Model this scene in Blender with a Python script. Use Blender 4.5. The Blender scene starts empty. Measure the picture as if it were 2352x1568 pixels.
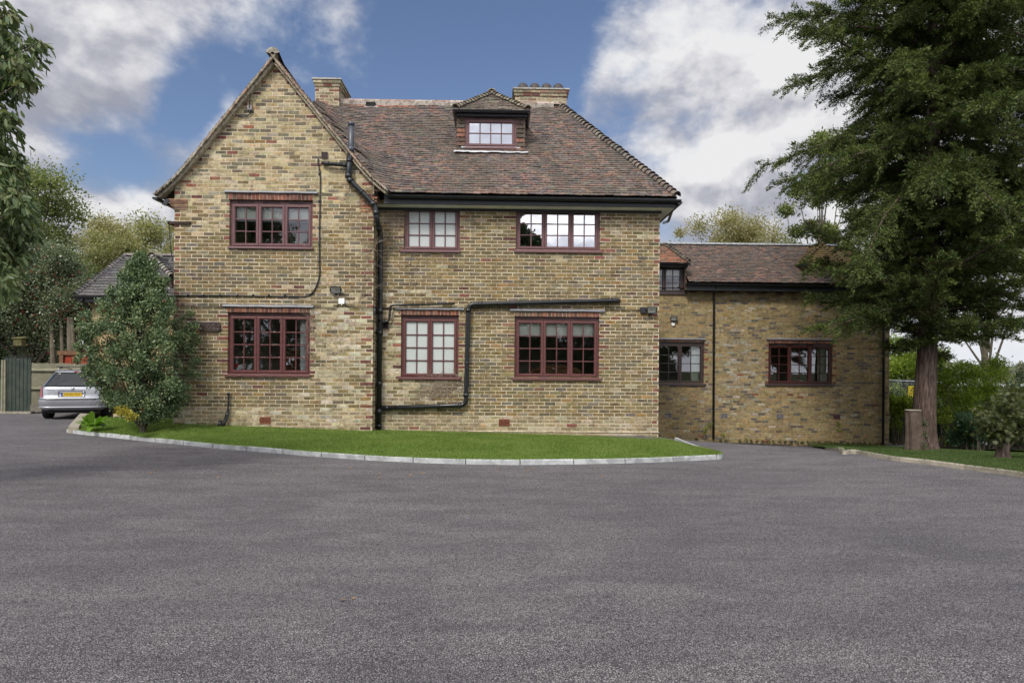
import bpy, math, random
import numpy as np
from mathutils import Vector, Matrix
random.seed(7); RNG = np.random.default_rng(7)
R = math.radians
scn = bpy.context.scene
COL = scn.collection

# ---------------------------------------------------------------- camera
F = 1500.0; CZ = 1.45
cam_d = bpy.data.cameras.new("camera"); cam = bpy.data.objects.new("camera", cam_d); COL.objects.link(cam)
scn.camera = cam
cam_d.sensor_width = 36; cam_d.lens = 36 * F / 2352; cam_d.shift_y = 61 / 2352
cam_d.clip_start = .05; cam_d.clip_end = 5000
ROT = Matrix.Rotation(R(-1.2), 3, 'Z') @ Matrix.Rotation(R(90), 3, 'X') @ Matrix.Rotation(R(.45), 3, 'Z')
cam.matrix_world = Matrix.Translation((0, 0, CZ)) @ ROT.to_4x4()

def ray(px, py):
    return ROT @ Vector(((px - 1176) / F, (784 - py + 61) / F, -1.0))
def P(px, py, Y):                       # photo point (2352 wide) on the vertical plane y = Y -> x, z
    d = ray(px, py); t = Y / d.y
    return d.x * t, CZ + d.z * t
def ground_z(x, y):
    if x < 3.2: k = 0.0
    else: k = min(1, (x - 3.2) / .9)
    xs = min(max((x - 4) / 5.0, 0), 1)
    ys = 13.3 - 3.8 * xs
    ze = -.76 - .21 * min(max((x - 4.6) / 7.0, 0), 1.6)
    t = (y - ys) / (20.1 - ys)
    if x < -7.6: return -.17 * min(1, max(0, (y - 14.6) / 3.5)) * min(1, (-7.6 - x) / 1.2)
    if t <= 0: z = 0
    elif t <= 1: z = ze * t
    else: z = ze - .035 * (y - 20.1)
    return z * k
def G(px, py):                          # photo point on the ground
    d = ray(px, py); t = 2.0
    while t < 400:
        p = d * t
        if CZ + p.z < ground_z(p.x, p.y): break
        t *= 1.004
    return Vector((p.x, p.y, ground_z(p.x, p.y)))

# ---------------------------------------------------------------- render look, world, sun
scn.view_settings.view_transform = 'Standard'; scn.view_settings.look = 'None'
scn.view_settings.exposure = 1.0; scn.view_settings.gamma = 1
SUN_EL, SUN_AZ = R(46), R(-28)          # azimuth measured from -Y (behind the camera) towards -X
world = bpy.data.worlds.new("World"); scn.world = world; world.use_nodes = True

class NT:
    """small helper for node trees"""
    def __init__(s, tree): s.t = tree; s.n = tree.nodes; s.l = tree.links
    def add(s, kind, **kw):
        n = s.n.new(kind)
        ins = kw.pop('ins', {})
        for k, v in kw.items(): setattr(n, k, v)
        for k, v in ins.items(): s.put(n, k, v)
        return n
    def put(s, n, k, v):
        sock = n.inputs[k]
        if isinstance(v, bpy.types.NodeSocket): s.l.new(v, sock)
        elif isinstance(v, bpy.types.Node): s.l.new(v.outputs[0], sock)
        else: sock.default_value = v
    def math(s, op, a, b=0.0, c=None, clamp=False):
        n = s.n.new('ShaderNodeMath'); n.operation = op; n.use_clamp = clamp
        s.put(n, 0, a); s.put(n, 1, b)
        if c is not None: s.put(n, 2, c)
        return n.outputs[0]
    def vmath(s, op, a, b=(0, 0, 0)):
        n = s.n.new('ShaderNodeVectorMath'); n.operation = op
        s.put(n, 0, a); s.put(n, 1, b)
        return n
    def mix(s, f, a, b, blend='MIX'):
        n = s.n.new('ShaderNodeMix'); n.data_type = 'RGBA'; n.blend_type = blend
        s.put(n, 0, f)
        for i, v in ((6, a), (7, b)):
            if isinstance(v, tuple) and len(v) == 3: v = (*v, 1)
            s.put(n, i, v)
        return n.outputs[2]
    def ramp(s, f, stops, interp='LINEAR'):
        n = s.n.new('ShaderNodeValToRGB'); s.put(n, 0, f); cr = n.color_ramp; cr.interpolation = interp
        while len(cr.elements) < len(stops): cr.elements.new(.5)
        for e, (p, c) in zip(cr.elements, stops):
            e.position = p; e.color = (c, c, c, 1) if isinstance(c, (int, float)) else (*c, 1)
        return n.outputs[0]
    def noise(s, scale, detail=3, rough=.5, vec=None, dist=0.0, out=0):
        n = s.n.new('ShaderNodeTexNoise'); s.put(n, 'Scale', scale); s.put(n, 'Detail', detail)
        s.put(n, 'Roughness', rough); s.put(n, 'Distortion', dist)
        if vec is not None: s.put(n, 'Vector', vec)
        return n.outputs[out]
    def smooth(s, v, a, b):
        n = s.n.new('ShaderNodeMapRange'); n.interpolation_type = 'SMOOTHSTEP'
        s.put(n, 0, v); s.put(n, 1, a); s.put(n, 2, b); s.put(n, 3, 0.0); s.put(n, 4, 1.0)
        return n.outputs[0]

def build_world():
    w = NT(world.node_tree); w.n.clear()
    tc = w.add('ShaderNodeTexCoord'); d = tc.outputs['Generated']
    sky = w.add('ShaderNodeTexSky', sky_type='NISHITA', sun_disc=False, sun_elevation=SUN_EL,
                sun_rotation=R(180) - SUN_AZ, altitude=50, air_density=1.2, dust_density=.8, ozone_density=2.5)
    skyc = w.mix(1.0, sky.outputs[0], (.050, .049, .054), 'MULTIPLY')
    # cloud banks standing in fixed directions of the sky, broken up by noise
    banks = [(130, 60, .9, 34), (430, 40, .9, 50), (640, 50, .95, 90), (560, 90, .6, 200), (700, 20, .7, 260), (500, 330, .5, 120), (250, 230, .8, 60), (380, 190, .45, 160),
             (180, 420, .8, 60), (360, 390, .75, 70), (470, 300, .45, 160), (20, 330, .5, 60), (330, 520, .8, 60), (540, 270, .45, 420), (440, 160, .5, 420),
             (1760, 180, .9, 60), (1640, 330, .9, 70), (1500, 400, .55, 120), (1830, 40, .7, 60), (1700, 480, .8, 40),
             (2050, 250, .8, 20), (2300, 500, .9, 16), (2300, 820, .9, 20), (1560, 500, .6, 80),
             (300, -500, .5, 12), (2400, -400, .5, 8)]
    holes = [(410, 255, .75, 900), (290, 372, .55, 700), (200, 350, .3, 900), (1130, 130, .7, 16), (900, 130, .4, 90), (540, 175, .55, 420), (700, 200, .4, 300), (1330, 250, .25, 110)]
    acc = 0.0
    for lst, sg in ((banks, 1), (holes, -1)):
        for px, py, amp, k in lst:
            c = ray(px, py).normalized()
            dt = w.vmath('DOT_PRODUCT', d, tuple(c)).outputs['Value']
            e = w.math('EXPONENT', w.math('MULTIPLY', w.math('SUBTRACT', dt, 1.0), float(k) * 1.35))
            acc = w.math('MULTIPLY_ADD', e, sg * amp, acc)
        if sg > 0: acc = w.math('MINIMUM', w.math('MULTIPLY', acc, 1.25), 1.15)
    sep = w.add('ShaderNodeSeparateXYZ', ins={0: d})
    behind = w.smooth(sep.outputs[1], .35, -.35)          # cloud added to the unseen sky behind the camera, to whiten window reflections
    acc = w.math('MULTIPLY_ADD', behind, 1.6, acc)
    up = w.smooth(sep.outputs[2], .55, .9)
    acc = w.math('MULTIPLY_ADD', up, .35, acc)
    wv = w.vmath('MULTIPLY', d, (1.0, 1.0, 1.45)).outputs[0]
    n1 = w.noise(5.6, 9, .54, wv, .12)
    n2 = w.noise(19, 6, .58, wv, .12)
    fb = w.math('ADD', w.math('MULTIPLY', w.math('SUBTRACT', n1, .5), 1.9), w.math('MULTIPLY', w.math('SUBTRACT', n2, .5), .75))
    dens = w.math('ADD', acc, fb)
    cover = w.smooth(dens, .26, .92)
    sh = w.noise(3.6, 7, .52, w.vmath('ADD', wv, (3.7, 1.2, .35)).outputs[0], .6)
    body = w.math('ADD', w.math('MULTIPLY', sh, 1.0), w.math('MULTIPLY', w.math('SUBTRACT', n2, .5), .22))
    n1s = w.noise(5.6, 9, .54, w.vmath('ADD', wv, (-.02, 0, .055)).outputs[0], .12)
    relief = w.math('SUBTRACT', n1, n1s)
    thick = w.smooth(dens, .45, 1.5)
    body = w.math('MULTIPLY_ADD', relief, 2.8, w.math('SUBTRACT', w.math('MULTIPLY_ADD', w.math('SUBTRACT', body, .5), .95, .57), w.math('MULTIPLY', thick, .12)))
    base_grey = w.math('MULTIPLY', w.smooth(sep.outputs[2], .30, .17), w.smooth(sep.outputs[2], .04, .16))
    body = w.math('SUBTRACT', body, w.math('MULTIPLY', base_grey, .20))
    ccol = w.ramp(body, [(.15, (.18, .185, .215)), (.36, (.235, .24, .27)), (.52, (.325, .325, .345)), (.72, (.42, .42, .425))])
    low = w.smooth(sep.outputs[2], .10, -.02)
    ccol = w.mix(low, ccol, (.40, .42, .45))
    # cloud brightness raised behind the camera and overhead, for ambient light and white reflections
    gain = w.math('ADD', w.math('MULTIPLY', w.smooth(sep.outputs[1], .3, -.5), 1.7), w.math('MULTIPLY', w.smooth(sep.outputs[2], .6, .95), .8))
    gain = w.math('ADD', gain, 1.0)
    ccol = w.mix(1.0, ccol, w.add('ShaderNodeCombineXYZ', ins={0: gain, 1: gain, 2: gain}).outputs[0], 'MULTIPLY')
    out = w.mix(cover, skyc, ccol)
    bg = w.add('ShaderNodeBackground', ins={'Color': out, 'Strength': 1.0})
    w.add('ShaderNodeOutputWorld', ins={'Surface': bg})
build_world()
sl = bpy.data.lights.new("sun", 'SUN'); sl.energy = 1.5; sl.angle = R(12); sl.color = (1, .95, .87)
sun = bpy.data.objects.new("sun", sl); COL.objects.link(sun)
sd = Vector((math.sin(SUN_AZ) * math.cos(SUN_EL), -math.cos(SUN_AZ) * math.cos(SUN_EL), math.sin(SUN_EL)))
sun.rotation_euler = (-sd).to_track_quat('-Z', 'Y').to_euler()

# ---------------------------------------------------------------- materials
def new_mat(name):
    m = bpy.data.materials.new(name); m.use_nodes = True; t = NT(m.node_tree); t.n.clear()
    return m, t
def finish(t, col, rough=.8, spec=.3, bump=None, bstr=.3, bdist=.01, metal=0.0, extra=None):
    ins = {'Base Color': (*col, 1) if isinstance(col, tuple) and len(col) == 3 else col, 'Roughness': rough, 'Metallic': metal, 'Specular IOR Level': spec}
    b = t.add('ShaderNodeBsdfPrincipled', ins=ins)
    if extra:
        for k, v in extra.items(): t.put(b, k, v)
    if bump is not None:
        bn = t.add('ShaderNodeBump', ins={'Height': bump, 'Strength': bstr, 'Distance': bdist})
        t.l.new(bn.outputs[0], b.inputs['Normal'])
    t.add('ShaderNodeOutputMaterial', ins={'Surface': b})
    return b
def simple(name, col, rough=.6, spec=.4, var=.12, scale=9, metal=0.0, bstr=.1, coat=0):
    m, t = new_mat(name)
    co = t.add('ShaderNodeTexCoord').outputs['Object']
    n = t.noise(scale, 5, .6, co); n2 = t.noise(scale * 9, 3, .6, co)
    f = t.math('ADD', t.math('MULTIPLY', n, .7), t.math('MULTIPLY', n2, .3))
    lo = tuple(c * (1 - var * 2) for c in col); hi = tuple(min(1, c * (1 + var * 2)) for c in col)
    c = t.ramp(f, [(.3, lo), (.7, hi)])
    r = t.math('MULTIPLY_ADD', n, .25, rough - .12)
    finish(t, c, r, spec, n2, bstr, .004, metal, {'Coat Weight': coat} if coat else None)
    return m

def mat_brick(name, grime, scale=1.0):
    m, t = new_mat(name)
    co = t.add('ShaderNodeTexCoord').outputs['Object']
    at = t.add('ShaderNodeAttribute', attribute_name='Col').outputs['Color']
    n1 = t.noise(11, 6, .65, co, .4); n2 = t.noise(55, 4, .7, co); n3 = t.noise(.9, 5, .6, co)
    c = t.mix(t.smooth(n1, .44, .66), at, t.mix(1.0, at, (.58, .56, .52), 'MULTIPLY'))
    c = t.mix(t.smooth(n2, .56, .74), c, t.mix(1.0, at, (1.55, 1.5, 1.4), 'MULTIPLY'))
    c = t.mix(t.math('MULTIPLY', t.smooth(n3, .5, .72), grime), c, (.15, .125, .085))
    orange = t.noise(7.5, 3, .6, t.vmath('ADD', co, (3.1, 1.7, 5.2)).outputs[0], .6); grey_ = t.noise(9.5, 3, .6, t.vmath('ADD', co, (8.3, 4.7, 1.2)).outputs[0], .6)
    c = t.mix(t.math('MULTIPLY', t.smooth(orange, .56, .72), .75), c, t.mix(1.0, c, (1.30, .93, .55), 'MULTIPLY'))
    c = t.mix(t.math('MULTIPLY', t.smooth(grey_, .56, .70), .7), c, (.14, .13, .105))
    streak = t.noise(1.0, 5, .65, t.vmath('MULTIPLY', co, (5.5, 5.5, .55)).outputs[0], .3)
    c = t.mix(t.math('MULTIPLY', t.smooth(streak, .54, .74), .42), c, (.11, .095, .065))
    spots = t.noise(120, 2, .5, co)
    c = t.mix(t.smooth(spots, .68, .74), c, (.05, .045, .04))
    finish(t, c, .92, .15, t.math('ADD', n2, n1), .55, .006)
    return m
def mat_mortar(name, a, b):
    m, t = new_mat(name)
    co = t.add('ShaderNodeTexCoord').outputs['Object']
    n1 = t.noise(1.1, 6, .65, co); n2 = t.noise(24, 5, .7, co)
    c = t.mix(t.smooth(n1, .35, .65), (*b, 1), (*a, 1))
    c = t.mix(t.smooth(n2, .45, .7), c, t.mix(1.0, c, (.62, .60, .56), 'MULTIPLY'))
    n4 = t.noise(4.5, 4, .65, co, .5); streak = t.noise(1.0, 5, .65, t.vmath('MULTIPLY', co, (5.5, 5.5, .55)).outputs[0], .3)
    c = t.mix(t.smooth(n4, .48, .68), c, t.mix(1.0, c, (.60, .57, .52), 'MULTIPLY'))
    c = t.mix(t.math('MULTIPLY', t.smooth(streak, .54, .74), .5), c, t.mix(1.0, c, (.45, .42, .38), 'MULTIPLY'))
    finish(t, c, .95, .1, n2, .6, .008)
    return m
def mat_tile(name, lichen=(.33, .31, .2), amt=.5, spots=.67):
    m, t = new_mat(name)
    co = t.add('ShaderNodeTexCoord').outputs['Object']
    at = t.add('ShaderNodeAttribute', attribute_name='Col').outputs['Color']
    n1 = t.noise(14, 5, .65, co, .3); n2 = t.noise(70, 3, .7, co); n3 = t.noise(.9, 6, .65, co)
    c = t.mix(t.smooth(n1, .45, .62), at, t.mix(1.0, at, (.50, .48, .46), 'MULTIPLY'))
    c = t.mix(t.math('MULTIPLY', t.smooth(n3, .46, .64), amt), c, (.085, .078, .062))
    c = t.mix(t.math('MULTIPLY', t.smooth(n2, spots, spots + .05), .85), c, (*lichen, 1))
    finish(t, c, .88, .2, t.math('ADD', n1, n2), .5, .006)
    return m
M = {}
M['brick'] = mat_brick('old_stock_brick', .45)
M['brick_new'] = mat_brick('annexe_brick', .25)
M['mortar'] = mat_mortar('cream_lime_mortar', (.60, .52, .38), (.45, .38, .27))
M['mortar_tan'] = mat_mortar('tan_mortar', (.36, .29, .165), (.28, .225, .13))
M['tile'] = mat_tile('clay_tile')
M['tile_grey'] = mat_tile('concrete_tile', (.5, .5, .48), .3, .6)
M['tile_lichen'] = mat_tile('lichened_tile', (.34, .24, .04), .35, .50)
M['cement'] = mat_mortar('grey_cement', (.42, .40, .36), (.30, .29, .26))
M['lead'] = simple('weathered_lead', (.16, .165, .185), .5, .5, .22, 14)
M['lead_white'] = simple('bright_lead_flashing', (.55, .56, .58), .5, .5, .15, 10)
M['frame'] = simple('mahogany_window_frame', (.105, .036, .034), .42, .5, .16, 18)
M['frame_up'] = simple('faded_mahogany_frame', (.125, .058, .060), .5, .45, .14, 15)
M['frame_red'] = simple('red_mahogany_frame', (.050, .012, .009), .38, .5, .16, 15)
M['frame_dark'] = simple('dark_brown_frame', (.042, .026, .024), .42, .5, .16, 15)
M['plastic'] = simple('black_plastic', (.012, .013, .015), .30, .5, .2, 12)
M['plastic_matt'] = simple('faded_black_paint', (.020, .022, .026), .5, .4, .25, 6)
M['pvc_grey'] = simple('faded_grey_pipe', (.055, .062, .078), .38, .5, .18, 6)
M['soffit'] = simple('white_soffit_paint', (.80, .78, .74), .7, .3, .10, 4)
M['white'] = simple('white_paint', (.86, .86, .84), .5, .4, .06, 5)
M['blind'] = simple('cream_blind_cloth', (.90, .90, .80), .9, .1, .04, 3)
M['blind_edge'] = simple('blue_grey_blind_edge', (.33, .38, .42), .8, .2, .06, 3)
M['curtain'] = simple('pale_green_curtain', (.66, .70, .56), .9, .1, .08, 3)
M['room'] = simple('magnolia_room_wall', (.42, .38, .29), .9, .1, .05, 2)
M['wood'] = simple('brown_varnished_wood', (.20, .09, .035), .5, .4, .2, 9)
M['wood_old'] = simple('weathered_brown_board', (.055, .036, .030), .8, .2, .25, 16)
M['terracotta'] = simple('terracotta_vent', (.27, .10, .06), .85, .2, .15, 20)
M['vent_grey'] = simple('grey_plastic_vent', (.23, .21, .21), .7, .2, .12, 20)
M['black'] = simple('black_hole', (.006, .006, .006), .9, .1, .1, 9)
M['kerb'] = None
def mat_glass(name, refl, tint=(.92, .95, .94), rough=0.0):
    m, t = new_mat(name)
    co = t.add('ShaderNodeTexCoord').outputs['Object']
    g = t.add('ShaderNodeBsdfGlossy', ins={'Color': (.97, .98, 1, 1), 'Roughness': rough})
    bn = t.add('ShaderNodeBump', ins={'Height': t.noise(2.2, 2, .5, co), 'Strength': .035, 'Distance': .02})
    t.l.new(bn.outputs[0], g.inputs['Normal'])
    tr = t.add('ShaderNodeBsdfTransparent', ins={'Color': (*tint, 1)})
    lw = t.add('ShaderNodeFresnel', ins={'IOR': 1.5})
    f = t.math('MULTIPLY_ADD', lw.outputs[0], 1.0, refl, clamp=True)
    mx = t.add('ShaderNodeMixShader', ins={0: f, 1: tr, 2: g})
    t.add('ShaderNodeOutputMaterial', ins={'Surface': mx})
    return m
M['glass'] = mat_glass('window_glass', .065)
M['glass_bright'] = mat_glass('coated_window_glass', .48)
M['glass_dark'] = mat_glass('car_glass', .10, (.12, .13, .13))
def mat_frost():
    m, t = new_mat('obscured_glass')
    co = t.add('ShaderNodeTexCoord').outputs['Object']
    n = t.noise(60, 3, .6, co); n2 = t.noise(1.5, 3, .5, co)
    c = t.mix(n2, (.40, .43, .42), (.52, .55, .53))
    finish(t, c, .22, .6, n, .35, .004)
    return m
M['frost'] = mat_frost()

def mat_asphalt():
    m, t = new_mat('worn_asphalt')
    co = t.add('ShaderNodeTexCoord').outputs['Object']
    v = t.add('ShaderNodeTexVoronoi', ins={'Vector': co, 'Scale': 82.0, 'Randomness': 1.0})
    v2 = t.add('ShaderNodeTexVoronoi', ins={'Vector': co, 'Scale': 210.0})
    edge = t.add('ShaderNodeTexVoronoi', feature='DISTANCE_TO_EDGE', ins={'Vector': co, 'Scale': 82.0})
    cell = t.add('ShaderNodeSeparateColor', ins={0: v.outputs['Color']})
    n_b = t.noise(.30, 5, .6, co, .5); n_m = t.noise(1.7, 6, .65, t.vmath('MULTIPLY', co, (.55, 1.6, 1)).outputs[0], .5)
    n_f = t.noise(26, 5, .75, co)
    stone = t.ramp(cell.outputs[0], [(0, (.12, .114, .116)), (.35, (.205, .196, .197)), (.7, (.245, .233, .231)), (.93, (.275, .260, .256)), (1, (.31, .295, .285))])
    gap = t.smooth(edge.outputs['Distance'], .02, .20)
    base = t.mix(gap, (.038, .036, .039), stone)
    base = t.mix(t.smooth(n_f, .5, .72), base, t.mix(1.0, base, (.55, .55, .56), 'MULTIPLY'))
    tone = t.mix(t.smooth(n_m, .35, .65), (.84, .83, .85, 1), (1.14, 1.12, 1.11, 1))
    base = t.mix(1.0, base, tone, 'MULTIPLY')
    tone2 = t.mix(t.smooth(n_b, .35, .65), (.88, .88, .90, 1), (1.10, 1.07, 1.07, 1))
    base = t.mix(1.0, base, tone2, 'MULTIPLY')
    h = t.math('ADD', t.math('MULTIPLY', gap, .7), t.math('MULTIPLY', cell.outputs[1], .6))
    h = t.math('ADD', h, t.math('MULTIPLY', n_f, .5))
    finish(t, base, .78, .35, h, .75, .006)
    return m
M['asphalt'] = mat_asphalt()
def mat_ground(name, cols, s1=6, s2=60):
    m, t = new_mat(name)
    co = t.add('ShaderNodeTexCoord').outputs['Object']
    n = t.noise(s1, 6, .65, co); n2 = t.noise(s2, 4, .7, co)
    f = t.math('ADD', t.math('MULTIPLY', n, .6), t.math('MULTIPLY', n2, .4))
    c = t.ramp(f, [(.3, cols[0]), (.5, cols[1]), (.7, cols[2])])
    finish(t, c, .95, .1, n2, .6, .02)
    return m
M['turf'] = mat_ground('lawn_turf', [(.060, .105, .018), (.09, .155, .028), (.13, .205, .045)])
M['soil'] = mat_ground('dark_soil', [(.018, .014, .010), (.035, .028, .02), (.06, .048, .034)])
M['field'] = mat_ground('rough_grassland', [(.03, .045, .018), (.05, .065, .025), (.07, .085, .04)], .6, 5)
M['paving'] = mat_ground('grey_paving', [(.18, .17, .16), (.25, .24, .22), (.32, .30, .28)], 3, 30)
def mat_kerb(name, a, b):
    m, t = new_mat(name)
    co = t.add('ShaderNodeTexCoord').outputs['Object']
    rnd = t.add('ShaderNodeNewGeometry').outputs['Random Per Island']
    n = t.noise(5, 6, .65, co, .6); n2 = t.noise(60, 4, .7, co)
    c = t.mix(t.smooth(n, .35, .62), (*a, 1), (*b, 1))
    k = t.math('MULTIPLY_ADD', rnd, .35, .80)
    c = t.mix(1.0, c, t.add('ShaderNodeCombineXYZ', ins={0: k, 1: k, 2: k}).outputs[0], 'MULTIPLY')
    c = t.mix(t.smooth(n2, .55, .75), c, t.mix(1.0, c, (.7, .7, .68), 'MULTIPLY'))
    finish(t, c, .9, .2, n2, .4, .004)
    return m
M['kerb'] = mat_kerb('concrete_kerb_stone', (.28, .29, .29), (.45, .46, .46))
M['kerb_old'] = mat_kerb('old_kerb_stone', (.20, .18, .14), (.32, .29, .23))

def mat_leaf(name, cols, transl=.35, rough=.5, spec=.4):
    """leaves: each leaf (mesh island) takes its own colour from the plant's range"""
    m, t = new_mat(name)
    rnd = t.add('ShaderNodeNewGeometry').outputs['Random Per Island']
    co = t.add('ShaderNodeTexCoord').outputs['Object']
    big = t.noise(1.3, 3, .5, co)
    f = t.math('ADD', t.math('MULTIPLY', rnd, .75), t.math('MULTIPLY', t.math('SUBTRACT', big, .5), .9), clamp=True)
    f = t.math('ADD', f, .10, clamp=True)
    st = [(i / (len(cols) - 1), c) for i, c in enumerate(cols)]
    c = t.ramp(f, st)
    b = t.add('ShaderNodeBsdfPrincipled', ins={'Base Color': c, 'Roughness': rough, 'Specular IOR Level': spec})
    tl = t.add('ShaderNodeBsdfTranslucent', ins={'Color': t.mix(1.0, c, (1.25, 1.35, .7), 'MULTIPLY')})
    mx = t.add('ShaderNodeMixShader', ins={0: transl, 1: b, 2: tl})
    t.add('ShaderNodeOutputMaterial', ins={'Surface': mx})
    return m
def mat_bark(name, cols):
    m, t = new_mat(name)
    co = t.vmath('MULTIPLY', t.add('ShaderNodeTexCoord').outputs['Object'], (1, 1, .10)).outputs[0]
    n = t.noise(26, 6, .65, co, .6); n2 = t.noise(80, 4, .7, co)
    f = t.math('ADD', t.math('MULTIPLY', n, .7), t.math('MULTIPLY', n2, .3))
    finish(t, t.ramp(f, [(.36, cols[0]), (.5, cols[1]), (.64, cols[2])]), .95, .1, f, .9, .03)
    return m
M['bark'] = mat_bark('conifer_bark', [(.022, .015, .012), (.085, .060, .050), (.17, .13, .11)])
M['turf_shade'] = mat_ground('shade_tinted_turf', [(.030, .048, .014), (.045, .075, .020), (.07, .10, .035)])  # darker turf: the conifer's shade is put into its colour
M['bark_pale'] = mat_ground('pale_bark', [(.06, .05, .035), (.11, .095, .07), (.17, .15, .11)], 9, 45)
M['twig'] = simple('dead_twig', (.26, .21, .16), .9, .1, .2, 20)

# ---------------------------------------------------------------- objects
def tag(o, label=None, cat=None, group=None, kind=None):
    if label: o['label'] = label
    if cat: o['category'] = cat
    if group: o['group'] = group
    if kind: o['kind'] = kind
    return o
def thing(name, label, cat, loc=(0, 0, 0), group=None, rz=0.0):
    o = bpy.data.objects.new(name, None); COL.objects.link(o); o.location = loc; o.rotation_euler = (0, 0, rz)
    o.empty_display_size = .2
    return tag(o, label, cat, group)

class MB:
    def __init__(s): s.v = []; s.f = []; s.c = []; s.mi = []
    def face(s, idx, col=None, mi=0): s.f.append(tuple(idx)); s.c.append(col or (1, 1, 1)); s.mi.append(mi)
    def quad(s, a, b, c, d, col=None, mi=0):
        n = len(s.v); s.v += [tuple(a), tuple(b), tuple(c), tuple(d)]; s.face((n, n + 1, n + 2, n + 3), col, mi)
    def poly(s, pts, col=None, mi=0):
        n = len(s.v); s.v += [tuple(p) for p in pts]; s.face(range(n, n + len(pts)), col, mi)
    def hexa(s, p, col=None, mi=0, skip=()):   # p: 4 bottom then 4 top corners
        n = len(s.v); s.v += [tuple(q) for q in p]
        for k, q in enumerate(((3, 2, 1, 0), (4, 5, 6, 7), (0, 1, 5, 4), (1, 2, 6, 5), (2, 3, 7, 6), (3, 0, 4, 7))):
            if k in skip: continue
            s.face([n + i for i in q], col, mi)
    def box(s, x0, x1, y0, y1, z0, z1, col=None, mi=0, skip=()):
        s.hexa([(x0, y0, z0), (x1, y0, z0), (x1, y1, z0), (x0, y1, z0), (x0, y0, z1), (x1, y0, z1), (x1, y1, z1), (x0, y1, z1)], col, mi, skip)
    def prism(s, poly2, y0, y1, col=None, mi=0):     # polygon in x,z extruded along y
        n = len(poly2); a = len(s.v)
        s.v += [(x, y0, z) for x, z in poly2] + [(x, y1, z) for x, z in poly2]
        s.face(range(a, a + n), col, mi); s.face(range(a + 2 * n - 1, a + n - 1, -1), col, mi)
        for i in range(n):
            j = (i + 1) % n; s.face((a + i, a + n + i, a + n + j, a + j), col, mi)
    def prism_z(s, poly2, z0, z1, col=None, mi=0):
        n = len(poly2); a = len(s.v)
        s.v += [(x, y, z0) for x, y in poly2] + [(x, y, z1) for x, y in poly2]
        s.face(range(a + n - 1, a - 1, -1), col, mi); s.face(range(a + n, a + 2 * n), col, mi)
        for i in range(n):
            j = (i + 1) % n; s.face((a + i, a + j, a + n + j, a + n + i), col, mi)
    def tube(s, pts, r, seg=10, col=None, mi=0, cap=True):
        pts = [Vector(p) for p in pts]; rr = r if isinstance(r, (list, tuple)) else [r] * len(pts)
        rings = []; prev = None
        for i, p in enumerate(pts):
            if i == 0: t = pts[1] - p
            elif i == len(pts) - 1: t = p - pts[i - 1]
            else: t = (pts[i + 1] - p).normalized() + (p - pts[i - 1]).normalized()
            t = t.normalized() if t.length > 1e-9 else Vector((0, 0, 1))
            if prev is None:
                u = t.orthogonal().normalized()
            else:
                u = (prev - t * prev.dot(t)); u = u.normalized() if u.length > 1e-6 else t.orthogonal().normalized()
            prev = u; w = t.cross(u); a = len(s.v)
            for k in range(seg):
                an = 2 * math.pi * k / seg
                q = p + (u * math.cos(an) + w * math.sin(an)) * rr[i]; s.v.append(tuple(q))
            rings.append(a)
        for i in range(len(rings) - 1):
            a, b = rings[i], rings[i + 1]
            for k in range(seg):
                j = (k + 1) % seg; s.face((a + k, a + j, b + j, b + k), col, mi)
        if cap:
            s.face([rings[0] + k for k in range(seg)][::-1], col, mi); s.face([rings[-1] + k for k in range(seg)], col, mi)
    def build(s, name, mats, parent=None, smooth=False, bevel=0):
        me = bpy.data.meshes.new(name); me.from_pydata(s.v, [], s.f)
        for m in (mats if isinstance(mats, (list, tuple)) else [mats]): me.materials.append(m)
        me.polygons.foreach_set('material_index', s.mi)
        if any(c != (1, 1, 1) for c in s.c):
            lt = np.empty(len(me.polygons), dtype=np.int32); me.polygons.foreach_get('loop_total', lt)
            cc = np.repeat(np.array(s.c, dtype=np.float32), lt, axis=0)
            cc = np.concatenate([cc, np.ones((len(cc), 1), np.float32)], 1)
            at = me.color_attributes.new('Col', 'FLOAT_COLOR', 'CORNER'); at.data.foreach_set('color', cc.ravel())
        if smooth: me.polygons.foreach_set('use_smooth', [True] * len(me.polygons))
        me.update()
        o = bpy.data.objects.new(name, me); COL.objects.link(o)
        if parent is not None: o.parent = parent
        if bevel:
            b = o.modifiers.new('bevel', 'BEVEL'); b.width = bevel; b.segments = 2; b.limit_method = 'ANGLE'
        return o
def bend(pts, r=.08, n=5):
    """round the corners of a polyline"""
    pts = [Vector(p) for p in pts]; out = [pts[0]]
    for i in range(1, len(pts) - 1):
        a, b, c = pts[i - 1], pts[i], pts[i + 1]
        d1 = (a - b); d2 = (c - b); rr = min(r, d1.length * .45, d2.length * .45)
        p1 = b + d1.normalized() * rr; p2 = b + d2.normalized() * rr
        for k in range(n + 1):
            t = k / n; out.append(p1 * (1 - t) ** 2 + b * 2 * t * (1 - t) + p2 * t * t)
    out.append(pts[-1]); return out
rnd = random.random
def uni(a, b): return a + (b - a) * rnd()
def pick(cols):
    t = rnd() * sum(w for w, _ in cols)
    for w, c in cols:
        t -= w
        if t <= 0: break
    k = uni(.82, 1.18); return tuple(max(.004, v * k * uni(.94, 1.06)) for v in c)
PAL_MAIN = [(6, (.204, .156, .076)), (6, (.180, .142, .073)), (3, (.225, .172, .084)), (2.0, (.245, .162, .068)), (1.5, (.138, .115, .074)), (1.4, (.20, .175, .130)), (.3, (.14, .085, .06)), (.8, (.34, .29, .19))]
PAL_DARK = [(4, (.160, .130, .076)), (4, (.180, .143, .078)), (2, (.132, .112, .076)), (1.2, (.22, .16, .08)), (1.5, (.14, .122, .10))]
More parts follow.
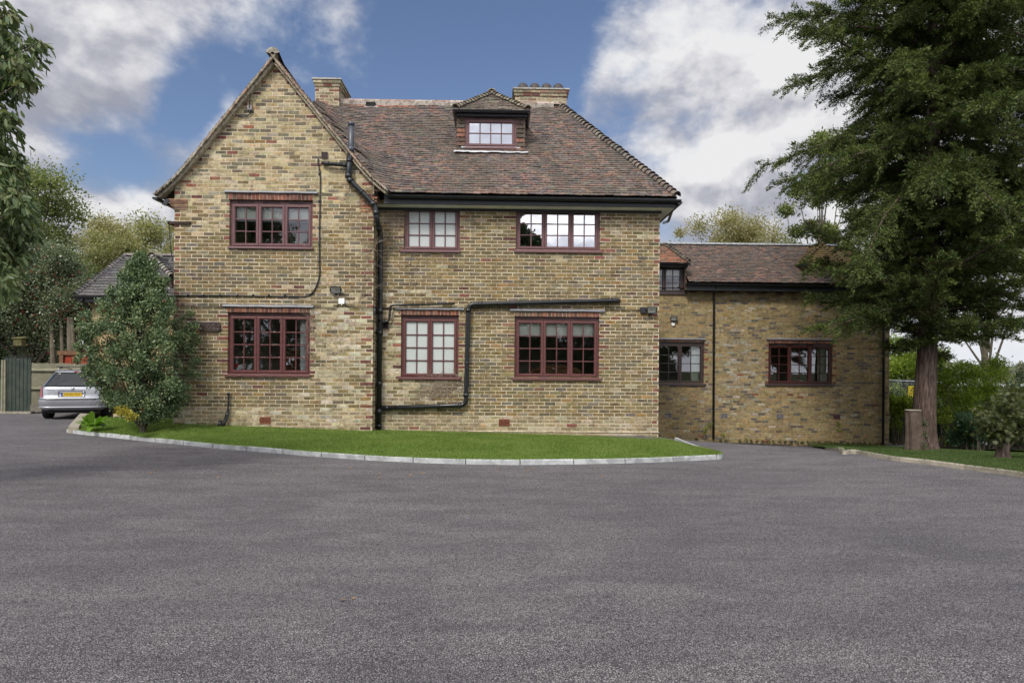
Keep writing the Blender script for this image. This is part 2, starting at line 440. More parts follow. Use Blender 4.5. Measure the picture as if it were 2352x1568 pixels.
PAL_PALE = [(6, (.42, .345, .20)), (5, (.37, .30, .17)), (3, (.46, .40, .26)), (1.6, (.20, .18, .125)), (1.2, (.15, .135, .10)), (.22, (.30, .115, .07)), (1, (.30, .27, .20))]
PAL_EFF = [(5, (.44, .38, .25)), (4, (.36, .31, .20)), (3, (.50, .46, .36)), (2, (.28, .23, .13))]
PAL_PLINTH = [(4, (.32, .26, .16)), (3, (.26, .21, .13)), (2, (.38, .33, .24))]
PAL_NEW = [(7, (.325, .250, .130)), (6, (.295, .226, .118)), (2.2, (.345, .28, .165)), (2.0, (.135, .118, .104)), (.6, (.38, .34, .26)), (1.8, (.23, .185, .115))]
PAL_YEL = [(6, (.42, .33, .17)), (3, (.36, .28, .14)), (1, (.28, .22, .12))]
RED = [(3, (.20, .080, .060)), (2.5, (.155, .066, .054)), (1.4, (.24, .105, .075)), (1.5, (.115, .056, .050))]
PAL_TILE = [(4, (.135, .112, .102)), (4, (.160, .124, .108)), (3, (.112, .096, .090)), (1.6, (.185, .130, .106)), (.5, (.21, .130, .100)), (1, (.15, .135, .105))]
PAL_TILE_W = [(4, (.170, .122, .100)), (4, (.195, .130, .104)), (2, (.13, .108, .096)), (1.4, (.22, .140, .108)), (1.0, (.175, .150, .118))]
PAL_TILE_G = [(4, (.085, .082, .084)), (3, (.105, .10, .10)), (2, (.07, .068, .07))]

def brick_face(mb, s0, s1, z0, z1, openings=(), clip=None, bl=.235, bh=.0775, j=.0135, pal=None, quoin=(True, True),
               place=None, proud=.0035, jamb_red=True, seed=1, red_p=.0):
    """rows of separate bricks; place(s, depth, z) turns wall coordinates into a point; depth < 0 is towards the viewer"""
    rg = random.Random(seed); nrow = int((z1 - z0) / bh) + 1
    for r in range(nrow):
        za = z0 + r * bh; zb = min(za + bh - j, z1)
        if zb - za < .02: continue
        zc = (za + zb) / 2
        lo, hi = (s0, s1) if clip is None else clip(zc)
        lo = max(lo, s0); hi = min(hi, s1)
        if hi - lo < .05: continue
        spans = [(lo, hi)]
        for (a, b, c, d) in openings:
            if c - .02 < zc < d + .02 or (za < d - .01 and zb > c + .01):
                ns = []
                for (u, v) in spans:
                    if b <= u or a >= v: ns.append((u, v)); continue
                    if a > u: ns.append((u, a))
                    if b < v: ns.append((b, v))
                spans = ns
        off = (r % 2) * bl / 2 + rg.uniform(-.012, .012)
        wob = rg.uniform(-.002, .002)
        for (u, v) in spans:
            k = math.floor((u - s0 - off) / bl); x = s0 + off + k * bl
            cuts = []
            while x < v + bl:
                cuts.append(x); x += bl
            cells = []
            for q in range(len(cuts) - 1):
                a, b = max(cuts[q], u), min(cuts[q + 1], v)
                if b - a > .03: cells.append([a, b])
            # slivers at the ends join their neighbour
            if len(cells) > 1 and cells[0][1] - cells[0][0] < .07: cells[1][0] = cells[0][0]; cells.pop(0)
            if len(cells) > 1 and cells[-1][1] - cells[-1][0] < .07: cells[-2][1] = cells[-1][1]; cells.pop()
            for ci, (a, b) in enumerate(cells):
                ja = 0 if (abs(a - u) < 1e-6) else j / 2; jb = 0 if (abs(b - v) < 1e-6) else j / 2
                red = False
                at_l, at_r = ci == 0, ci == len(cells) - 1
                if r % 3 == 0:
                    if at_l and ((u == lo and quoin[0]) or (u != lo and jamb_red)): red = True
                    if at_r and ((v == hi and quoin[1]) or (v != hi and jamb_red)): red = True
                if red_p and rg.random() < red_p: red = True
                if red:
                    wmax = bl if (r // 3) % 2 else bl * .52
                    if at_l and b - a > wmax + .05:
                        cm = a + wmax
                        cellz = [(a + ja, cm - j / 2, True), (cm + j / 2, b - jb, False)]
                    elif at_r and b - a > wmax + .05:
                        cm = b - wmax
                        cellz = [(a + ja, cm - j / 2, False), (cm + j / 2, b - jb, True)]
                    else: cellz = [(a + ja, b - jb, True)]
                else: cellz = [(a + ja, b - jb, False)]
                for (p0, p1, isred) in cellz:
                    col = pick(RED) if isred else pick(pal((p0 + p1) / 2, zc))
                    d = -proud + rg.uniform(-.0025, .003)
                    t1, t2, t3, t4 = [rg.uniform(-.0022, .0022) + wob for _ in range(4)]
                    e = .004
                    fr = [(p0 + e, za + t1 + e), (p1 - e, za + t2 + e), (p1 - e, zb + t3 - e), (p0 + e, zb + t4 - e)]
                    bk = [(p0, za + t1), (p1, za + t2), (p1, zb + t3), (p0, zb + t4)]
                    n = len(mb.v)
                    mb.v += [tuple(place(s, d, z)) for s, z in fr] + [tuple(place(s, d + .004, z)) for s, z in bk] + [tuple(place(s, .09, z)) for s, z in bk]
                    mb.face((n, n + 1, n + 2, n + 3), col, 1)
                    for q in range(4):
                        w = (q + 1) % 4
                        mb.face((n + q, n + 4 + q, n + 4 + w, n + w), col, 1)
                        mb.face((n + 4 + q, n + 8 + q, n + 8 + w, n + 4 + w), col, 1)
def slab(mb, s0, s1, z0, z1, openings, place, th=.26, g=.004, mi=0, top=None):
    """the mortar body of a wall with its openings cut out; top: extra polygon [(s,z)...] above z1"""
    xs = sorted({s0, s1} | {o[0] - g for o in openings} | {o[1] + g for o in openings})
    zs = sorted({z0, z1} | {o[2] - g for o in openings} | {o[3] + g for o in openings})
    xs = [x for x in xs if s0 <= x <= s1]; zs = [z for z in zs if z0 <= z <= z1]
    def inside(x, z): return any(o[0] - g < x < o[1] + g and o[2] - g < z < o[3] + g for o in openings)
    for i in range(len(xs) - 1):
        for k in range(len(zs) - 1):
            xa, xb, za, zb = xs[i], xs[i + 1], zs[k], zs[k + 1]
            xc, zc = (xa + xb) / 2, (za + zb) / 2
            if inside(xc, zc): continue
            mb.quad(place(xa, 0, za), place(xb, 0, za), place(xb, 0, zb), place(xa, 0, zb), None, mi)
            mb.quad(place(xb, th, za), place(xa, th, za), place(xa, th, zb), place(xb, th, zb), None, 2)
    for o in openings:
        a, b, c, d = o[0] - g, o[1] + g, o[2] - g, o[3] + g
        mb.quad(place(a, 0, c), place(a, th, c), place(a, th, d), place(a, 0, d), None, mi)
        mb.quad(place(b, 0, d), place(b, th, d), place(b, th, c), place(b, 0, c), None, mi)
        mb.quad(place(a, 0, c), place(b, 0, c), place(b, th, c), place(a, th, c), None, mi)
        mb.quad(place(a, 0, d), place(a, th, d), place(b, th, d), place(b, 0, d), None, mi)
    if top:
        mb.poly([place(s, 0, z) for s, z in top], None, mi)
        mb.poly([place(s, th, z) for s, z in reversed(top)], None, 2)
# ================================================================ SETTING: ground, driveway, lawns, kerbs
def sheet(name, xs, ys, zf, mat, kind='structure'):
    nx, ny = len(xs), len(ys); mb = MB()
    mb.v = [(x, y, zf(x, y)) for y in ys for x in xs]
    for j in range(ny - 1):
        for i in range(nx - 1):
            a = j * nx + i; mb.face((a, a + 1, a + nx + 1, a + nx))
    o = mb.build(name, mat, smooth=True); return tag(o, kind=kind)
def spaced(a, b, lo, hi, fine, coarse):
    out = []; v = a
    while v < b:
        out.append(v); v += fine if lo <= v <= hi else coarse
    out.append(b); return out
def far_z(x, y):
    z = ground_z(x, y)
    if y > 30: z -= .8 * min(1, (y - 30) / 25)
    if y > 120: z += 9.5 * min(1, ((y - 120) / 260)) ** 1.5 + (1.5 * math.sin(x * .011 + 1) + .8 * math.sin(x * .03)) * min(1, (y - 120) / 200)
    return z
gx = [-900, -500, -250, -120, -60] + spaced(-34, 34, -12, 16, .5, 3) + [60, 120, 180, 250, 320, 400, 500, 650, 900]
gy = [-300, -80, -30, -12] + spaced(-4, 60, 6, 26, .5, 4) + [75, 100, 130, 170, 220, 280, 340, 420, 520, 700]
sheet('ground', gx, gy, lambda x, y: far_z(x, y) - .05, M['field'])
dx = [-26, -20, -16] + spaced(-14, 15.5, -30, 30, .35, 1) ; dy = [-14, -6, -2] + spaced(0, 20.0, 4, 30, .35, .8) + [22, 26, 30]
def drive_z(x, y):
    return ground_z(x, y) - (.0 if not (x > 3.2 and y > 20.15) else .5)
sheet('driveway', dx, dy, drive_z, M['asphalt'])

# lawn island in front of the house
KB = [(152, 993), (195, 999), (240, 1003), (320, 1012), (400, 1020), (500, 1030), (600, 1038), (700, 1047), (800, 1054), (900, 1060), (1000, 1064), (1100, 1067), (1200, 1068), (1300, 1067), (1400, 1065), (1500, 1062), (1600, 1058), (1652, 1055)]
kf = [G(px, py) for px, py in KB]
tip = G(1661, 1050); kback = [G(1600, 1032), G(1556, 1014)]
KH = .075
def wallbase(px, py, Y): x, z = P(px, py, Y); return Vector((x, Y, z))
YG, YM, YW = 13.75, 14.15, 20.1
xg0 = P(399, 700, YG)[0]; xg1 = P(857, 700, YG)[0]; xm1 = P(1514, 700, YM)[0]
def spline(pts, n):
    out = []; m = len(pts)
    for i in range(m - 1):
        p0, p1, p2, p3 = pts[max(i - 1, 0)], pts[i], pts[i + 1], pts[min(i + 2, m - 1)]
        for k in range(n):
            t = k / n
            out.append(.5 * ((2 * p1) + (p2 - p0) * t + (2 * p0 - 5 * p1 + 4 * p2 - p3) * t * t + (3 * p1 - p0 - 3 * p2 + p3) * t ** 3))
    out.append(pts[-1].copy()); return out
front = spline(kf + [tip], 4)
# the house side of the lawn: low wall, gable foot, main wall foot
def foot_z(x):
    b = [(-9.5, .22), (xg0, .24), (xg1, .10), (xg1 + .1, .09), (xm1, -.05), (xm1 + 1, -.07)]
    for (xa, za), (xb, zb) in zip(b, b[1:]):
        if x <= xb: return za + (zb - za) * max(0, (x - xa) / (xb - xa))
    return b[-1][1]
mb = MB(); rows = 12; n = len(front); lawn_pts = []
tx, ty = kback[-1].x, kback[-1].y
for i, p in enumerate(front):
    q = p.copy(); q.z = ground_z(p.x, p.y) + KH - .012
    x = p.x
    if x < xg0 - .1: bk = Vector((x + .15, 15.25, .24))
    elif x < xm1: bk = Vector((x, YG + .05 if x < xg1 else YM + .05, foot_z(x)))
    else:
        t = min(1, (x - xm1) / (tip.x - xm1)); a = Vector((xm1 + .03, YM, foot_z(xm1))); 
        bk = a.lerp(Vector((tip.x - .12, tip.y + .02, ground_z(tip.x, tip.y) + KH - .012)), t)
        if t < .5: pass
    lawn_pts.append((q, bk))
def lawn_at(i, t):
    q, b = lawn_pts[i]; p = q.lerp(b, t); p.z += .025 * math.sin(math.pi * t) ; return p
for i in range(n):
    for k in range(rows + 1): mb.v.append(tuple(lawn_at(i, k / rows)))
for i in range(n - 1):
    for k in range(rows):
        a = i * (rows + 1) + k; mb.face((a, a + rows + 1, a + rows + 2, a + 1))
tag(mb.build('lawn', M['turf'], smooth=True), kind='structure')

def kerb(name, line, h, w, mat, gap=.006, stone=.9, zoff=0):
    """kerb stones laid end to end along a line on the ground"""
    mb = MB(); acc = 0; pts = [line[0]]; segs = []
    L = 0; cur = [line[0]]
    for a, b in zip(line, line[1:]):
        d = (b - a).length; pos = 0
        while L + (d - pos) >= stone:
            pos += stone - L; p = a.lerp(b, pos / d); cur.append(p); segs.append(cur); cur = [p]; L = 0
        L += d - pos; cur.append(b)
    if len(cur) > 1: segs.append(cur)
    for s in segs:
        s = [Vector((p.x, p.y, 0)) for p in s]
        for k in range(len(s)):
            if k > 0 and (s[k] - s[k - 1]).length < 1e-5: s[k] = s[k] + Vector((1e-4, 0, 0))
        dz = uni(-.004, .004); prof = []
        for k, p in enumerate(s):
            t = (s[min(k + 1, len(s) - 1)] - s[max(k - 1, 0)]).normalized(); nn = Vector((-t.y, t.x, 0))
            q = p.copy()
            if k == 0: q += t * gap / 2
            if k == len(s) - 1: q -= t * gap / 2
            z0 = ground_z(q.x, q.y) + zoff; zt = z0 + h + dz
            prof.append([q + Vector((0, 0, z0 - .04)), q + Vector((0, 0, zt - .014)), q + nn * .012 + Vector((0, 0, zt)), q + nn * w + Vector((0, 0, zt)), q + nn * w + Vector((0, 0, z0 - .04))])
        a = len(mb.v)
        for r_ in prof: mb.v += [tuple(v) for v in r_]
        for k in range(len(prof) - 1):
            for m in range(4): mb.face((a + k * 5 + m, a + (k + 1) * 5 + m, a + (k + 1) * 5 + m + 1, a + k * 5 + m + 1))
        mb.face([a + m for m in range(5)]); e = a + (len(prof) - 1) * 5; mb.face([e + 4 - m for m in range(5)])
    o = mb.build(name, mat); return tag(o, kind='structure')
kerb('kerb', front, KH, .055, M['kerb'], gap=.014, stone=.82)
kerb('kerb_return', spline([tip, kback[0], kback[1]], 4), KH + .004, .055, M['kerb'])

# lawn on the right with its own older kerb
KR = [(1893, 1031), (1925, 1036), (1966, 1042), (2047, 1057), (2133, 1067), (2228, 1080), (2290, 1088), (2352, 1097), (2450, 1112), (2600, 1140)]
kr = spline([G(*p) for p in KR], 4)
kerb('kerb_right', kr, .07, .07, M['kerb_old'], stone=.95)
mb = MB(); right_pts = []
for i, p in enumerate(kr):
    t = i / (len(kr) - 1)
    q = Vector((p.x, p.y, ground_z(p.x, p.y) + .058)); by = 20.05 + 0 * t; bx = max(p.x, 9.4) + .2 + 16.0 * t
    b = Vector((bx, by if p.y < 19.8 else p.y + .12, 0)); b.z = ground_z(b.x, b.y) + .05
    right_pts.append((q, b))
for q, b in right_pts:
    for k in range(17):
        p = q.lerp(b, k / 16); p.z = ground_z(p.x, p.y) + .056 + (.05 * math.sin(p.x * 1.3) * (k / 16) if k < 16 else 0); mb.v.append(tuple(p))
for i in range(len(right_pts) - 1):
    for k in range(16):
        a = i * 17 + k; mb.face((a, a + 17, a + 18, a + 1))
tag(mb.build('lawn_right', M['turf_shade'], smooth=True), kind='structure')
pa, pb, pc, pd = G(2052, 1013), G(2080, 1022), G(2190, 1028), G(2120, 1012)
mb = MB(); mb.quad(*[Vector((x, y, ground_z(x, y) + .075)) for x, y in ((11.65, 19.2), (13.4, 18.6), (14.0, 24), (11.65, 24))])
tag(mb.build('path', M['paving']), kind='structure')

# ================================================================ THE HOUSE
def zat(py, px, Y): return P(px, py, Y)[1]
house = thing('brick_house', 'two storey house of old yellow brick with a steep gable and brown tiled roof', 'house', (-2, YG, 0))
def into(o, par):
    """keep world placement under a parent that is only translated / turned"""
    o.matrix_parent_inverse = par.matrix_world.inverted(); return o
def part(mb, name, mats, par, smooth=False, bevel=0, label=None):
    bpy.context.view_layer.update() if False else None
    o = mb.build(name, mats, par, smooth, bevel)
    r = par
    while r.parent: r = r.parent
    if par is r: o.location = -r.location       # meshes are written in world coordinates
    if label: o['label'] = label
    return o
BR = [M['mortar'], M['brick'], M['room']]
BN = [M['mortar_tan'], M['brick_new'], M['room']]
front_at = lambda Y: (lambda s, d, z: (s, Y + d, z))

def rect(px0, px1, py0, py1, Y):
    a = P(px0, (py0 + py1) / 2, Y)[0]; b = P(px1, (py0 + py1) / 2, Y)[0]; m = (px0 + px1) / 2
    return a, b, P(m, py1, Y)[1], P(m, py0, Y)[1]

WINS = [  # key, rect px, plane, casements, cols, rows, frame, glass, sill px, lead px, blind
 ('gable_up', (527, 718, 460, 567), YG, 3, 2, 3, 'frame_up', 'glass', (524, 720, 567, 572), (517, 731, 440, 446), 'top'),
 ('gable_low', (523, 712, 718, 859), YG, 3, 2, 4, 'frame', 'glass', (516, 714, 859, 865), (513, 721, 701, 707), 'curtain'),
 ('main_up_l', (928, 1056, 471, 574), YM, 2, 2, 3, 'frame_up', 'frost', (919, 1058, 574, 580), None, None),
 ('main_up_r', (1185, 1378, 473, 574), YM, 3, 2, 3, 'frame_up', 'glass_bright', (1180, 1382, 575, 581), None, None),
 ('main_low_l', (921, 1053, 724, 866), YM, 2, 2, 4, 'frame', 'frost', (914, 1058, 866, 871), (908, 1066, 708, 713), None),
 ('main_low_r', (1182, 1376, 728, 867), YM, 3, 2, 4, 'frame', 'glass', (1176, 1381, 867, 873), (1171, 1389, 711, 717), 'rolled'),
]
def window(parent, r, Y, ncas, cols, rows, fm, gm, sill=None, lead=None, extra=None, top=.080, soldier=True, room=True, label=None, depth=.05, room_z=.35):
    x0, x1, z0, z1 = r; f = MB(); g = MB()
    yf = Y + depth
    side = .042; bot = .022
    f.box(x0, x0 + side, yf, yf + .07, z0, z1); f.box(x1 - side, x1, yf, yf + .07, z0, z1)
    f.box(x0 + side, x1 - side, yf, yf + .07, z1 - top, z1); f.box(x0 + side, x1 - side, yf, yf + .07, z0, z0 + bot)
    cw = (x1 - x0 - 2 * side) / ncas; bars = []
    for c in range(ncas):
        a = x0 + side + c * cw + .003; b = a + cw - .006; lo = z0 + bot + .003; hi = z1 - top - .003; w = .056
        yc = yf - .014
        # bevelled casement frame
        ring_o = [(a, lo), (b, lo), (b, hi), (a, hi)]; ring_m = [(a + .010, lo + .010), (b - .010, lo + .010), (b - .010, hi - .010), (a + .010, hi - .010)]
        ring_i = [(a + w - .012, lo + w - .012), (b - w + .012, lo + w - .012), (b - w + .012, hi - w + .012), (a + w - .012, hi - w + .012)]
        ring_g = [(a + w, lo + w), (b - w, lo + w), (b - w, hi - w), (a + w, hi - w)]
        nn = len(f.v)
        for rg_, yy in ((ring_o, yf + .02), (ring_o, yc + .006), (ring_m, yc), (ring_i, yc), (ring_g, yc + .016), (ring_g, yf + .05)):
            f.v += [(x, yy, z) for x, z in rg_]
        for k in range(5):
            for q in range(4):
                w2 = (q + 1) % 4; f.face((nn + k * 4 + q, nn + k * 4 + w2, nn + k * 4 + 4 + w2, nn + k * 4 + 4 + q))
        ga, gb, gl, gh = a + w, b - w, lo + w, hi - w
        g.quad((ga, yf + .032, gl), (gb, yf + .032, gl), (gb, yf + .032, gh), (ga, yf + .032, gh))
        for i in range(1, cols):
            x = ga + (gb - ga) * i / cols
            f.hexa([(x - .008, yf + .008, gl), (x + .008, yf + .008, gl), (x + .014, yf + .034, gl), (x - .014, yf + .034, gl),
                    (x - .008, yf + .008, gh), (x + .008, yf + .008, gh), (x + .014, yf + .034, gh), (x - .014, yf + .034, gh)])
        for i in range(1, rows):
            z = gl + (gh - gl) * i / rows
            xs = [ga + (gb - ga) * k / cols for k in range(cols + 1)]
            for k in range(cols):
                ua = xs[k] + (.009 if k else 0); ub = xs[k + 1] - (.009 if k < cols - 1 else 0)
                f.hexa([(ua, yf + .034, z - .014), (ub, yf + .034, z - .014), (ub, yf + .0345, z + .014), (ua, yf + .0345, z + .014),
                        (ua, yf + .0095, z - .008), (ub, yf + .0095, z - .008), (ub, yf + .010, z + .008), (ua, yf + .010, z + .008)])
    w = part(f, 'window', M[fm], parent, label=label)
    part(g, 'glass_pane', M[gm], w)
    if top > .07:
        for c in range(ncas):
            a = x0 + side + c * cw; m = MB(); xa, xb = a + cw * .16, a + cw * .80
            m.hexa([(xa, yf - .018, z1 - .045), (xb, yf - .018, z1 - .047), (xb, yf + .001, z1 - .049), (xa, yf + .001, z1 - .047),
                    (xa, yf - .013, z1 - .030), (xb, yf - .013, z1 - .030), (xb, yf + .001, z1 - .028), (xa, yf + .001, z1 - .028)])
            part(m, 'trickle_vent', M['frame_dark'] if fm != 'frame_red' else M['lead'], w)
    if sill:
        m = MB(); sx0, sx1, sz0, sz1 = sill
        m.hexa([(sx0, Y - .055, sz0), (sx1, Y - .055, sz0), (sx1, yf + .03, sz0), (sx0, yf + .03, sz0),
                (sx0, Y - .05, sz1 - .006), (sx1, Y - .05, sz1 - .006), (sx1, yf + .012, sz1 + .008), (sx0, yf + .012, sz1 + .008)])
        part(m, 'sill', M[fm if fm != 'frame_red' else 'frame_dark'], w, bevel=.004)
    if lead:
        m = MB(); lx0, lx1, lz0, lz1 = lead; N = 26
        pr = []
        for k in range(N + 1):
            x = lx0 + (lx1 - lx0) * k / N; dz = .0025 * math.sin(k * .7 + lx0) + uni(-.0015, .0015)
            pr.append([(x, Y - .004, lz1 + .012 + dz), (x, Y - .05, lz1 - .006 + dz), (x, Y - .060 + uni(-.004, .004), lz0 + .020 + dz), (x, Y - .045, lz0 + .008 + dz), (x, Y + .0, lz0 + .004)])
        nn = len(m.v)
        for p_ in pr: m.v += p_
        for k in range(N):
            for q in range(4): m.face((nn + k * 5 + q, nn + k * 5 + 5 + q, nn + k * 5 + 6 + q, nn + k * 5 + 1 + q))
        m.face([nn + q for q in range(5)]); m.face([nn + N * 5 + q for q in range(5)][::-1])
        part(m, 'lead_flashing', M['lead'], w)
        m = MB(); lx0 += .10; lx1 -= .10; nb = int((x1 - x0 + .02) / .0775); zb, zt = z1 + .004, lz0 + .004
        m.box(x0 - .02, x1 + .02, Y - .012, Y + .10, zb, zt + .02, None, 0)
        for k in range(nb):
            a = x0 - .01 + k * (x1 - x0 + .02) / nb; wdt = (x1 - x0 + .02) / nb - .012; j = uni(-.003, .003)
            m.box(a, a + wdt, Y - .020 + j, Y + .06, zb + uni(0, .003), zt, pick(RED), 1)
        part(m, 'brick_lintel', [M['mortar'] if Y < 18 else M['mortar_tan'], M['brick']], w)
    if room:
        m = MB(); a, b, c, d = x0 - .5, x1 + .6, z0 - room_z, z1 + .25; ya, yb = Y + .27, Y + 2.6
        if room == 'small': a, b, d, yb = x0 - .1, x1 + .04, z1 - .03, Y + .75
        m.quad((a, yb, c), (b, yb, c), (b, yb, d), (a, yb, d)); m.quad((a, ya, c), (a, yb, c), (a, yb, d), (a, ya, d))
        m.quad((b, yb, c), (b, ya, c), (b, ya, d), (b, yb, d)); m.quad((a, ya, c), (b, ya, c), (b, yb, c), (a, yb, c))
        m.quad((a, yb, d), (b, yb, d), (b, ya, d), (a, ya, d))
        part(m, 'room_wall', M['room'], w)
    yb = yf + .13
    if extra in ('top', 'rolled'):
        drop = (.30 if extra == 'top' else .31)
        for c in range(ncas if extra == 'top' else 1):
            a = x0 + (side + c * cw if extra == 'top' else side); b = a + (cw if extra == 'top' else x1 - x0 - 2 * side)
            m = MB(); zt = z1 - top; m.box(a + .03, b - .03, yb, yb + .01, zt - drop, zt)
            bl = part(m, 'blind', M['blind'], w)
            m = MB(); m.box(a + .03, b - .03, yb - .012, yb + .02, zt - drop - .035, zt - drop)
            part(m, 'blind_rail', M['blind_edge'], bl)if False else m
            bl2 = m.build('blind_rail', M['blind_edge'], w)
    if extra in ('curtain', 'curtain_green', 'sides'):
        def drape(a, b, mat):
            m = MB(); N = 40; nn = len(m.v)
            for k in range(N + 1):
                x = a + (b - a) * k / N; y = yb + .05 + .022 * math.sin(k * 1.35) + .006 * math.sin(k * .5)
                m.v += [(x, y, z0 + .02), (x, y, z1 - .03)]
            for k in range(N): m.face((nn + 2 * k, nn + 2 * k + 2, nn + 2 * k + 3, nn + 2 * k + 1))
            part(m, 'curtain', mat, w, smooth=True)
        if extra == 'curtain': drape(x1 - .27, x1 - .05, M['white'])
        else:
            drape(x1 - .36, x1 - .06, M['curtain']); drape(x0 + .05, x0 + .13, M['curtain'])
    return w

ops_g, ops_m, built = [], [], []
for key, r, Y, nc, c, rw, fm, gm, sill, lead, extra in WINS:
    rr = rect(*r, Y); (ops_g if Y == YG else ops_m).append(rr)
    built.append((key, rr, Y, nc, c, rw, fm, gm, rect(*sill, Y), rect(*lead, Y) if lead else None, extra))

# gable wall
apex = P(633, 141, YG); gl = P(372, 462, YG); gr = P(884, 452, YG)
zE = P(400, 453, YG)[1]
slL = (apex[1] - gl[1]) / (apex[0] - gl[0]); slR = (apex[1] - gr[1]) / (gr[0] - apex[0])
def gable_clip(z):
    lo = apex[0] - (apex[1] - z) / slL; hi = apex[0] + (apex[1] - z) / slR
    return (max(xg0, lo + .02), min(xg1, hi - .02)) if z > zE - .15 else (xg0, xg1)
x_low_pale = P(700, 900, YG)[0]
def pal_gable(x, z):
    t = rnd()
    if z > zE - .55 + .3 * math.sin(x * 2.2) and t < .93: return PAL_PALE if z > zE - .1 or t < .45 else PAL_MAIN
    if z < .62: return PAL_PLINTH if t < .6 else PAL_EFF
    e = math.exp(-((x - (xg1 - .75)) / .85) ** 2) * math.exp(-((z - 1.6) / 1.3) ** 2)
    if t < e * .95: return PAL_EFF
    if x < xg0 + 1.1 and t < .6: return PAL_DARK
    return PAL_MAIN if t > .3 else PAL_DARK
m = MB(); pl = front_at(YG)
slab(m, xg0, xg1, -.3, zE, ops_g, pl, top=[(xg0, zE), (xg1, zE), (xg1, apex[1] - (xg1 - apex[0]) * slR), (apex[0], apex[1] + .02), (xg0, apex[1] - (apex[0] - xg0) * slL)])
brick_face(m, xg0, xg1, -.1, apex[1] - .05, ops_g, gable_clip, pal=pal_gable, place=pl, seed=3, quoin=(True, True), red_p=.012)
# corbelled kneeler bricks at the left eaves
for k in range(6):
    z = P(400, 482 - k * 4.4, YG)[1]; ex = .02 + .026 * k
    m.box(xg0 - ex, xg0 + .27, YG - .012 - .002 * k, YG + .3, z, z + .027, pick([(1, (.33, .20, .14)), (1, (.26, .15, .11)), (1, (.36, .25, .17))]), 1)
for k in range(5):
    z = P(850, 488 - k * 8, YG)[1]; m.box(xg1 - .3, xg1 + .02 + .012 * k, YG - .010, YG + .1, z, z + .036, pick([(1, (.34, .16, .10))]), 1)
#  are backed by the wall; return wall on the right of the gable
pr = lambda s, d, z: (xg1 - d, s, z)
slab(m, YG + .001, YM + .3, -.3, gr[1] + .1, [], pr, th=.2)
brick_face(m, YG + .012, YM, -.1, gr[1], [], None, pal=lambda x, z: PAL_EFF if rnd() < .45 and z < 2.6 else PAL_MAIN, place=pr, seed=5, quoin=(True, False))
part(m, 'gable_wall', BR, house)
# main wall
zmt = P(1200, 463, YM)[1]
def pal_main(x, z):
    t = rnd()
    if z < .42: return PAL_PLINTH
    e = math.exp(-((x - xg1 - .5) / .7) ** 2) * math.exp(-((z - 1.5) / 1.0) ** 2)
    if t < e: return PAL_EFF
    if z > 4.3 and t < .35: return PAL_PLINTH
    return PAL_MAIN if t > .28 else PAL_DARK
m = MB(); pl = front_at(YM)
slab(m, xg1 - .3, xm1, -.4, zmt, ops_m, pl)
brick_face(m, xg1 + .0, xm1, -.2, zmt, ops_m, None, pal=pal_main, place=pl, seed=9, quoin=(False, True), red_p=.006)
zp = P(1400, 991, YM)[1]
m.hexa([(xg1 + 2.0, YM - .018, zp - .012), (xm1 + .02, YM - .018, zp - .012), (xm1 + .02, YM + .01, zp - .03), (xg1 + 2.0, YM + .01, zp - .03),
        (xg1 + 2.0, YM - .012, zp + .0), (xm1 + .006, YM - .012, zp), (xm1 + .006, YM + .01, zp + .006), (xg1 + 2.0, YM + .01, zp + .006)], None, 0)
pr2 = lambda s, d, z: (xm1 - d, s, z)
slab(m, YM, 20.4, -1.2, zmt, [], pr2, th=.2)
brick_face(m, YM + .012, 20.4, -1.2, zmt, [], None, pal=pal_main, place=pr2, seed=10, quoin=(True, False))
m.box(xg0, xm1, 20.2, 20.4, -1.2, zmt, None, 0)
pr3 = lambda s, d, z: (xg0 + d, s, z)
slab(m, YG + .002, 20.4, -.4, zE, [], pr3, th=.2)
brick_face(m, YG + .012, 20.4, -.2, zE, [], None, pal=pal_main, place=pr3, seed=11, quoin=(True, False))
part(m, 'main_wall', BR, house)
win_objs = {}
WLAB = {'main_up_l': 'two light window of obscured glass under the eaves', 'main_low_l': 'tall two light window of obscured glass', 'main_up_r': 'three light window reflecting white cloud'}
for key, rr, Y, nc, c, rw, fm, gm, sill, lead, extra in built:
    win_objs[key] = window(house, rr, Y, nc, c, rw, fm, gm, sill, lead, extra, room=(gm != 'frost'), top=.080 if key not in ('main_up_l', 'main_up_r') else .075, label=WLAB.get(key))

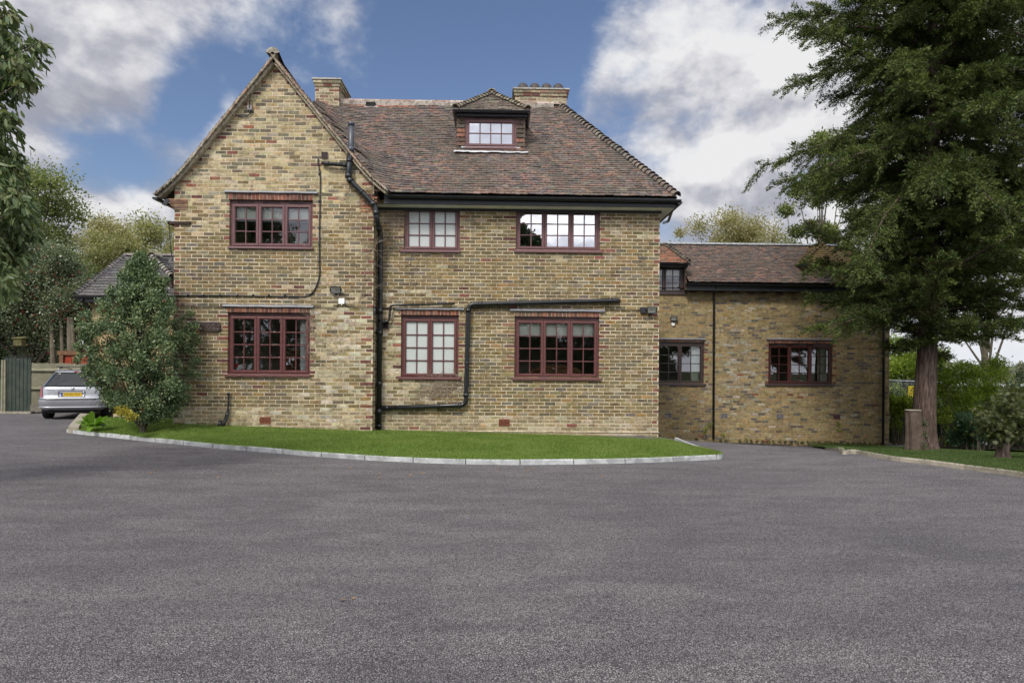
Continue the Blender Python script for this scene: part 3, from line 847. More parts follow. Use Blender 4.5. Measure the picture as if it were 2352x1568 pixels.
# ---- roofs
def tile_slope(mb, O, U, V, vmax, clip, gauge=.100, tw=.165, pal=PAL_TILE, seed=1, warp=None, lift=.020, skip=None, palf=None, mi=0):
    """rows of separate tiles on a slope; O corner, U along the eaves, V up the slope"""
    rg = random.Random(seed); N = U.cross(V).normalized()
    if N.z < 0: N = -N
    r = 0; v = 0.0
    while v < vmax - .01:
        lo, hi = clip(v + gauge * .5)
        if hi - lo > .03:
            off = (r % 2) * tw / 2 + rg.uniform(-.015, .015); x = math.floor((lo - off) / tw) * tw + off
            rowj = rg.uniform(-.003, .003)
            while x < hi:
                a, b = max(x + .002, lo), min(x + tw - .002, hi); x += tw
                if b - a < .02: continue
                if skip and skip((a + b) / 2, v): continue
                j1, j2 = rg.uniform(-.005, .005), rg.uniform(-.005, .005); s1 = rg.uniform(-.004, .004) + rowj
                hh = lift + rg.uniform(-.004, .006)
                def pt(u, vv, n_):
                    w = warp(u, vv) if warp else 0
                    return O + U * u + V * vv + N * (n_ + w)
                vt = v + gauge + .018
                sag = rg.uniform(.000, .004)
                c = pick(palf(a, v) if palf else pal)
                n = len(mb.v)
                mb.v += [tuple(q) for q in (pt(a, v + s1 + j1 * .5, hh + j1), pt(b, v + s1 + j2 * .5, hh + j2), pt(b, vt, .006), pt(a, vt, .006),
                                            pt(a, v + s1 + j1 * .5, hh + j1 - .016), pt(b, v + s1 + j2 * .5, hh + j2 - .016), pt(b, vt, -.010), pt(a, vt, -.010))]
                mb.face((n, n + 1, n + 2, n + 3), c, mi); mb.face((n + 4, n + 5, n + 1, n), c, mi)
                mb.face((n + 5, n + 6, n + 2, n + 1), c, mi); mb.face((n + 7, n + 4, n, n + 3), c, mi); mb.face((n + 7, n + 6, n + 5, n + 4), c, mi)
        v += gauge; r += 1
def half_round(mb, a, b, r0, r1, up=Vector((0, 0, 1)), pal=PAL_TILE, seg=8, th=.014, span=150, mi=0, col=None):
    """one curved ridge or hip tile from a to b"""
    a, b = Vector(a), Vector(b); t = (b - a).normalized(); s = t.cross(up).normalized(); u = s.cross(t).normalized(); n = len(mb.v); c = col or pick(pal)
    for (p, r) in ((a, r0), (b, r1)):
        for rr in (r, r - th):
            for k in range(seg + 1):
                an = R(90 - span / 2 + span * k / seg); mb.v.append(tuple(p + s * math.cos(an) * rr + u * (math.sin(an) * rr - r * .35)))
    q = seg + 1
    for k in range(seg):
        mb.face((n + k, n + k + 1, n + 2 * q + k + 1, n + 2 * q + k), c, mi)
        mb.face((n + k, n + q + k, n + q + k + 1, n + k + 1), c, mi)
        mb.face((n + 2 * q + k, n + 2 * q + k + 1, n + 3 * q + k + 1, n + 3 * q + k), c, mi)
        mb.face((n + q + k, n + 3 * q + k, n + 3 * q + k + 1, n + q + k + 1), c, mi)
def hip_line(mb, a, b, n, r=.105, pal=PAL_TILE, up=Vector((0, 0, 1)), lift=.03, mi=0):
    a, b = Vector(a), Vector(b); d = (b - a); L = d.length; d.normalize(); st = L / n
    for k in range(n):
        p = a + d * st * k; q = p + d * (st * 1.35)
        j = Vector((uni(-.008, .008), uni(-.008, .008), uni(-.004, .008)))
        half_round(mb, p + Vector((0, 0, lift + .015)) + j, q + Vector((0, 0, lift - .015)) + j, r * uni(.95, 1.08), r * .62, up, pal, span=165, mi=mi)

YE, YR = 13.80, 17.2
zR = P(1000, 240, YR)[1]; zEv = P(1200, 449, YE)[1]
V1 = Vector((0, YR - YE, zR - zEv)); LV = V1.length; V1.normalize(); mslope = (zR - zEv) / (YR - YE)
xE = P(1556, 452, YE)[0]; xH = P(1288, 240, YR)[0]
def main_clip(v):
    t = v / LV; z = zEv + (zR - zEv) * t
    lo = max(apex[0], apex[0] + (apex[1] - z) / slR - .45)
    return lo + 6, (xE + (xH - xE) * t) + 6
def warp_main(u, v):
    x = u - 6; z = zEv + (zR - zEv) * v / LV; zg = apex[1] + .1 - (x - apex[0]) * slR
    d = z - zg
    return .02 + .26 * math.exp(-max(d, 0) / .38) * min(1, .1 + v / 1.3) + .012 * math.sin(x * 1.7 + 1) * math.sin(v * 1.1)
def pal_roof(u, v):
    x = u - 6
    p = .25 + .5 * math.exp(-((x + .9) / .55) ** 2) * (v < 2.2) + .45 * math.exp(-((x - 1.9) / .5) ** 2) * (v < 2.6) + .4 * math.exp(-((x - .3) / .8) ** 2) * (v < 1.6)
    return PAL_TILE_W if rnd() < p else PAL_TILE
DY = 15.3
dz0 = zEv + mslope * (DY - YE)
m = MB(); Om = Vector((-6, YE, zEv))
tile_slope(m, Om, Vector((1, 0, 0)), V1, LV, main_clip, warp=warp_main, palf=pal_roof, seed=21)
# right hipped end and the back slope
pe = Vector((xE, YE, zEv)); pbk = Vector((xE, 20.6, zEv)); ph = Vector((xH, YR, zR))
Uh = Vector((0, 1, 0)); Vh = (ph - Vector((xE, YR, zEv))); Lh = Vh.length; Vh.normalize()
tile_slope(m, pe, Uh, Vh, Lh, lambda v: ((YR - YE) * v / Lh, 6.8 - (6.8 - (YR - YE)) * v / Lh), seed=22, gauge=.1, tw=.165)
m.poly([(apex[0], 20.6, zEv), (xE, 20.6, zEv), (xH, YR, zR), (apex[0], YR, zR)], (.1, .08, .07), 0)
part(m, 'main_roof', M['tile'], house)
m = MB()
x = apex[0] + .2
while x < xH - .1:      # ridge
    half_round(m, (x, YR, zR + .02 + uni(-.004, .006)), (min(x + .45, xH + .05), YR, zR + .022), .125, .125, col=pick([(2, (.34, .25, .20)), (2, (.40, .33, .28)), (1, (.26, .17, .13))])); x += .455
m.box(apex[0], xH - .2, YR - .16, YR - .06, zR - .12, zR + .01, (.36, .32, .28), 0)
part(m, 'ridge_tiles', M['tile'], house, smooth=False)
m = MB(); HP_ = [(3, (.20, .165, .14)), (2, (.165, .135, .115)), (2, (.24, .21, .175))]; hip_line(m, pe + Vector((0, 0, .02)), ph, 38, .12, pal=HP_); hip_line(m, pbk, ph, 20, .12, pal=HP_)
half_round(m, ph + Vector((-.25, 0, .03)), ph + Vector((.12, 0, .0)), .13, .10, col=(.42, .38, .32))
part(m, 'hip_tiles', M['tile'], house)
# bright replacement tiles under the ridge
m = MB(); x = apex[0] + .8
while x < P(955, 255, YR)[0]:
    w = uni(.14, .2); z = zR - .16 + uni(-.006, .006); m.box(x, x + w - .01, YR - .215, YR - .12, z, z + .026, pick([(2, (.42, .17, .11)), (1, (.48, .24, .17))]), 0); x += w
px = P(855, 247, YR)[0]; m.box(px - .12, px + .12, YR - .225, YR - .1, zR - .17, zR - .05, (.02, .02, .02), 0)
m.box(px - .19, px + .19, YR - .235, YR - .12, zR - .205, zR - .17, (.5, .52, .55), 0)
part(m, 'patched_tiles', M['tile'], house)

# gable roof: two slopes running back
YV = 13.60
mb_ = MB(); apz = apex[1] + .06
def gslope(mb, side):
    sl = slL if side < 0 else slR; ft = gl if side < 0 else gr
    ex = ft[0] + side * .02; L = math.hypot(ex - apex[0], apz - (apz - abs(ex - apex[0]) * sl))
    Vv = Vector((apex[0] - ex, 0, abs(ex - apex[0]) * sl)); L = Vv.length; Vv.normalize()
    O = Vector((ex, YV, apz - abs(ex - apex[0]) * sl))
    back = 20.6 if side < 0 else 17.0
    def warp(u, v):      # bellcast kick at the eaves
        return .10 * max(0, 1 - v / .8) ** 2
    tile_slope(mb, O, Vector((0, 1, 0)), Vv, L, lambda v: (0.0, back - YV), pal=PAL_TILE_W, seed=30 + side, warp=warp, lift=.024)
    return O, Vv, L
OL, VL, LL = gslope(mb_, -1); OR_, VR_, LR_ = gslope(mb_, 1)
part(mb_, 'gable_roof', M['tile'], house)
# verge: undercloak and stacked tile edges
m = MB()
for O, Vv, L, side in ((OL, VL, LL, -1), (OR_, VR_, LR_, 1)):
    N = Vector((side * Vv.z, 0, abs(Vv.x))).normalized()
    k = 0; v = 0.0
    while v < L - .02:
        kick = .10 * max(0, 1 - v / .8) ** 2
        for q in range(2):
            vv = v + q * .05; c = pick([(3, (.33, .27, .20)), (2, (.40, .34, .26)), (1.2, (.22, .17, .135)), (1, (.34, .22, .16))] if side > 0 or v > 1.4 else [(2, (.42, .38, .31)), (1, (.26, .21, .17))])
            base = O + Vv * vv + N * (kick - .032 - .018 * q)
            a = base + Vector((0, -.018 - uni(0, .01), 0)); b = a + Vv * .115 + N * .012
            th = N * .020; d = Vector((0, .16, 0))
            m.hexa([a, a + d, b + d, b, a + th, a + d + th, b + d + th, b + th], c, 0)
        v += .095
    # mortar fillet beneath
    for s_ in range(24):
        v0, v1 = L * s_ / 24, L * (s_ + 1) / 24
        k0, k1 = .10 * max(0, 1 - v0 / .8) ** 2, .10 * max(0, 1 - v1 / .8) ** 2
        a, b = O + Vv * v0 + N * (k0 - .095), O + Vv * v1 + N * (k1 - .095); d = Vector((0, .15, 0)); th = N * .050; sh = Vector((0, .045, 0))
        m.hexa([a + sh, a + sh + d, b + sh + d, b + sh, a + sh + th, a + sh + d + th, b + sh + d + th, b + sh + th], (.40, .35, .26), 0)
part(m, 'verge', M['tile'], house)
m = MB(); n = 14
for k in range(14):
    y = YV - .03 + k * .46; half_round(m, (apex[0], y, apz + (.05 if k == 0 else .0)), (apex[0], y + .45, apz + (.0)), .14 if k == 0 else .10, .10, col=(.38, .35, .28) if k == 0 else (.30, .24, .19))
m.v += []; half_round(m, (apex[0], YV - .045, apz + .05), (apex[0], YV - .02, apz + .05), .145, .15, col=(.42, .39, .32), th=.10)
part(m, 'gable_ridge_tiles', M['tile'], house)

# ---- chimneys
def chimney(px0, px1, pyt, Y, depth, zb, xr=None, pots=None, drop=0):
    xa, xb = P(px0, pyt + 20, Y)[0], P(px1, pyt + 20, Y)[0]; zt = P((px0 + px1) / 2, pyt, Y)[1]
    m = MB(); pal = lambda x, z: [(4, (.30, .27, .18)), (3, (.36, .32, .22)), (2, (.20, .17, .12)), (1, (.26, .15, .11))]
    capz = zt - .05
    for pl_, s0, s1, sd in ((front_at(Y), xa, xb, 1), (lambda s, d, z: (xb - d, s, z), Y + .012, Y + depth, 2), (lambda s, d, z: (xa + d, s, z), Y + .012, Y + depth, 3)):
        slab(m, s0, s1, zb, capz, [], pl_, th=.1)
        brick_face(m, s0, s1, zb, capz - .17, [], None, pal=pal, place=pl_, seed=40 + sd, red_p=.05)
    for k in range(2):      # oversailing courses
        e = .025 + .022 * k; za = capz - .165 + .078 * k
        x = xa - e
        m.box(xa - e + .006, xb + e - .006, Y - e + .006, Y + depth + e - .006, za, za + .0775, None, 0)
        while x < xb + e - .03:
            w = min(.23, xb + e - x); m.box(x + .005, x + w - .005, Y - e - .002, Y - e + .1, za + .004, za + .07, pick(pal(0, 0) if rnd() > .12 else RED), 1); x += .235
        y = Y - e
        while y < Y + depth + e - .03:
            w = min(.23, Y + depth + e - y)
            m.box(xb + e - .1, xb + e + .002, y + .005, y + w - .005, za + .004, za + .07, pick(pal(0, 0)), 1); y += .235
    c = part(m, 'chimney', BR, house)
    m = MB(); e = .07
    m.hexa([(xa - e, Y - e, capz), (xb + e, Y - e, capz), (xb + e, Y + depth + e, capz), (xa - e, Y + depth + e, capz),
            (xa - e + .01, Y - e + .01, zt - .01), (xb + e - .01, Y - e + .01, zt - .01), (xb + e - .01, Y + depth + e - .01, zt - .01), (xa - e + .01, Y + depth + e - .01, zt - .01)], None)
    m.hexa([(xa + .02, Y + .02, zt - .012), (xb - .02, Y + .02, zt - .012), (xb - .02, Y + depth - .02, zt - .012), (xa + .02, Y + depth - .02, zt - .012),
            (xa + .2, Y + .2, zt + .04), (xb - .2, Y + .2, zt + .04), (xb - .2, Y + depth - .2, zt + .04), (xa + .2, Y + depth - .2, zt + .04)], None)
    part(m, 'chimney_cap', M['cement'], c)
    for pxp in (pots or []):
        X = P(pxp, pyt, Y + depth * .5)[0]; m = MB(); cy = Y + depth * .5
        prof = [(.145, -.02), (.145, .09), (.165, .10), (.165, .125), (.15, .135), (.145, .18), (.12, .235), (.07, .275), (.01, .29)]
        nn = len(m.v); sg = 18
        for r_, z in prof:
            for k in range(sg): m.v.append((X + r_ * math.cos(2 * math.pi * k / sg), cy + r_ * math.sin(2 * math.pi * k / sg), zt + z))
        for a in range(len(prof) - 1):
            for k in range(sg): m.face((nn + a * sg + k, nn + a * sg + (k + 1) % sg, nn + (a + 1) * sg + (k + 1) % sg, nn + (a + 1) * sg + k))
        part(m, 'chimney_pot', [M['pot']], c, smooth=True)
    return c
M['pot'] = simple('dark_clay_pot', (.045, .036, .034), .6, .4, .2, 8)
ch1 = chimney(724, 779, 180, 16.9, 1.0, zR - 1.0); ch1['label'] = 'short square brick chimney without pots beside the gable'
ch2 = chimney(1183, 1302, 203, 17.55, .75, zR - 1.5, pots=(1201, 1228, 1255, 1282)); ch2['label'] = 'wide brick chimney with four domed pots'

# ---- gutters, fascia, soffit
def gutter(par, a, b, r=.058, mat='plastic', drop=0.0, clips=True, name='gutter'):
    a, b = Vector(a), Vector(b); t = (b - a).normalized(); s = t.cross(Vector((0, 0, 1))).normalized(); m = MB(); sg = 10
    nn = len(m.v)
    for p in (a, b):
        for rr in (r, r - .006):
            for k in range(sg + 1):
                an = math.pi + math.pi * k / sg; m.v.append(tuple(p + s * math.cos(an) * rr + Vector((0, 0, math.sin(an) * rr))))
    q = sg + 1
    for k in range(sg):
        m.face((nn + k, nn + k + 1, nn + 2 * q + k + 1, nn + 2 * q + k)); m.face((nn + q + k, nn + 3 * q + k, nn + 3 * q + k + 1, nn + q + k + 1))
    for e in (0, 2): m.face([nn + e * q + k for k in range(q)])
    L = (b - a).length
    if clips:
        n = max(1, int(L / .95))
        for k in range(n + 1):
            p = a + t * (L * (k + .1) / (n + .2)); hh = []
            for dx_ in (-.015, .015):
                for kk in range(sg + 1):
                    an = math.pi + math.pi * kk / sg; hh.append(tuple(p + t * dx_ + s * math.cos(an) * (r + .005) + Vector((0, 0, math.sin(an) * (r + .005)))))
            c = len(m.v); m.v += hh
            for kk in range(sg): m.face((c + kk, c + kk + 1, c + q + kk + 1, c + q + kk))
    return part(m, name, M[mat], par, smooth=False)
zg_ = P(1200, 454, YE - .03)[1]
xgl = P(893, 450, YE)[0]
zgl, zgr = P(893, 452, YE)[1], P(1556, 463, YE)[1]
zgm = (zgl + zgr) / 2
gutter(house, (xgl, YE - .045, zgl + .025), (xE + .06, YE - .045, zgr + .02), r=.062)
gutter(house, (xE + .04, YE - .06, zgr - .02), (xE + .04, 20.6, zgr - .02))
m = MB(); m.box(xgl - .1, xE - .02, YE + .02, YE + .045, zgm - .13, zgm + .06)
m.box(xE - .04, xE - .015, YE + .046, 20.5, zgm - .14, zgm + .03)
part(m, 'fascia', M['plastic_matt'], house)
m = MB(); zs = zgm - .135
m.poly([(xg1 - .05, YE + .045, zs), (xE - .04, YE + .045, zs), (xE - .04, 20.5, zs), (xm1 + .01, 20.5, zs), (xm1 + .01, YM - .008, zs), (xg1 - .05, YM - .008, zs)])
part(m, 'soffit', M['soffit'], house)
m = MB(); m.box(xg1 + .02, xm1 + .03, YM - .03, YM + .02, zs - .055, zs - .004)
part(m, 'wall_plate', M['plastic_matt'], house)
gutter(house, (gl[0] - .04, YV - .06, gl[1] + .03), (gl[0] - .04, 20.6, gl[1] + .01))
m = MB(); m.prism([(gl[0] + .06, gl[1] - .10), (gl[0] + .16, gl[1] + .03), (gl[0] + .22, gl[1] - .0), (gl[0] + .14, gl[1] - .13)], YV + .02, YV + .05)
mz = MB(); mz.prism([(gl[0] + .02, gl[1] - .14), (gl[0] + .30, gl[1] + .20), (gl[0] + .36, gl[1] + .14), (gl[0] + .16, gl[1] - .20)], YV + .02, YV + .05)
part(m, 'barge_end', M['plastic_matt'], house)
# swan neck down pipe at the right corner
m = MB()
def PX(px, py, Y): x, z = P(px, py, Y); return Vector((x, Y, z))
m.tube(bend([PX(1552, 470, 14.3), PX(1545, 480, 15.2), PX(1535, 508, 16.2), PX(1524, 512, 17.0)], .12), .034, 10)
part(m, 'down_pipe', M['plastic'], house, smooth=True)
m = MB(); x0_, zz = P(1180, 246, YR)
part_pipes = []
def pipe(par, name, pts, r, mat='plastic', collars=(), Y=None, rad=.09, cr=1.22, seg=12, label=None):
    w = [PX(*p) if len(p) == 3 and isinstance(p, tuple) else Vector(p) for p in pts]
    m = MB(); m.tube(bend(w, rad), r, seg)
    for c in collars:
        if len(c) == 3:
            i, t, L = c
            a = w[i].lerp(w[i + 1], t); d = (w[i + 1] - w[i]).normalized()
            m.tube([a - d * L / 2, a + d * L / 2], r * cr, seg)
    return part(m, name, M[mat], par, smooth=True, label=label)
yp = YG - .10; ym = YM - .09
o = pipe(house, 'soil_pipe', [(807, 283, yp), (806, 345, yp), (800, 409, yp)], .056, 'pvc_grey', [(0, .03, .07), (0, .97, .10)], label='faded grey top of the soil pipe')
pipe(house, 'soil_pipe', [(804, 352, yp), (800, 410, yp), (862, 473, yp), (866, 505, yp), (874, 540, yp + .3), (873, 700, ym), (870, 992, ym)], .056, 'plastic',
     [(0, .3, .05), (0, .9, .1), (1, .07, .10), (1, .5, .03), (1, .93, .1), (2, .5, .1), (3, .5, .06), (4, .1, .04), (5, .05, .12), (5, .22, .10), (5, .62, .10), (5, .84, .12), (5, .95, .06)])
pipe(house, 'waste_pipe', [(741, 375, yp + .06), (748, 375, yp), (799, 380, yp)], .040, 'plastic', [(1, .12, .05), (1, .85, .07)], rad=.05)
pipe(house, 'waste_pipe', [(876, 937, ym + .01), (1070, 930, ym + .01), (1076, 699, ym + .01), (1418, 690, ym + .01), (1421, 691, ym + .09)], .051, 'plastic',
     [(0, .07, .06), (0, .42, .03), (0, .68, .03), (0, .93, .07), (1, .10, .07), (1, .42, .03), (1, .94, .08), (2, .08, .09), (2, .34, .03), (2, .72, .03), (2, .95, .08)], rad=.13)
pipe(house, 'overflow_pipe', [(877, 740, ym), (894, 737, ym), (897, 701, ym), (1045, 697, ym + .02)], .023, 'plastic', [(1, .4, .05), (2, .22, .04), (0, .2, .05), (2, .95, .05)], rad=.06)
pipe(house, 'overflow_pipe', [(861, 703, yp + .06), (860, 722, yp + .05), (868, 728, yp + .1), (873, 738, ym - .02)], .020, 'plastic', [(0, .1, .06)], rad=.05)
m = MB()
for (px, py) in ((869, 978), (873, 688), (801, 383), (836 + 0, 440)):
    pass
# cables
def clipcable(pts, r, clips, par=house, mat='plastic'):
    w = [PX(*p) for p in pts]; m = MB(); m.tube(bend(w, .30, 8), r, 8)
    for c in clips:
        p = PX(*c); m.box(p.x - .016, p.x + .016, p.y - r - .006, p.y + .03, p.z - .02, p.z + .02)
    return part(m, 'cable', M['plastic'], par, smooth=True)
yc = YG - .022
clipcable([(397, 684, yc + .05), (402, 679, yc), (480, 678, yc), (560, 679, yc), (715, 681, yc), (735, 640, yc), (733, 560, yc), (735, 470, yc), (736, 400, yc), (730, 372, yc), (731, 364, yc)], .014,
          [(px, 677.5, yc) for px in (432, 468, 506, 546, 582, 618, 655)] + [(733.5, py, yc) for py in (400, 462, 524, 560, 600)])
clipcable([(399, 703, yc), (450, 703, yc), (514, 704, yc)], .007, [])
clipcable([(721, 706, yc), (772, 706, yc), (777, 698, yc), (781, 692, yc)], .007, [])
clipcable([(790, 692, yc), (796, 704, yc), (830, 706, yc), (858, 706, yc)], .007, [])
clipcable([(877, 706, YM - .02), (1010, 708, YM - .02), (1140, 707, YM - .02), (1200, 709, YM - .02)], .007, [])
clipcable([(1389, 711, YM - .02), (1450, 711, YM - .02), (1470, 712, YM - .02)], .007, [])
clipcable([(574, 249, yc - .01), (580, 256, yc - .01), (572, 264, yc - .01), (556, 267, yc - .01), (545, 266, yc - .01)], .010, [])
# cable bundle and capped ducts at the foot of the gable
pipe(house, 'cable_duct', [(525, 903, YG + .02), (525, 903, YG - .05), (524, 942, YG - .05), (522, 952, YG - .06)], .015, 'plastic', [(1, .02, .06), (1, .5, .03), (1, .95, .03)], cr=1.9)
pipe(house, 'cable_duct', [(523, 944, YG - .05), (519, 962, YG - .08), (510, 982, YG - .14)], .036, 'plastic', rad=.1)
pipe(house, 'cable_duct', [(507, 966, YG - .10), (502, 980, YG - .16)], .038, 'plastic', rad=.1)
# gutter hopper things: vents
def grille(par, px, py, Y, w, h, mat, cells=(7, 4), name='air_brick', proud=.012):
    c = PX(px, py, Y); m = MB(); x0, x1, z0, z1 = c.x - w / 2, c.x + w / 2, c.z - h / 2, c.z + h / 2
    nx, nz = cells; b = .012; bw = .008
    m.box(x0, x1, Y + .0, Y + .004, z0, z1, None, 1)
    f = Y - proud
    m.box(x0, x1, f, Y + .02, z1 - b, z1); m.box(x0, x1, f, Y + .02, z0, z0 + b); m.box(x0, x0 + b, f + .001, Y + .02, z0 + b, z1 - b); m.box(x1 - b, x1, f + .001, Y + .02, z0 + b, z1 - b)
    for i in range(1, nx): x = x0 + b + (w - 2 * b) * i / nx; m.box(x - bw / 2, x + bw / 2, f + .002, Y + .01, z0 + b, z1 - b)
    for i in range(1, nz): z = z0 + b + (h - 2 * b) * i / nz; m.box(x0 + b, x1 - b, f + .0045, Y + .012, z - bw / 2, z + bw / 2)
    return part(m, name, [M[mat], M['black']], par)
grille(house, 609, 965, YG - .008, .22, .135, 'terracotta')
grille(house, 1158, 970, YM - .008, .235, .14, 'terracotta')
grille(house, 746, 357, YG - .008, .13, .13, 'frame_dark', (5, 5), name='wall_vent', proud=.03)
grille(house, 886, 747, YM - .02, .13, .15, 'frame_dark', (1, 4), name='wall_vent', proud=.03)
# junction boxes
def jbox(par, px, py, Y, s, mat, ball=False):
    c = PX(px, py, Y); m = MB(); m.box(c.x - s / 2, c.x + s / 2, Y - .05, Y, c.z - s / 2, c.z + s / 2)
    m.tube([(c.x, Y - .03, c.z - s / 2), (c.x, Y - .03, c.z - s / 2 - .03)], .012, 8)
    m.tube([(c.x - s / 2 - .02, Y - .03, c.z + s * .15), (c.x - s / 2, Y - .03, c.z + s * .15)], .012, 8)
    o = part(m, 'junction_box', M[mat], par, bevel=.006)
    return o
jbox(house, 785.5, 692, YG - .008, .115, 'white'); jbox(house, 1477, 712.5, YM - .008, .13, 'plastic')
jbox(house, 575, 249, YG - .008, .10, 'vent_grey')
# hinge like strap on the left corner
m = MB(); a = PX(385, 511, YG - .02); b = PX(438, 512, YG - .02); m.box(a.x, b.x, YG - .03, YG - .008, a.z - .03, a.z + .025)
for k in range(5): m.box(a.x + .2 + k * .06, a.x + .225 + k * .06, YG - .042, YG - .03, a.z - .012, a.z + .012)
m.box(a.x, a.x + .03, YG - .03, YG + .2, a.z - .03, a.z + .025)
part(m, 'iron_strap', M['wood_old'], house)
clip2 = MB(); clip2.tube(bend([PX(388, 515, YG + .1), PX(391, 560, YG + .1), PX(396, 600, YG + .1)], .1), .010, 6); part(clip2, 'cable', M['plastic'], house)
m = MB(); a = PX(398, 518, YG + .2); m.box(xg0 - .06, xg0 + .0, YG + .15, YG + .25, P(398, 553, YG)[1], P(398, 517, YG)[1]); part(m, 'junction_box', M['plastic'], house)

# ---- dormer
dw = rect(1068, 1186, 268, 338, DY)
m = MB()
dxl, dxr = P(1050, 300, DY)[0], P(1205, 300, DY)[0]; dzt = P(1128, 262, DY)[1]; dzb = P(1128, 347, DY)[1]
for xa, xb in ((dxl, dw[0] - .0), (dw[1], dxr)):      # hung tiles either side
    z = dzb
    m.box(xa + .01, xb - .005, DY + .0, DY + .02, dzb, dzt, (.09, .07, .06))
    while z < dzt:
        zt2 = min(z + .105, dzt); a0, a1 = DY - .045, DY - .02
        for u0, u1 in ((xa, (xa + xb) / 2 if rnd() < .0 else xb),):
            m.hexa([(u0, a0, z), (u1, a0, z), (u1, DY + .01, z), (u0, DY + .01, z), (u0, a1, zt2), (u1, a1, zt2), (u1, DY + .01, zt2), (u0, DY + .01, zt2)], pick([(3, (.105, .075, .06)), (2, (.085, .07, .06)), (1.5, (.24, .115, .075)), (1, (.16, .10, .075))]))
        z += .105
for X, sg in ((dxl, -1), (dxr, 1)):                   # cheeks running back into the roof
    z = dzb
    while z < dzt:
        zt2 = min(z + .105, dzt); yb0 = YE + (z - zEv) / mslope + .1
        if yb0 > DY:
            m.hexa([(X + sg * .022, DY - .03, z), (X + sg * .022, yb0, z), (X - sg * .03, yb0, z), (X - sg * .03, DY - .03, z), (X, DY - .03, zt2), (X, yb0, zt2), (X - sg * .03, yb0, zt2), (X - sg * .03, DY - .03, zt2)], pick(PAL_TILE_W))
        z += .105
m.box(dxl, dxr, DY + .002, DY + .04, dzt - .06, dzt)
dorm = part(m, 'dormer', M['tile'], house)
zd = P(1128, 253, DY - .15)[1]; exl, exr = P(1041, 253, DY - .15)[0], P(1217, 253, DY - .15)[0]
yfd = DY - .15; ax = P(1130, 216, DY + .95); apd = Vector((ax[0], DY + .75, P(1130, 216, DY + .75)[1]))
m = MB()
A_, B_ = Vector((exl + .05, yfd, zd)), Vector((exr - .05, yfd, zd)); mid = (A_ + B_) / 2
Vd = apd - Vector((apd.x, yfd, zd)); Ld = Vd.length; Vd.normalize(); wU = (B_ - A_).length; ctr = apd.x - A_.x
tile_slope(m, A_, Vector((1, 0, 0)), Vd, Ld, lambda v: (ctr * v / Ld, wU - (wU - ctr) * v / Ld), pal=[(2, (.165, .125, .105)), (2, (.22, .20, .155)), (2, (.13, .10, .09))], seed=51, gauge=.085)
for X, sg in ((A_.x, 1), (B_.x, -1)):
    Vs = Vector((apd.x - X, 0, apd.z - zd)); Ls = Vs.length; Vs.normalize()
    tile_slope(m, Vector((X, yfd, zd)), Vector((0, 1, 0)), Vs, Ls, lambda v: ((apd.y - yfd) * v / Ls, 3.2), seed=52, gauge=.1, pal=PAL_TILE_W)
HPAL = [(2, (.26, .235, .18)), (2, (.17, .14, .11)), (1, (.33, .29, .22))]
hip_line(m, A_ + Vector((.0, 0, .02)), apd, 13, .085, pal=HPAL); hip_line(m, B_ + Vector((0, 0, .02)), apd, 13, .085, pal=HPAL)
for k in range(6): half_round(m, (apd.x, apd.y - .06 + .4 * k, apd.z + .04), (apd.x, apd.y + .35 + .4 * k, apd.z + .04), .12, .12, col=(.36, .33, .26))
for q_ in (A_, B_): half_round(m, q_ + Vector((0, -.02, .07)), q_ + Vector((0, .12, .08)), .11, .05, col=(.40, .38, .30))
m.build('dormer_roof', M['tile'], dorm)
g1 = gutter(dorm, (exl, yfd - .03, zd - .02), (exr, yfd - .03, zd - .02), r=.055)
g2 = gutter(dorm, (exl + .03, yfd - .06, zd - .02), (exl + .03, DY + 1.4, zd - .02), r=.055)
g3 = gutter(dorm, (exr - .03, yfd - .06, zd - .02), (exr - .03, DY + 1.4, zd - .02), r=.055)
m = MB(); m.box(exl + .06, exr - .06, yfd + .035, DY + .05, zd - .125, zd - .02)
m.box(exl + .06, exl + .12, DY + .05, DY + 1.2, zd - .125, zd - .02); m.box(exr - .12, exr - .06, DY + .05, DY + 1.2, zd - .125, zd - .02)
m.build('dormer_fascia', M['plastic_matt'], dorm)
m = MB(); N = 22
za_ = dzb - .01; yy = lambda z: YE + (z - zEv) / mslope
m.box(dxl + .1, dxr - .1, DY - .03, DY + .03, dzb - .08, dw[2] - .0)
pr = [[(dxl - .06 + (dxr - dxl + .14) * k / N, yy(dzb - .10) - .13 + uni(-.006, .006), dzb - .105 + uni(-.008, .008)), (dxl - .06 + (dxr - dxl + .14) * k / N, DY - .05, dzb - .005)] for k in range(N + 1)]
for k in range(N): m.quad(pr[k][0], pr[k + 1][0], pr[k + 1][1], pr[k][1])
m.build('lead_apron', M['lead_white'], dorm)
wd = window(dorm, dw, DY - .02, 1, 4, 2, 'frame_up', 'glass_bright', (dw[0] - .0, dw[1] + .0, dw[2] - .06, dw[2] - .01), None, None, top=.085, room=False, depth=.02)
m = MB(); m.box(dw[0] + .03, dw[1] - .03, DY + .12, DY + .13, dw[2], dw[3]); m.build('blind', M['white'], dorm)
m = MB(); m.box(dw[0] - .0, dw[1] + .0, DY + .14, DY + .9, dw[2], dw[3]); m.build('room_wall', M['room'], dorm)
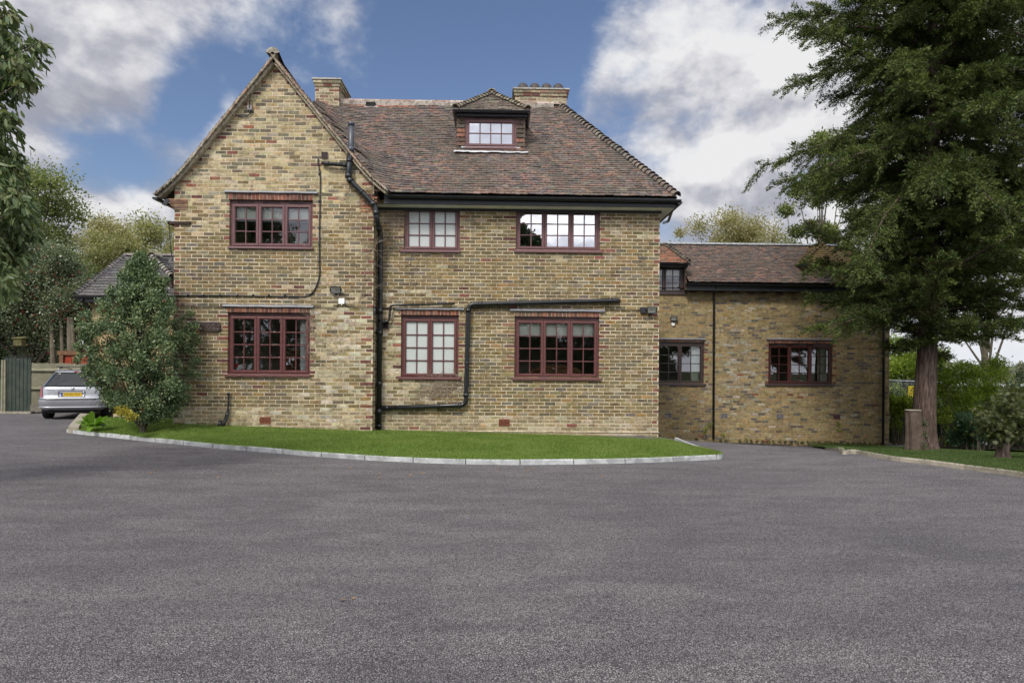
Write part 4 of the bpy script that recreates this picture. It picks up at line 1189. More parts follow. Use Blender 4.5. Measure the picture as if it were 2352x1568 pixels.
# ================================================================ ANNEXE (right)
annexe = thing('brick_annexe', 'lower wing of smoother tan brick set back at the right of the house', 'building', (8, YW, -.8))
ax0, ax1 = xm1 + .02, P(2043, 850, YW)[0]
azt = P(1750, 663, YW)[1]
wl = rect(1508, 1617, 785, 880, YW); wr = rect(1765, 1912, 789, 881, YW); wu = rect(1484, 1570, 608, 671, YW)
xdr0 = P(1577, 640, YW)[0]; zct = P(1550, 606, YW)[1]
opsw = [wl, wr, (wu[0], wu[1], wu[2], azt)]; opst = [(wu[0], wu[1], azt, wu[3])]
def pal_new(x, z):
    e = math.exp(-((x - P(1700, 850, YW)[0]) / .75) ** 2) * math.exp(-((z - 1.6) / 1.7) ** 2)
    return [(3, (.34, .315, .25)), (4, (.29, .24, .15)), (.8, (.12, .11, .10))] if rnd() < e * .75 else PAL_NEW
m = MB(); pw = front_at(YW)
slab(m, ax0, ax1, -1.5, azt, opsw, pw); slab(m, ax0, xdr0, azt, zct, opst, pw)
brick_face(m, ax0, xdr0, azt, zct, opst, None, bl=.222, bh=.0762, j=.010, pal=lambda x, z: PAL_NEW, place=pw, seed=63, proud=.003, quoin=(False, False))
brick_face(m, ax0, ax1, -1.25, azt, opsw, None, bl=.222, bh=.0762, j=.010, pal=pal_new, place=pw, seed=61, proud=.004, quoin=(False, False), red_p=.002)
xx = xdr0 + .1      # red brick course under the eaves
while xx < ax1 - .4:
    m.box(xx, xx + .2, YW - .010, YW + .02, azt - .152, azt - .088, pick(RED), 1); xx += .445
pw2 = lambda s, d, z: (ax1 - d, s, z)
slab(m, YW, 24.2, -1.6, azt, [], pw2, th=.2)
brick_face(m, YW + .012, 24.2, -1.3, azt, [], None, bl=.222, bh=.0762, j=.010, pal=pal_new, place=pw2, seed=62, proud=.004, quoin=(True, False))
m.box(ax0, ax1, 24.0, 24.2, -1.5, azt, None, 0)
part(m, 'annexe_wall', BN, annexe)
sr = lambda *a: rect(*a, YW)
window(annexe, wl, YW, 2, 2, 4, 'frame_dark', 'glass', sr(1500, 1621, 880, 885), sr(1506, 1619, 777, 781), 'curtain_green', label='dark brown two light window')
window(annexe, wr, YW, 3, 2, 4, 'frame_red', 'glass', sr(1757, 1917, 881, 886), sr(1760, 1919, 778, 782), 'curtain_green', label='red mahogany three light window')
window(annexe, wu, YW, 2, 2, 3, 'frame_dark', 'glass', sr(1478, 1575, 671, 676), None, 'top', room='small', label='small dark brown window under its own little roof')
YAE = YW - .33
zae = P(1700, 648, YAE)[1]; axr = P(2048, 650, YAE)[0]
YAR = YAE + 2.25; zar = P(1700, 563, YAR)[1]; axh = P(1953, 565, YAR)[0]
Va = Vector((0, YAR - YAE, zar - zae)); La = Va.length; Va.normalize(); xl_ = P(1500, 648, YAE)[0]
xlich = P(1890, 600, YAE + 1)[0]
m = MB()
PAL_A = [(3, (.155, .108, .090)), (3, (.130, .098, .086)), (2, (.180, .118, .094)), (1.5, (.10, .088, .082)), (.6, (.21, .135, .10))]
tile_slope(m, Vector((0, YAE, zae)), Vector((1, 0, 0)), Va, La, lambda v: (xl_ if v > 1.5 else P(1583, 640, YAE)[0], xlich), gauge=.105, tw=.170, pal=PAL_A, seed=71, lift=.017)
m.poly([(xl_, 2 * YAR - YAE, zae), (axr, 2 * YAR - YAE, zae), (axh, YAR, zar), (xl_, YAR, zar)], (.1, .08, .07), 0)
part(m, 'annexe_roof', M['tile'], annexe)
m = MB()
tile_slope(m, Vector((0, YAE, zae)), Vector((1, 0, 0)), Va, La, lambda v: (xlich, axr + (axh - axr) * v / La), gauge=.105, tw=.170, pal=PAL_A, seed=72, lift=.019)
Vr = Vector((axh - axr, 0, zar - zae)); Lr = Vr.length; Vr.normalize()
tile_slope(m, Vector((axr, YAE, zae)), Vector((0, 1, 0)), Vr, Lr, lambda v: ((YAR - YAE) * v / Lr, 2 * (YAR - YAE) - (YAR - YAE) * v / Lr), gauge=.105, tw=.170, pal=PAL_A, seed=73)
part(m, 'annexe_roof', M['tile_lichen'], annexe, label='yellow lichened end of the tiled roof')
m = MB(); hip_line(m, (axr, YAE, zae), (axh, YAR, zar), 24, .10)
x = xl_
while x < axh: half_round(m, (x, YAR, zar + .01), (x + .45, YAR, zar + .01), .10, .10, col=(.34, .36, .38)); x += .455
part(m, 'ridge_tiles', M['tile'], annexe)
gutter(annexe, (P(1575, 652, YAE - .04)[0], YAE - .05, P(1575, 651, YAE)[1]), (axr, YAE - .05, P(2040, 658, YAE)[1]), r=.055)
zga = P(1750, 655, YAE)[1]
m = MB(); m.box(P(1577, 652, YAE)[0], axr - .03, YAE + .015, YAE + .04, zga - .17, zga + .02); m.box(P(1577, 652, YAE)[0], axr - .03, YAE + .04, YW - .006, zga - .17, zga - .15)
part(m, 'fascia', M['plastic_matt'], annexe)
# little roof over the upper left window
m = MB(); Yd = YW - .30; zc = P(1550, 603, Yd)[1]; xdr = P(1583, 603, Yd)[0]; xdl = P(1478, 603, Yd)[0]
apx = Vector((P(1526, 566, Yd + .9)[0], Yd + .9, P(1526, 562, Yd + .9)[1]))
Vq = apx - Vector((apx.x, Yd, zc)); Lq = Vq.length; Vq.normalize(); wq = xdr - xdl; cq = apx.x - xdl
PAL_O = [(3, (.30, .135, .085)), (2, (.22, .12, .08)), (2, (.15, .10, .075)), (1, (.34, .18, .12))]
tile_slope(m, Vector((xdl, Yd, zc)), Vector((1, 0, 0)), Vq, Lq, lambda v: (cq * v / Lq, wq - (wq - cq) * v / Lq), gauge=.10, pal=PAL_O, seed=75)
Vs = Vector((apx.x - xdr, 0, apx.z - zc)); Ls = Vs.length; Vs.normalize()
tile_slope(m, Vector((xdr, Yd, zc)), Vector((0, 1, 0)), Vs, Ls, lambda v: (.9 * v / Ls, .32 + v * 1.1), gauge=.10, pal=PAL_A, seed=76)
hip_line(m, (xdr, Yd, zc + .01), apx, 11, .085, pal=[(1, (.19, .165, .13)), (1, (.13, .11, .09))])
part(m, 'window_roof', M['tile'], annexe)
gutter(annexe, (xdl, Yd - .03, zc - .03), (xdr + .03, Yd - .03, zc - .03), r=.05)
m = MB(); m.box(xdl, xdr - .03, Yd + .02, YW - .004, zc - .12, zc - .01); part(m, 'fascia', M['plastic_matt'], annexe)
m = MB(); m.box(wu[1] + .002, xdr - .05, YW - .07, YW + .3, P(1570, 676, YW)[1], zc - .1); m.box(wu[1] + .002, xdr - .01, Yd + .1, YW + .6, zc - .12, zc + .01); part(m, 'window_cheek', M['frame_dark'], annexe)
# hipped dormer near the right end, half lost in the conifer
m = MB(); Yd2 = YAE + .55; ca = P(1838, 606, Yd2); cb = P(1938, 606, Yd2); ap2 = P(1888, 560, Yd2 + .7)
ap2 = Vector((ap2[0], Yd2 + .7, ap2[1])); zc2 = ca[1]
V2 = ap2 - Vector((ap2.x, Yd2, zc2)); L2 = V2.length; V2.normalize(); w2_ = cb[0] - ca[0]; c2 = ap2.x - ca[0]
tile_slope(m, Vector((ca[0], Yd2, zc2)), Vector((1, 0, 0)), V2, L2, lambda v: (c2 * v / L2, w2_ - (w2_ - c2) * v / L2), gauge=.10, pal=PAL_A, seed=77)
for X, U_ in ((ca[0], 1), (cb[0], -1)):
    Vs = Vector((ap2.x - X, 0, ap2.z - zc2)); Ls = Vs.length; Vs.normalize(); tile_slope(m, Vector((X, Yd2, zc2)), Vector((0, 1, 0)), Vs, Ls, lambda v: (.7 * v / Ls, 2.0), gauge=.1, pal=PAL_A, seed=78)
    hip_line(m, (X, Yd2, zc2), ap2, 9, .08)
dm = part(m, 'dormer', M['tile_lichen'], annexe)
m = MB(); m.box(ca[0] + .1, cb[0] - .1, Yd2 + .15, Yd2 + 1.6, zae + .2, zc2 - .01); m.build('dormer_wall', M['frame_dark'], dm)
m = MB(); m.box(ca[0], cb[0], Yd2 - .05, Yd2 + .02, zc2 - .09, zc2 - .005); m.build('fascia', M['plastic_matt'], dm)
pipe(annexe, 'down_pipe', [(1645, 655, YAE - .02), (1645, 664, YAE + .05), (1640, 676, YW - .06), (1638.5, 1008, YW - .06)], .034, 'plastic', [(2, .03, .06), (2, .39, .06), (2, .86, .05)], rad=.06)
pipe(annexe, 'down_pipe', [(2034, 660, YAE - .02), (2034, 668, YAE + .05), (2030, 680, YW - .06), (2028.5, 1022, YW - .06)], .036, 'plastic', [(2, .03, .06), (2, .50, .06), (2, .84, .05)], rad=.06)
for px, py, mt in ((1534.5, 953.5, 'vent_grey'), (1663.5, 954.5, 'vent_grey'), (1791, 955.5, 'vent_grey'), (1922, 957, 'frame_up')):
    grille(annexe, px, py, YW - .006, .222, .145, mt, (2, 8))
m = MB(); q = 0
xa_, xb_ = ax0 + .1, G(1885, 1029).x
for k in range(14):
    a = xa_ + (xb_ - xa_) * k / 14; b = xa_ + (xb_ - xa_) * (k + 1) / 14 - .01
    m.box(a, b, YW - .10, YW - .055, ground_z(a, YW) - .05, ground_z(a, YW) + .03)
tag(m.build('edging', M['plastic_matt']), kind='structure')

# ================================================================ OUTBUILDING (left, behind)
YO = 22.0
outb = thing('outbuilding', 'low building of pale yellow brick with a grey tiled hipped roof, behind the holly bush', 'building', (-13, YO, 0))
ozt = P(300, 690, YO)[1]; ox0 = P(205, 760, YO)[0]; ox1 = P(430, 760, YO)[0]
m = MB(); po = front_at(YO)
slab(m, ox0, ox1 + 3, -.3, ozt, [], po)
brick_face(m, ox0, ox1 + 1, 0, ozt, [], None, pal=lambda x, z: PAL_YEL, place=po, seed=81, quoin=(True, False), proud=.004)
po2 = lambda s, d, z: (ox0 + d, s, z)
slab(m, YO, 26.5, -.3, ozt, [], po2, th=.2)
part(m, 'outbuilding_wall', [M['mortar_tan'], M['brick_new'], M['room']], outb)
YOE = YO - .35; zoe = P(300, 680, YOE)[1]; oxe = P(173, 680, YOE)[0]; YOR = YOE + 2.5
zor = P(330, 588, YOR)[1]; oxh = P(287, 588, YOR)[0]
Vo = Vector((0, YOR - YOE, zor - zoe)); Lo = Vo.length; Vo.normalize()
m = MB()
tile_slope(m, Vector((0, YOE, zoe)), Vector((1, 0, 0)), Vo, Lo, lambda v: (oxe + (oxh - oxe) * v / Lo, ox1 + 2.0), gauge=.20, tw=.30, pal=PAL_TILE_G, seed=82, lift=.03)
Vl = Vector((oxh - oxe, 0, zor - zoe)); Ll = Vl.length; Vl.normalize()
tile_slope(m, Vector((oxe, YOE, zoe)), Vector((0, 1, 0)), Vl, Ll, lambda v: (2.5 * v / Ll, 5 - 2.5 * v / Ll), gauge=.20, tw=.30, pal=PAL_TILE_G, seed=83, lift=.03)
m.poly([(oxe, 2 * YOR - YOE, zoe), (ox1 + 2, 2 * YOR - YOE, zoe), (ox1 + 2, YOR, zor), (oxh, YOR, zor)], (.1, .1, .1), 0)
part(m, 'outbuilding_roof', M['tile_grey'], outb)
m = MB(); hip_line(m, (oxe, YOE, zoe), (oxh, YOR, zor), 22, .11, pal=[(1, (.22, .21, .20)), (1, (.13, .125, .12))])
x = oxh
while x < ox1 + 1.8: half_round(m, (x, YOR, zor + .02), (x + .45, YOR, zor + .02), .12, .12, col=(.20, .17, .165)); x += .455
part(m, 'ridge_tiles', M['tile_grey'], outb)
gutter(outb, (oxe - .05, YOE - .05, zoe - .03), (ox1 + 2, YOE - .05, zoe - .03), r=.06)
m = MB(); m.box(oxe + .05, ox1 + 2, YOE + .01, YOE + .04, zoe - .2, zoe); part(m, 'fascia', M['plastic_matt'], outb)
m = MB(); m.poly([(oxe + .05, YOE + .04, zoe - .19), (ox1 + 2, YOE + .04, zoe - .19), (ox1 + 2, YO, zoe - .19), (oxe + .05, YO, zoe - .19)]); part(m, 'soffit', M['plastic_matt'], outb)
pipe(outb, 'down_pipe', [(189, 686, YOE - .03), (189, 692, YOE), (204, 703, YO - .06), (205, 900, YO - .06)], .038, 'plastic', [(2, .02, .06)], rad=.08)
# its hipped dormer
Yod = YOE + .25; da, db = P(322, 638, Yod)[0], P(397, 638, Yod)[0]; zod = P(360, 638, Yod)[1]
dap = P(351, 590, Yod + .9); dap = Vector((dap[0], Yod + .9, dap[1]))
m = MB(); Vd_ = dap - Vector((dap.x, Yod, zod)); Ld_ = Vd_.length; Vd_.normalize(); c_ = dap.x - da; w_ = db - da
tile_slope(m, Vector((da, Yod, zod)), Vector((1, 0, 0)), Vd_, Ld_, lambda v: (c_ * v / Ld_, w_ - (w_ - c_) * v / Ld_), gauge=.15, tw=.25, pal=PAL_TILE_G, seed=84, lift=.03)
for X in (da, db):
    Vs = Vector((dap.x - X, 0, dap.z - zod)); Ls = Vs.length; Vs.normalize(); tile_slope(m, Vector((X, Yod, zod)), Vector((0, 1, 0)), Vs, Ls, lambda v: (.9 * v / Ls, 2.3), gauge=.15, tw=.25, pal=PAL_TILE_G, seed=85)
    hip_line(m, (X, Yod, zod + .02), dap, 9, .13, pal=[(1, (.20, .18, .14)), (1, (.28, .27, .25))])
half_round(m, dap + Vector((0, -.1, .06)), dap + Vector((0, .4, .06)), .16, .16, col=(.34, .32, .24))
d2 = part(m, 'dormer', M['tile_grey'], outb)
m = MB(); m.box(da + .12, db - .12, Yod + .18, Yod + 1.4, zoe + .05, zod - .02); m.build('dormer_wall', M['frame_up'], d2)
gutter(d2, (da, Yod - .03, zod - .02), (db, Yod - .03, zod - .02), r=.055)
m = MB(); m.box(db - .42, db - .18, Yod + .17, Yod + .178, zod - .62, zod - .28); m.build('glass_pane', M['white'], d2)
m = MB(); m.box(db - .31, db - .29, Yod + .155, Yod + .168, zod - .62, zod - .28); m.box(db - .44, db - .16, Yod + .155, Yod + .168, zod - .28, zod - .25); m.box(db - .44, db - .16, Yod + .155, Yod + .168, zod - .65, zod - .62); m.build('window_frame', M['frame'], d2)

# ================================================================ THINGS FIXED TO THE WALLS
def floodlight(px, py, Y, w, h, label, sensor=True):
    c = PX(px, py, Y - .10); t = thing('floodlight', label, 'floodlight', (c.x, c.y, c.z), group='floodlights on the walls'); t.rotation_euler = (R(8), 0, 0)
    m = MB(); b = .014
    m.hexa([(-w / 2, 0, -h / 2), (w / 2, 0, -h / 2), (w / 2 - .02, .05, -h / 2 + .02), (-w / 2 + .02, .05, -h / 2 + .02), (-w / 2, 0, h / 2), (w / 2, 0, h / 2), (w / 2 - .02, .05, h / 2 - .02), (-w / 2 + .02, .05, h / 2 - .02)], skip=(2,))
    for a in ((-w / 2, -w / 2 + b, -h / 2, h / 2), (w / 2 - b, w / 2, -h / 2, h / 2), (-w / 2 + b, w / 2 - b, -h / 2, -h / 2 + b), (-w / 2 + b, w / 2 - b, h / 2 - b, h / 2)):
        m.box(a[0], a[1], -.012, .01, a[2], a[3])
    m.box(-.03, .03, .05, .10, -.04, .02); m.box(w / 2, w / 2 + .02, .0, .03, -.02, .02); m.box(-w / 2 - .02, -w / 2, .0, .03, -.02, .02)
    m.build('housing', M['plastic'], t)
    m = MB(); iw, ih = w / 2 - b, h / 2 - b; k = .07
    o = [(-iw, .0, -ih), (iw, .0, -ih), (iw, .0, ih), (-iw, .0, ih)]; i_ = [(-iw * k, .044, -ih * k), (iw * k, .044, -ih * k), (iw * k, .044, ih * k), (-iw * k, .044, ih * k)]
    for q in range(4): m.quad(o[q], o[(q + 1) % 4], i_[(q + 1) % 4], i_[q])
    m.build('reflector', M['reflector'], t)
    m = MB(); m.quad((-iw * k, .035, -ih * k), (iw * k, .035, -ih * k), (iw * k, .035, ih * k), (-iw * k, .035, ih * k)); m.box(-.010, .010, .030, .034, -.010, .010); m.build('lamp_chip', M['led'], t)
    m = MB(); m.quad((-iw, -.004, -ih), (iw, -.004, -ih), (iw, -.004, ih), (-iw, -.004, ih)); m.build('glass_cover', M['glass'], t)
    if sensor:
        m = MB(); m.tube([(0, .02, -h / 2), (0, .02, -h / 2 - .02), (0, .0, -h / 2 - .045)], [.028, .03, .012], 12); m.build('motion_sensor', M['plastic'], t, smooth=True)
    return t
M['reflector'] = simple('satin_reflector', (.80, .76, .70), .45, .5, .05, 10)
M['led'] = simple('yellow_led_chip', (.75, .52, .05), .5, .5, .1, 10)
floodlight(771, 666, YG, .215, .150, 'black floodlight on the gable, above the small white box')
floodlight(1497, 712, YM, .200, .145, 'black floodlight at the right corner of the main house wall')
fl = floodlight(1548, 731.5, YW, .200, .150, 'small black floodlight on the set back wing, above its left window', sensor=True)
jbox(annexe, 1545.5, 743.5, YW - .004, .10, 'white')
# aerial cable mast on the gable
t = PX(577, 196, YG - .05); b_ = PX(573, 250, YG - .05); m = MB(); m.tube([b_, b_.lerp(t, .5) + Vector((0, -.03, 0)), t], [.012, .008, .005], 7)
a_ = m.build('cable_stub', M['plastic']); tag(a_, 'thin black cable rising upright past the left slope of the gable', 'cable')
# weathered wooden name board
sg = PX(470, 750, YG - .03); sw, sh = .66, .20
m = MB(); nch = .035
pts = []
for cx, cz, a0 in ((-sw / 2, -sh / 2, 90), (sw / 2, -sh / 2, 180), (sw / 2, sh / 2, 270), (-sw / 2, sh / 2, 0)):
    for k in range(6): an = R(a0 - 90 * k / 5); pts.append((sg.x + cx + nch * math.cos(an), sg.z + cz + nch * math.sin(an)))
m.prism(pts, YG - .040, YG - .012)
brd = tag(m.build('name_board', M['wood_old']), 'dark brown name board with flaking letters, half hidden by the holly bush', 'sign')
m = MB(); rs = random.Random(4)
for k in range(60):
    x = sg.x + rs.uniform(-.28, .28); z = sg.z + rs.choice((-.062, -.045, .03, .045, -.02)) + rs.uniform(-.01, .01); w = rs.uniform(.008, .045); h = rs.uniform(.004, .011)
    m.prism([(x, z), (x + w, z + rs.uniform(-.003, .003)), (x + w * .8, z + h), (x + w * .2, z + h * .8)], YG - .0425, YG - .0395)
m.box(sg.x - .30, sg.x + .28, YG - .043, YG - .02, sg.z + sh / 2 - .012, sg.z + sh / 2 + .002)
m.build('flaking_paint', M['lead'], brd)

# things on the sills
def lathe(mb, cx, cy, prof, seg=16, mi=0, col=None):
    nn = len(mb.v)
    for r_, z in prof:
        for k in range(seg): mb.v.append((cx + r_ * math.cos(2 * math.pi * k / seg), cy + r_ * math.sin(2 * math.pi * k / seg), z))
    for a in range(len(prof) - 1):
        for k in range(seg): mb.face((nn + a * seg + k, nn + a * seg + (k + 1) % seg, nn + (a + 1) * seg + (k + 1) % seg, nn + (a + 1) * seg + k), col, mi)
M['clear'] = simple('clear_bottle_plastic', (.30, .33, .34), .12, .6, .1, 10)
M['label_red'] = simple('red_label', (.45, .02, .02), .5, .4, .05, 10)
M['label_white'] = simple('white_paper', (.78, .78, .80), .6, .3, .04, 10)
gw = built[1][1]; zs_ = gw[2] + .078; m = MB(); m.box(gw[0], gw[1], YG + .135, YG + .42, zs_ - .03, zs_ - .001)
part(m, 'sill_board', M['white'], win_objs['gable_low'])
def bottle(px, lab, r, h, lm):
    x = P(px, 850, YG + .2)[0]; y = YG + .2; m = MB()
    lathe(m, x, y, [(0, zs_), (r * .9, zs_), (r, zs_ + .02), (r, zs_ + h * .6), (r * .85, zs_ + h * .72), (.014, zs_ + h * .92), (.014, zs_ + h), (0, zs_ + h)])
    o = m.build('bottle', M['clear'], smooth=True); tag(o, lab, 'bottle')
    m = MB(); lathe(m, x, y, [(r + .002, zs_ + h * .22), (r + .002, zs_ + h * .55)]); m.build('label_band', M[lm], o, smooth=True)
    m = MB(); lathe(m, x, y, [(.016, zs_ + h * .93), (.016, zs_ + h * 1.01), (0, zs_ + h * 1.01)]); m.build('bottle_cap', M['label_white'], o)
bottle(544, 'clear plastic bottle with a red label at the left end of the window sill', .040, .26, 'label_red')
bottle(599, 'clear plastic bottle with a white label in the middle of the window', .030, .22, 'label_white')
for px, w, lab in ((554, .17, 'larger white sheet of paper leaning on the window glass'), (573, .08, 'small white card propped beside the larger paper')):
    c = PX(px, 846, YG + .17); m = MB()
    m.hexa([(c.x - w / 2, YG + .16, zs_ + .002), (c.x + w / 2, YG + .19, zs_ + .04), (c.x + w / 2, YG + .195, zs_ + .04), (c.x - w / 2, YG + .165, zs_ + .002),
            (c.x - w / 2, YG + .18, zs_ + .10), (c.x + w / 2, YG + .21, zs_ + .15), (c.x + w / 2, YG + .215, zs_ + .15), (c.x - w / 2, YG + .185, zs_ + .10)])
    tag(m.build('paper', M['label_white']), lab, 'paper')
# arched wooden headboard inside the right hand window
mw = built[5][1]; m = MB(); cx = P(1278, 850, YM + .6)[0]; pts = [(cx - .62, mw[2] - .3), (cx + .62, mw[2] - .3)]
for k in range(17): an = R(180 * k / 16); pts.append((cx + .62 * math.cos(an), mw[2] + .06 + .22 * math.sin(an)))
m.prism(pts, YM + .60, YM + .66)
hb = tag(m.build('headboard', M['wood']), 'arched wooden headboard seen through the lower right window of the house', 'headboard')
m = MB()
for k in range(16):
    a, b2 = R(180 * k / 16), R(180 * (k + 1) / 16)
    p0, p1 = (cx + .55 * math.cos(a), mw[2] + .04 + .17 * math.sin(a)), (cx + .55 * math.cos(b2), mw[2] + .04 + .17 * math.sin(b2))
    m.tube([(p0[0], YM + .595, p0[1]), (p1[0], YM + .595, p1[1])], .018, 6)
m.build('moulding', M['wood'], hb)
# dark chair? table edge: panelled door inside the gable room
dx_ = P(685, 820, YG + 1.6)[0]; m = MB(); m.box(dx_ - .32, dx_ + .10, YG + 1.6, YG + 1.66, gw[2] - .3, gw[2] + .62)
tag(m.build('cupboard', M['wood']), 'brown wooden cupboard in the room behind the lower gable window', 'cupboard')
# orchid in the far right window
aw = wr; ox = P(1838, 870, YW + .3)[0]; m = MB()
lathe(m, ox, YW + .32, [(0, aw[2] + .0), (.05, aw[2] + .0), (.065, aw[2] + .12), (.055, aw[2] + .12)])
orc = tag(m.build('potted_orchid', M['white']), 'potted orchid with white petals on the sill of the far right window', 'plant')
m = MB()
for k in range(7):
    an = R(50 * k + 20); L_ = .16; d = Vector((math.cos(an), math.sin(an) * .3, 0)); z = aw[2] + .12
    m.quad((ox, YW + .3, z), Vector((ox, YW + .3, z)) + d * .08 + Vector((0, .02, .09)), Vector((ox, YW + .3, z)) + d * L_ + Vector((0, 0, .07)), Vector((ox, YW + .3, z)) + d * .08 + Vector((0, -.02, .05)))
m.tube([(ox, YW + .3, z), (ox - .05, YW + .28, z + .22), (ox - .12, YW + .25, z + .30)], .005, 5)
M['leaf_green'] = simple('dark_green_leaf', (.04, .09, .03), .5, .4, .2, 20)
m.build('leaf', M['leaf_green'], orc)
m = MB()
for k in range(6):
    c = Vector((ox - .06 - .018 * k, YW + .26, z + .24 + .015 * k)); s_ = .022
    m.quad(c + Vector((-s_, 0, 0)), c + Vector((0, -.01, -s_)), c + Vector((s_, 0, 0)), c + Vector((0, .01, s_)))
m.build('petal', M['label_white'], orc)

# dried creeper stems on the walls
def creeper(label, regions, Y, n, seed):
    rs = random.Random(seed); m = MB()
    for _ in range(n):
        (px0, px1, py0, py1) = rs.choice(regions); p = PX(rs.uniform(px0, px1), rs.uniform(py0, py1), Y); d = rs.uniform(60, 120) if rs.random() < .7 else rs.uniform(0, 360); pts = [p.copy()]
        for k in range(rs.randint(5, 11)):
            d += rs.uniform(-38, 38); st = rs.uniform(.03, .07); p = p + Vector((math.cos(R(d)) * st, 0, math.sin(R(d)) * st)); q = p.copy(); q.y = Y - .014 - abs(rs.gauss(0, .004)); pts.append(q)
        r0 = rs.uniform(.0018, .0042); m.tube(pts, [r0 * (1 - .7 * k / len(pts)) for k in range(len(pts))], 4, cap=False)
    return tag(m.build('dried_creeper', M['twig']), label, 'creeper')
creeper('dead creeper stems on the gable wall under the right slope', [(790, 858, 395, 560), (830, 860, 430, 640), (810, 858, 560, 700)], YG - .004, 110, 1)
creeper('tangle of dead creeper below the narrow obscured window', [(960, 1066, 872, 926), (985, 1050, 880, 920)], YM - .004, 190, 2)
creeper('dead creeper with brown leaves under the eaves left of the small upper window', [(884, 926, 475, 600), (890, 925, 480, 540)], YM - .004, 120, 3)
creeper('pale creeper stems beside the lower gable window', [(712, 725, 720, 860), (725, 790, 760, 950)], YG - .004, 90, 4)
creeper('faint creeper stems on the wall between the two storeys', [(900, 1000, 610, 700), (930, 960, 600, 660)], YM - .004, 45, 5)

# ================================================================ CAR
car_x, car_y = P(163, 900, 19.5)[0], 19.5
car = thing('parked_car', 'silver estate car parked behind the holly bush, seen from the back', 'car', (car_x, car_y, ground_z(car_x, car_y)), rz=R(18))
M['paint'] = simple('silver_car_paint', (.27, .28, .30), .32, .6, .03, 6, metal=.55, coat=.6, bstr=0)
M['paint_low'] = simple('grey_bumper_paint', (.23, .235, .25), .42, .5, .03, 6, metal=.4, coat=.3, bstr=0)
M['rubber'] = simple('black_rubber', (.014, .014, .015), .85, .2, .2, 20)
M['alloy'] = simple('alloy_wheel', (.35, .36, .38), .35, .5, .05, 20, metal=.8)
M['tail_red'] = simple('red_tail_lamp', (.22, .006, .012), .15, .7, .1, 20, coat=1)
M['chrome'] = simple('dark_chrome', (.22, .23, .26), .2, .6, .05, 20, metal=.9)
M['plate'] = simple('yellow_number_plate', (.72, .46, .02), .45, .5, .03, 20, bstr=0)
M['plate_blue'] = simple('blue_plate_band', (.02, .07, .35), .45, .5, .03, 20)
M['ink'] = simple('black_ink', (.01, .01, .01), .5, .4, .05, 20)
prof = [(.24, .70, .16, 4.10), (.30, .80, .05, 4.16), (.36, .845, .01, 4.20), (.50, .865, .0, 4.22), (.60, .87, .01, 4.20), (.66, .86, .05, 4.15), (.72, .86, .075, 4.08), (.80, .862, .09, 3.90), (.90, .85, .11, 3.40), (.96, .83, .14, 3.25),
        (1.10, .765, .26, 2.95), (1.25, .69, .40, 2.62), (1.36, .635, .50, 2.35), (1.42, .60, .56, 2.15), (1.455, .55, .66, 2.0), (1.47, .40, .85, 1.85), (1.475, .05, 1.1, 1.6)]
def cprof(z):
    if z <= prof[0][0]: return prof[0][1:]
    for a, b in zip(prof, prof[1:]):
        if z <= b[0]:
            t = (z - a[0]) / (b[0] - a[0]); return tuple(a[i] + (b[i] - a[i]) * t for i in (1, 2, 3))
    return prof[-1][1:]
NS = 5.0
def rear(xf, z, off=0.0):           # xf in -1..1 across the back
    w, y0, y1 = cprof(z); l = (y1 - y0) / 2; x = w * xf
    corner = .42 * (1 - (1 - min(.9999, abs(xf)) ** NS) ** (1 / NS))
    return Vector((x, y0 + corner - off, z))
def sidept(yf, z, sg, off=0.0):
    w, y0, y1 = cprof(z); y = y0 + (y1 - y0) * yf; t = abs(2 * yf - 1); return Vector((sg * (w * (1 - .10 * max(0, (t - .7) / .3) ** 2) + off), y, z))
m = MB(); S = 48; zs2 = []
for a, b in zip(prof, prof[1:]):
    for k in range(3): zs2.append(a[0] + (b[0] - a[0]) * k / 3)
zs2.append(prof[-1][0])
for z in zs2:
    w, y0, y1 = cprof(z); ring = []
    xs = [-.999 + 1.998 * k / 15 for k in range(16)]
    ring += [rear(math.sin(x * math.pi / 2) * .9999, z) for x in xs]
    for k in range(1, 12): yy_ = y0 + .42 + (y1 - y0 - .84) * k / 12; ring.append(Vector((w, yy_, z)))
    ring += [Vector((-p.x, y0 + y1 - p.y, z)) * 1 for p in [rear(math.sin(x * math.pi / 2) * .9999, z) for x in xs]]
    for k in range(11, 0, -1): yy_ = y0 + .42 + (y1 - y0 - .84) * k / 12; ring.append(Vector((-w, yy_, z)))
    m.v += [tuple(p) for p in ring]
NR = len(ring)
for i in range(len(zs2) - 1):
    for k in range(NR):
        j = (k + 1) % NR; m.face((i * NR + k, i * NR + j, (i + 1) * NR + j, (i + 1) * NR + k))
m.face(range(NR)); m.face([(len(zs2) - 1) * NR + k for k in range(NR)][::-1])
m.build('body', M['paint'], car, smooth=True)
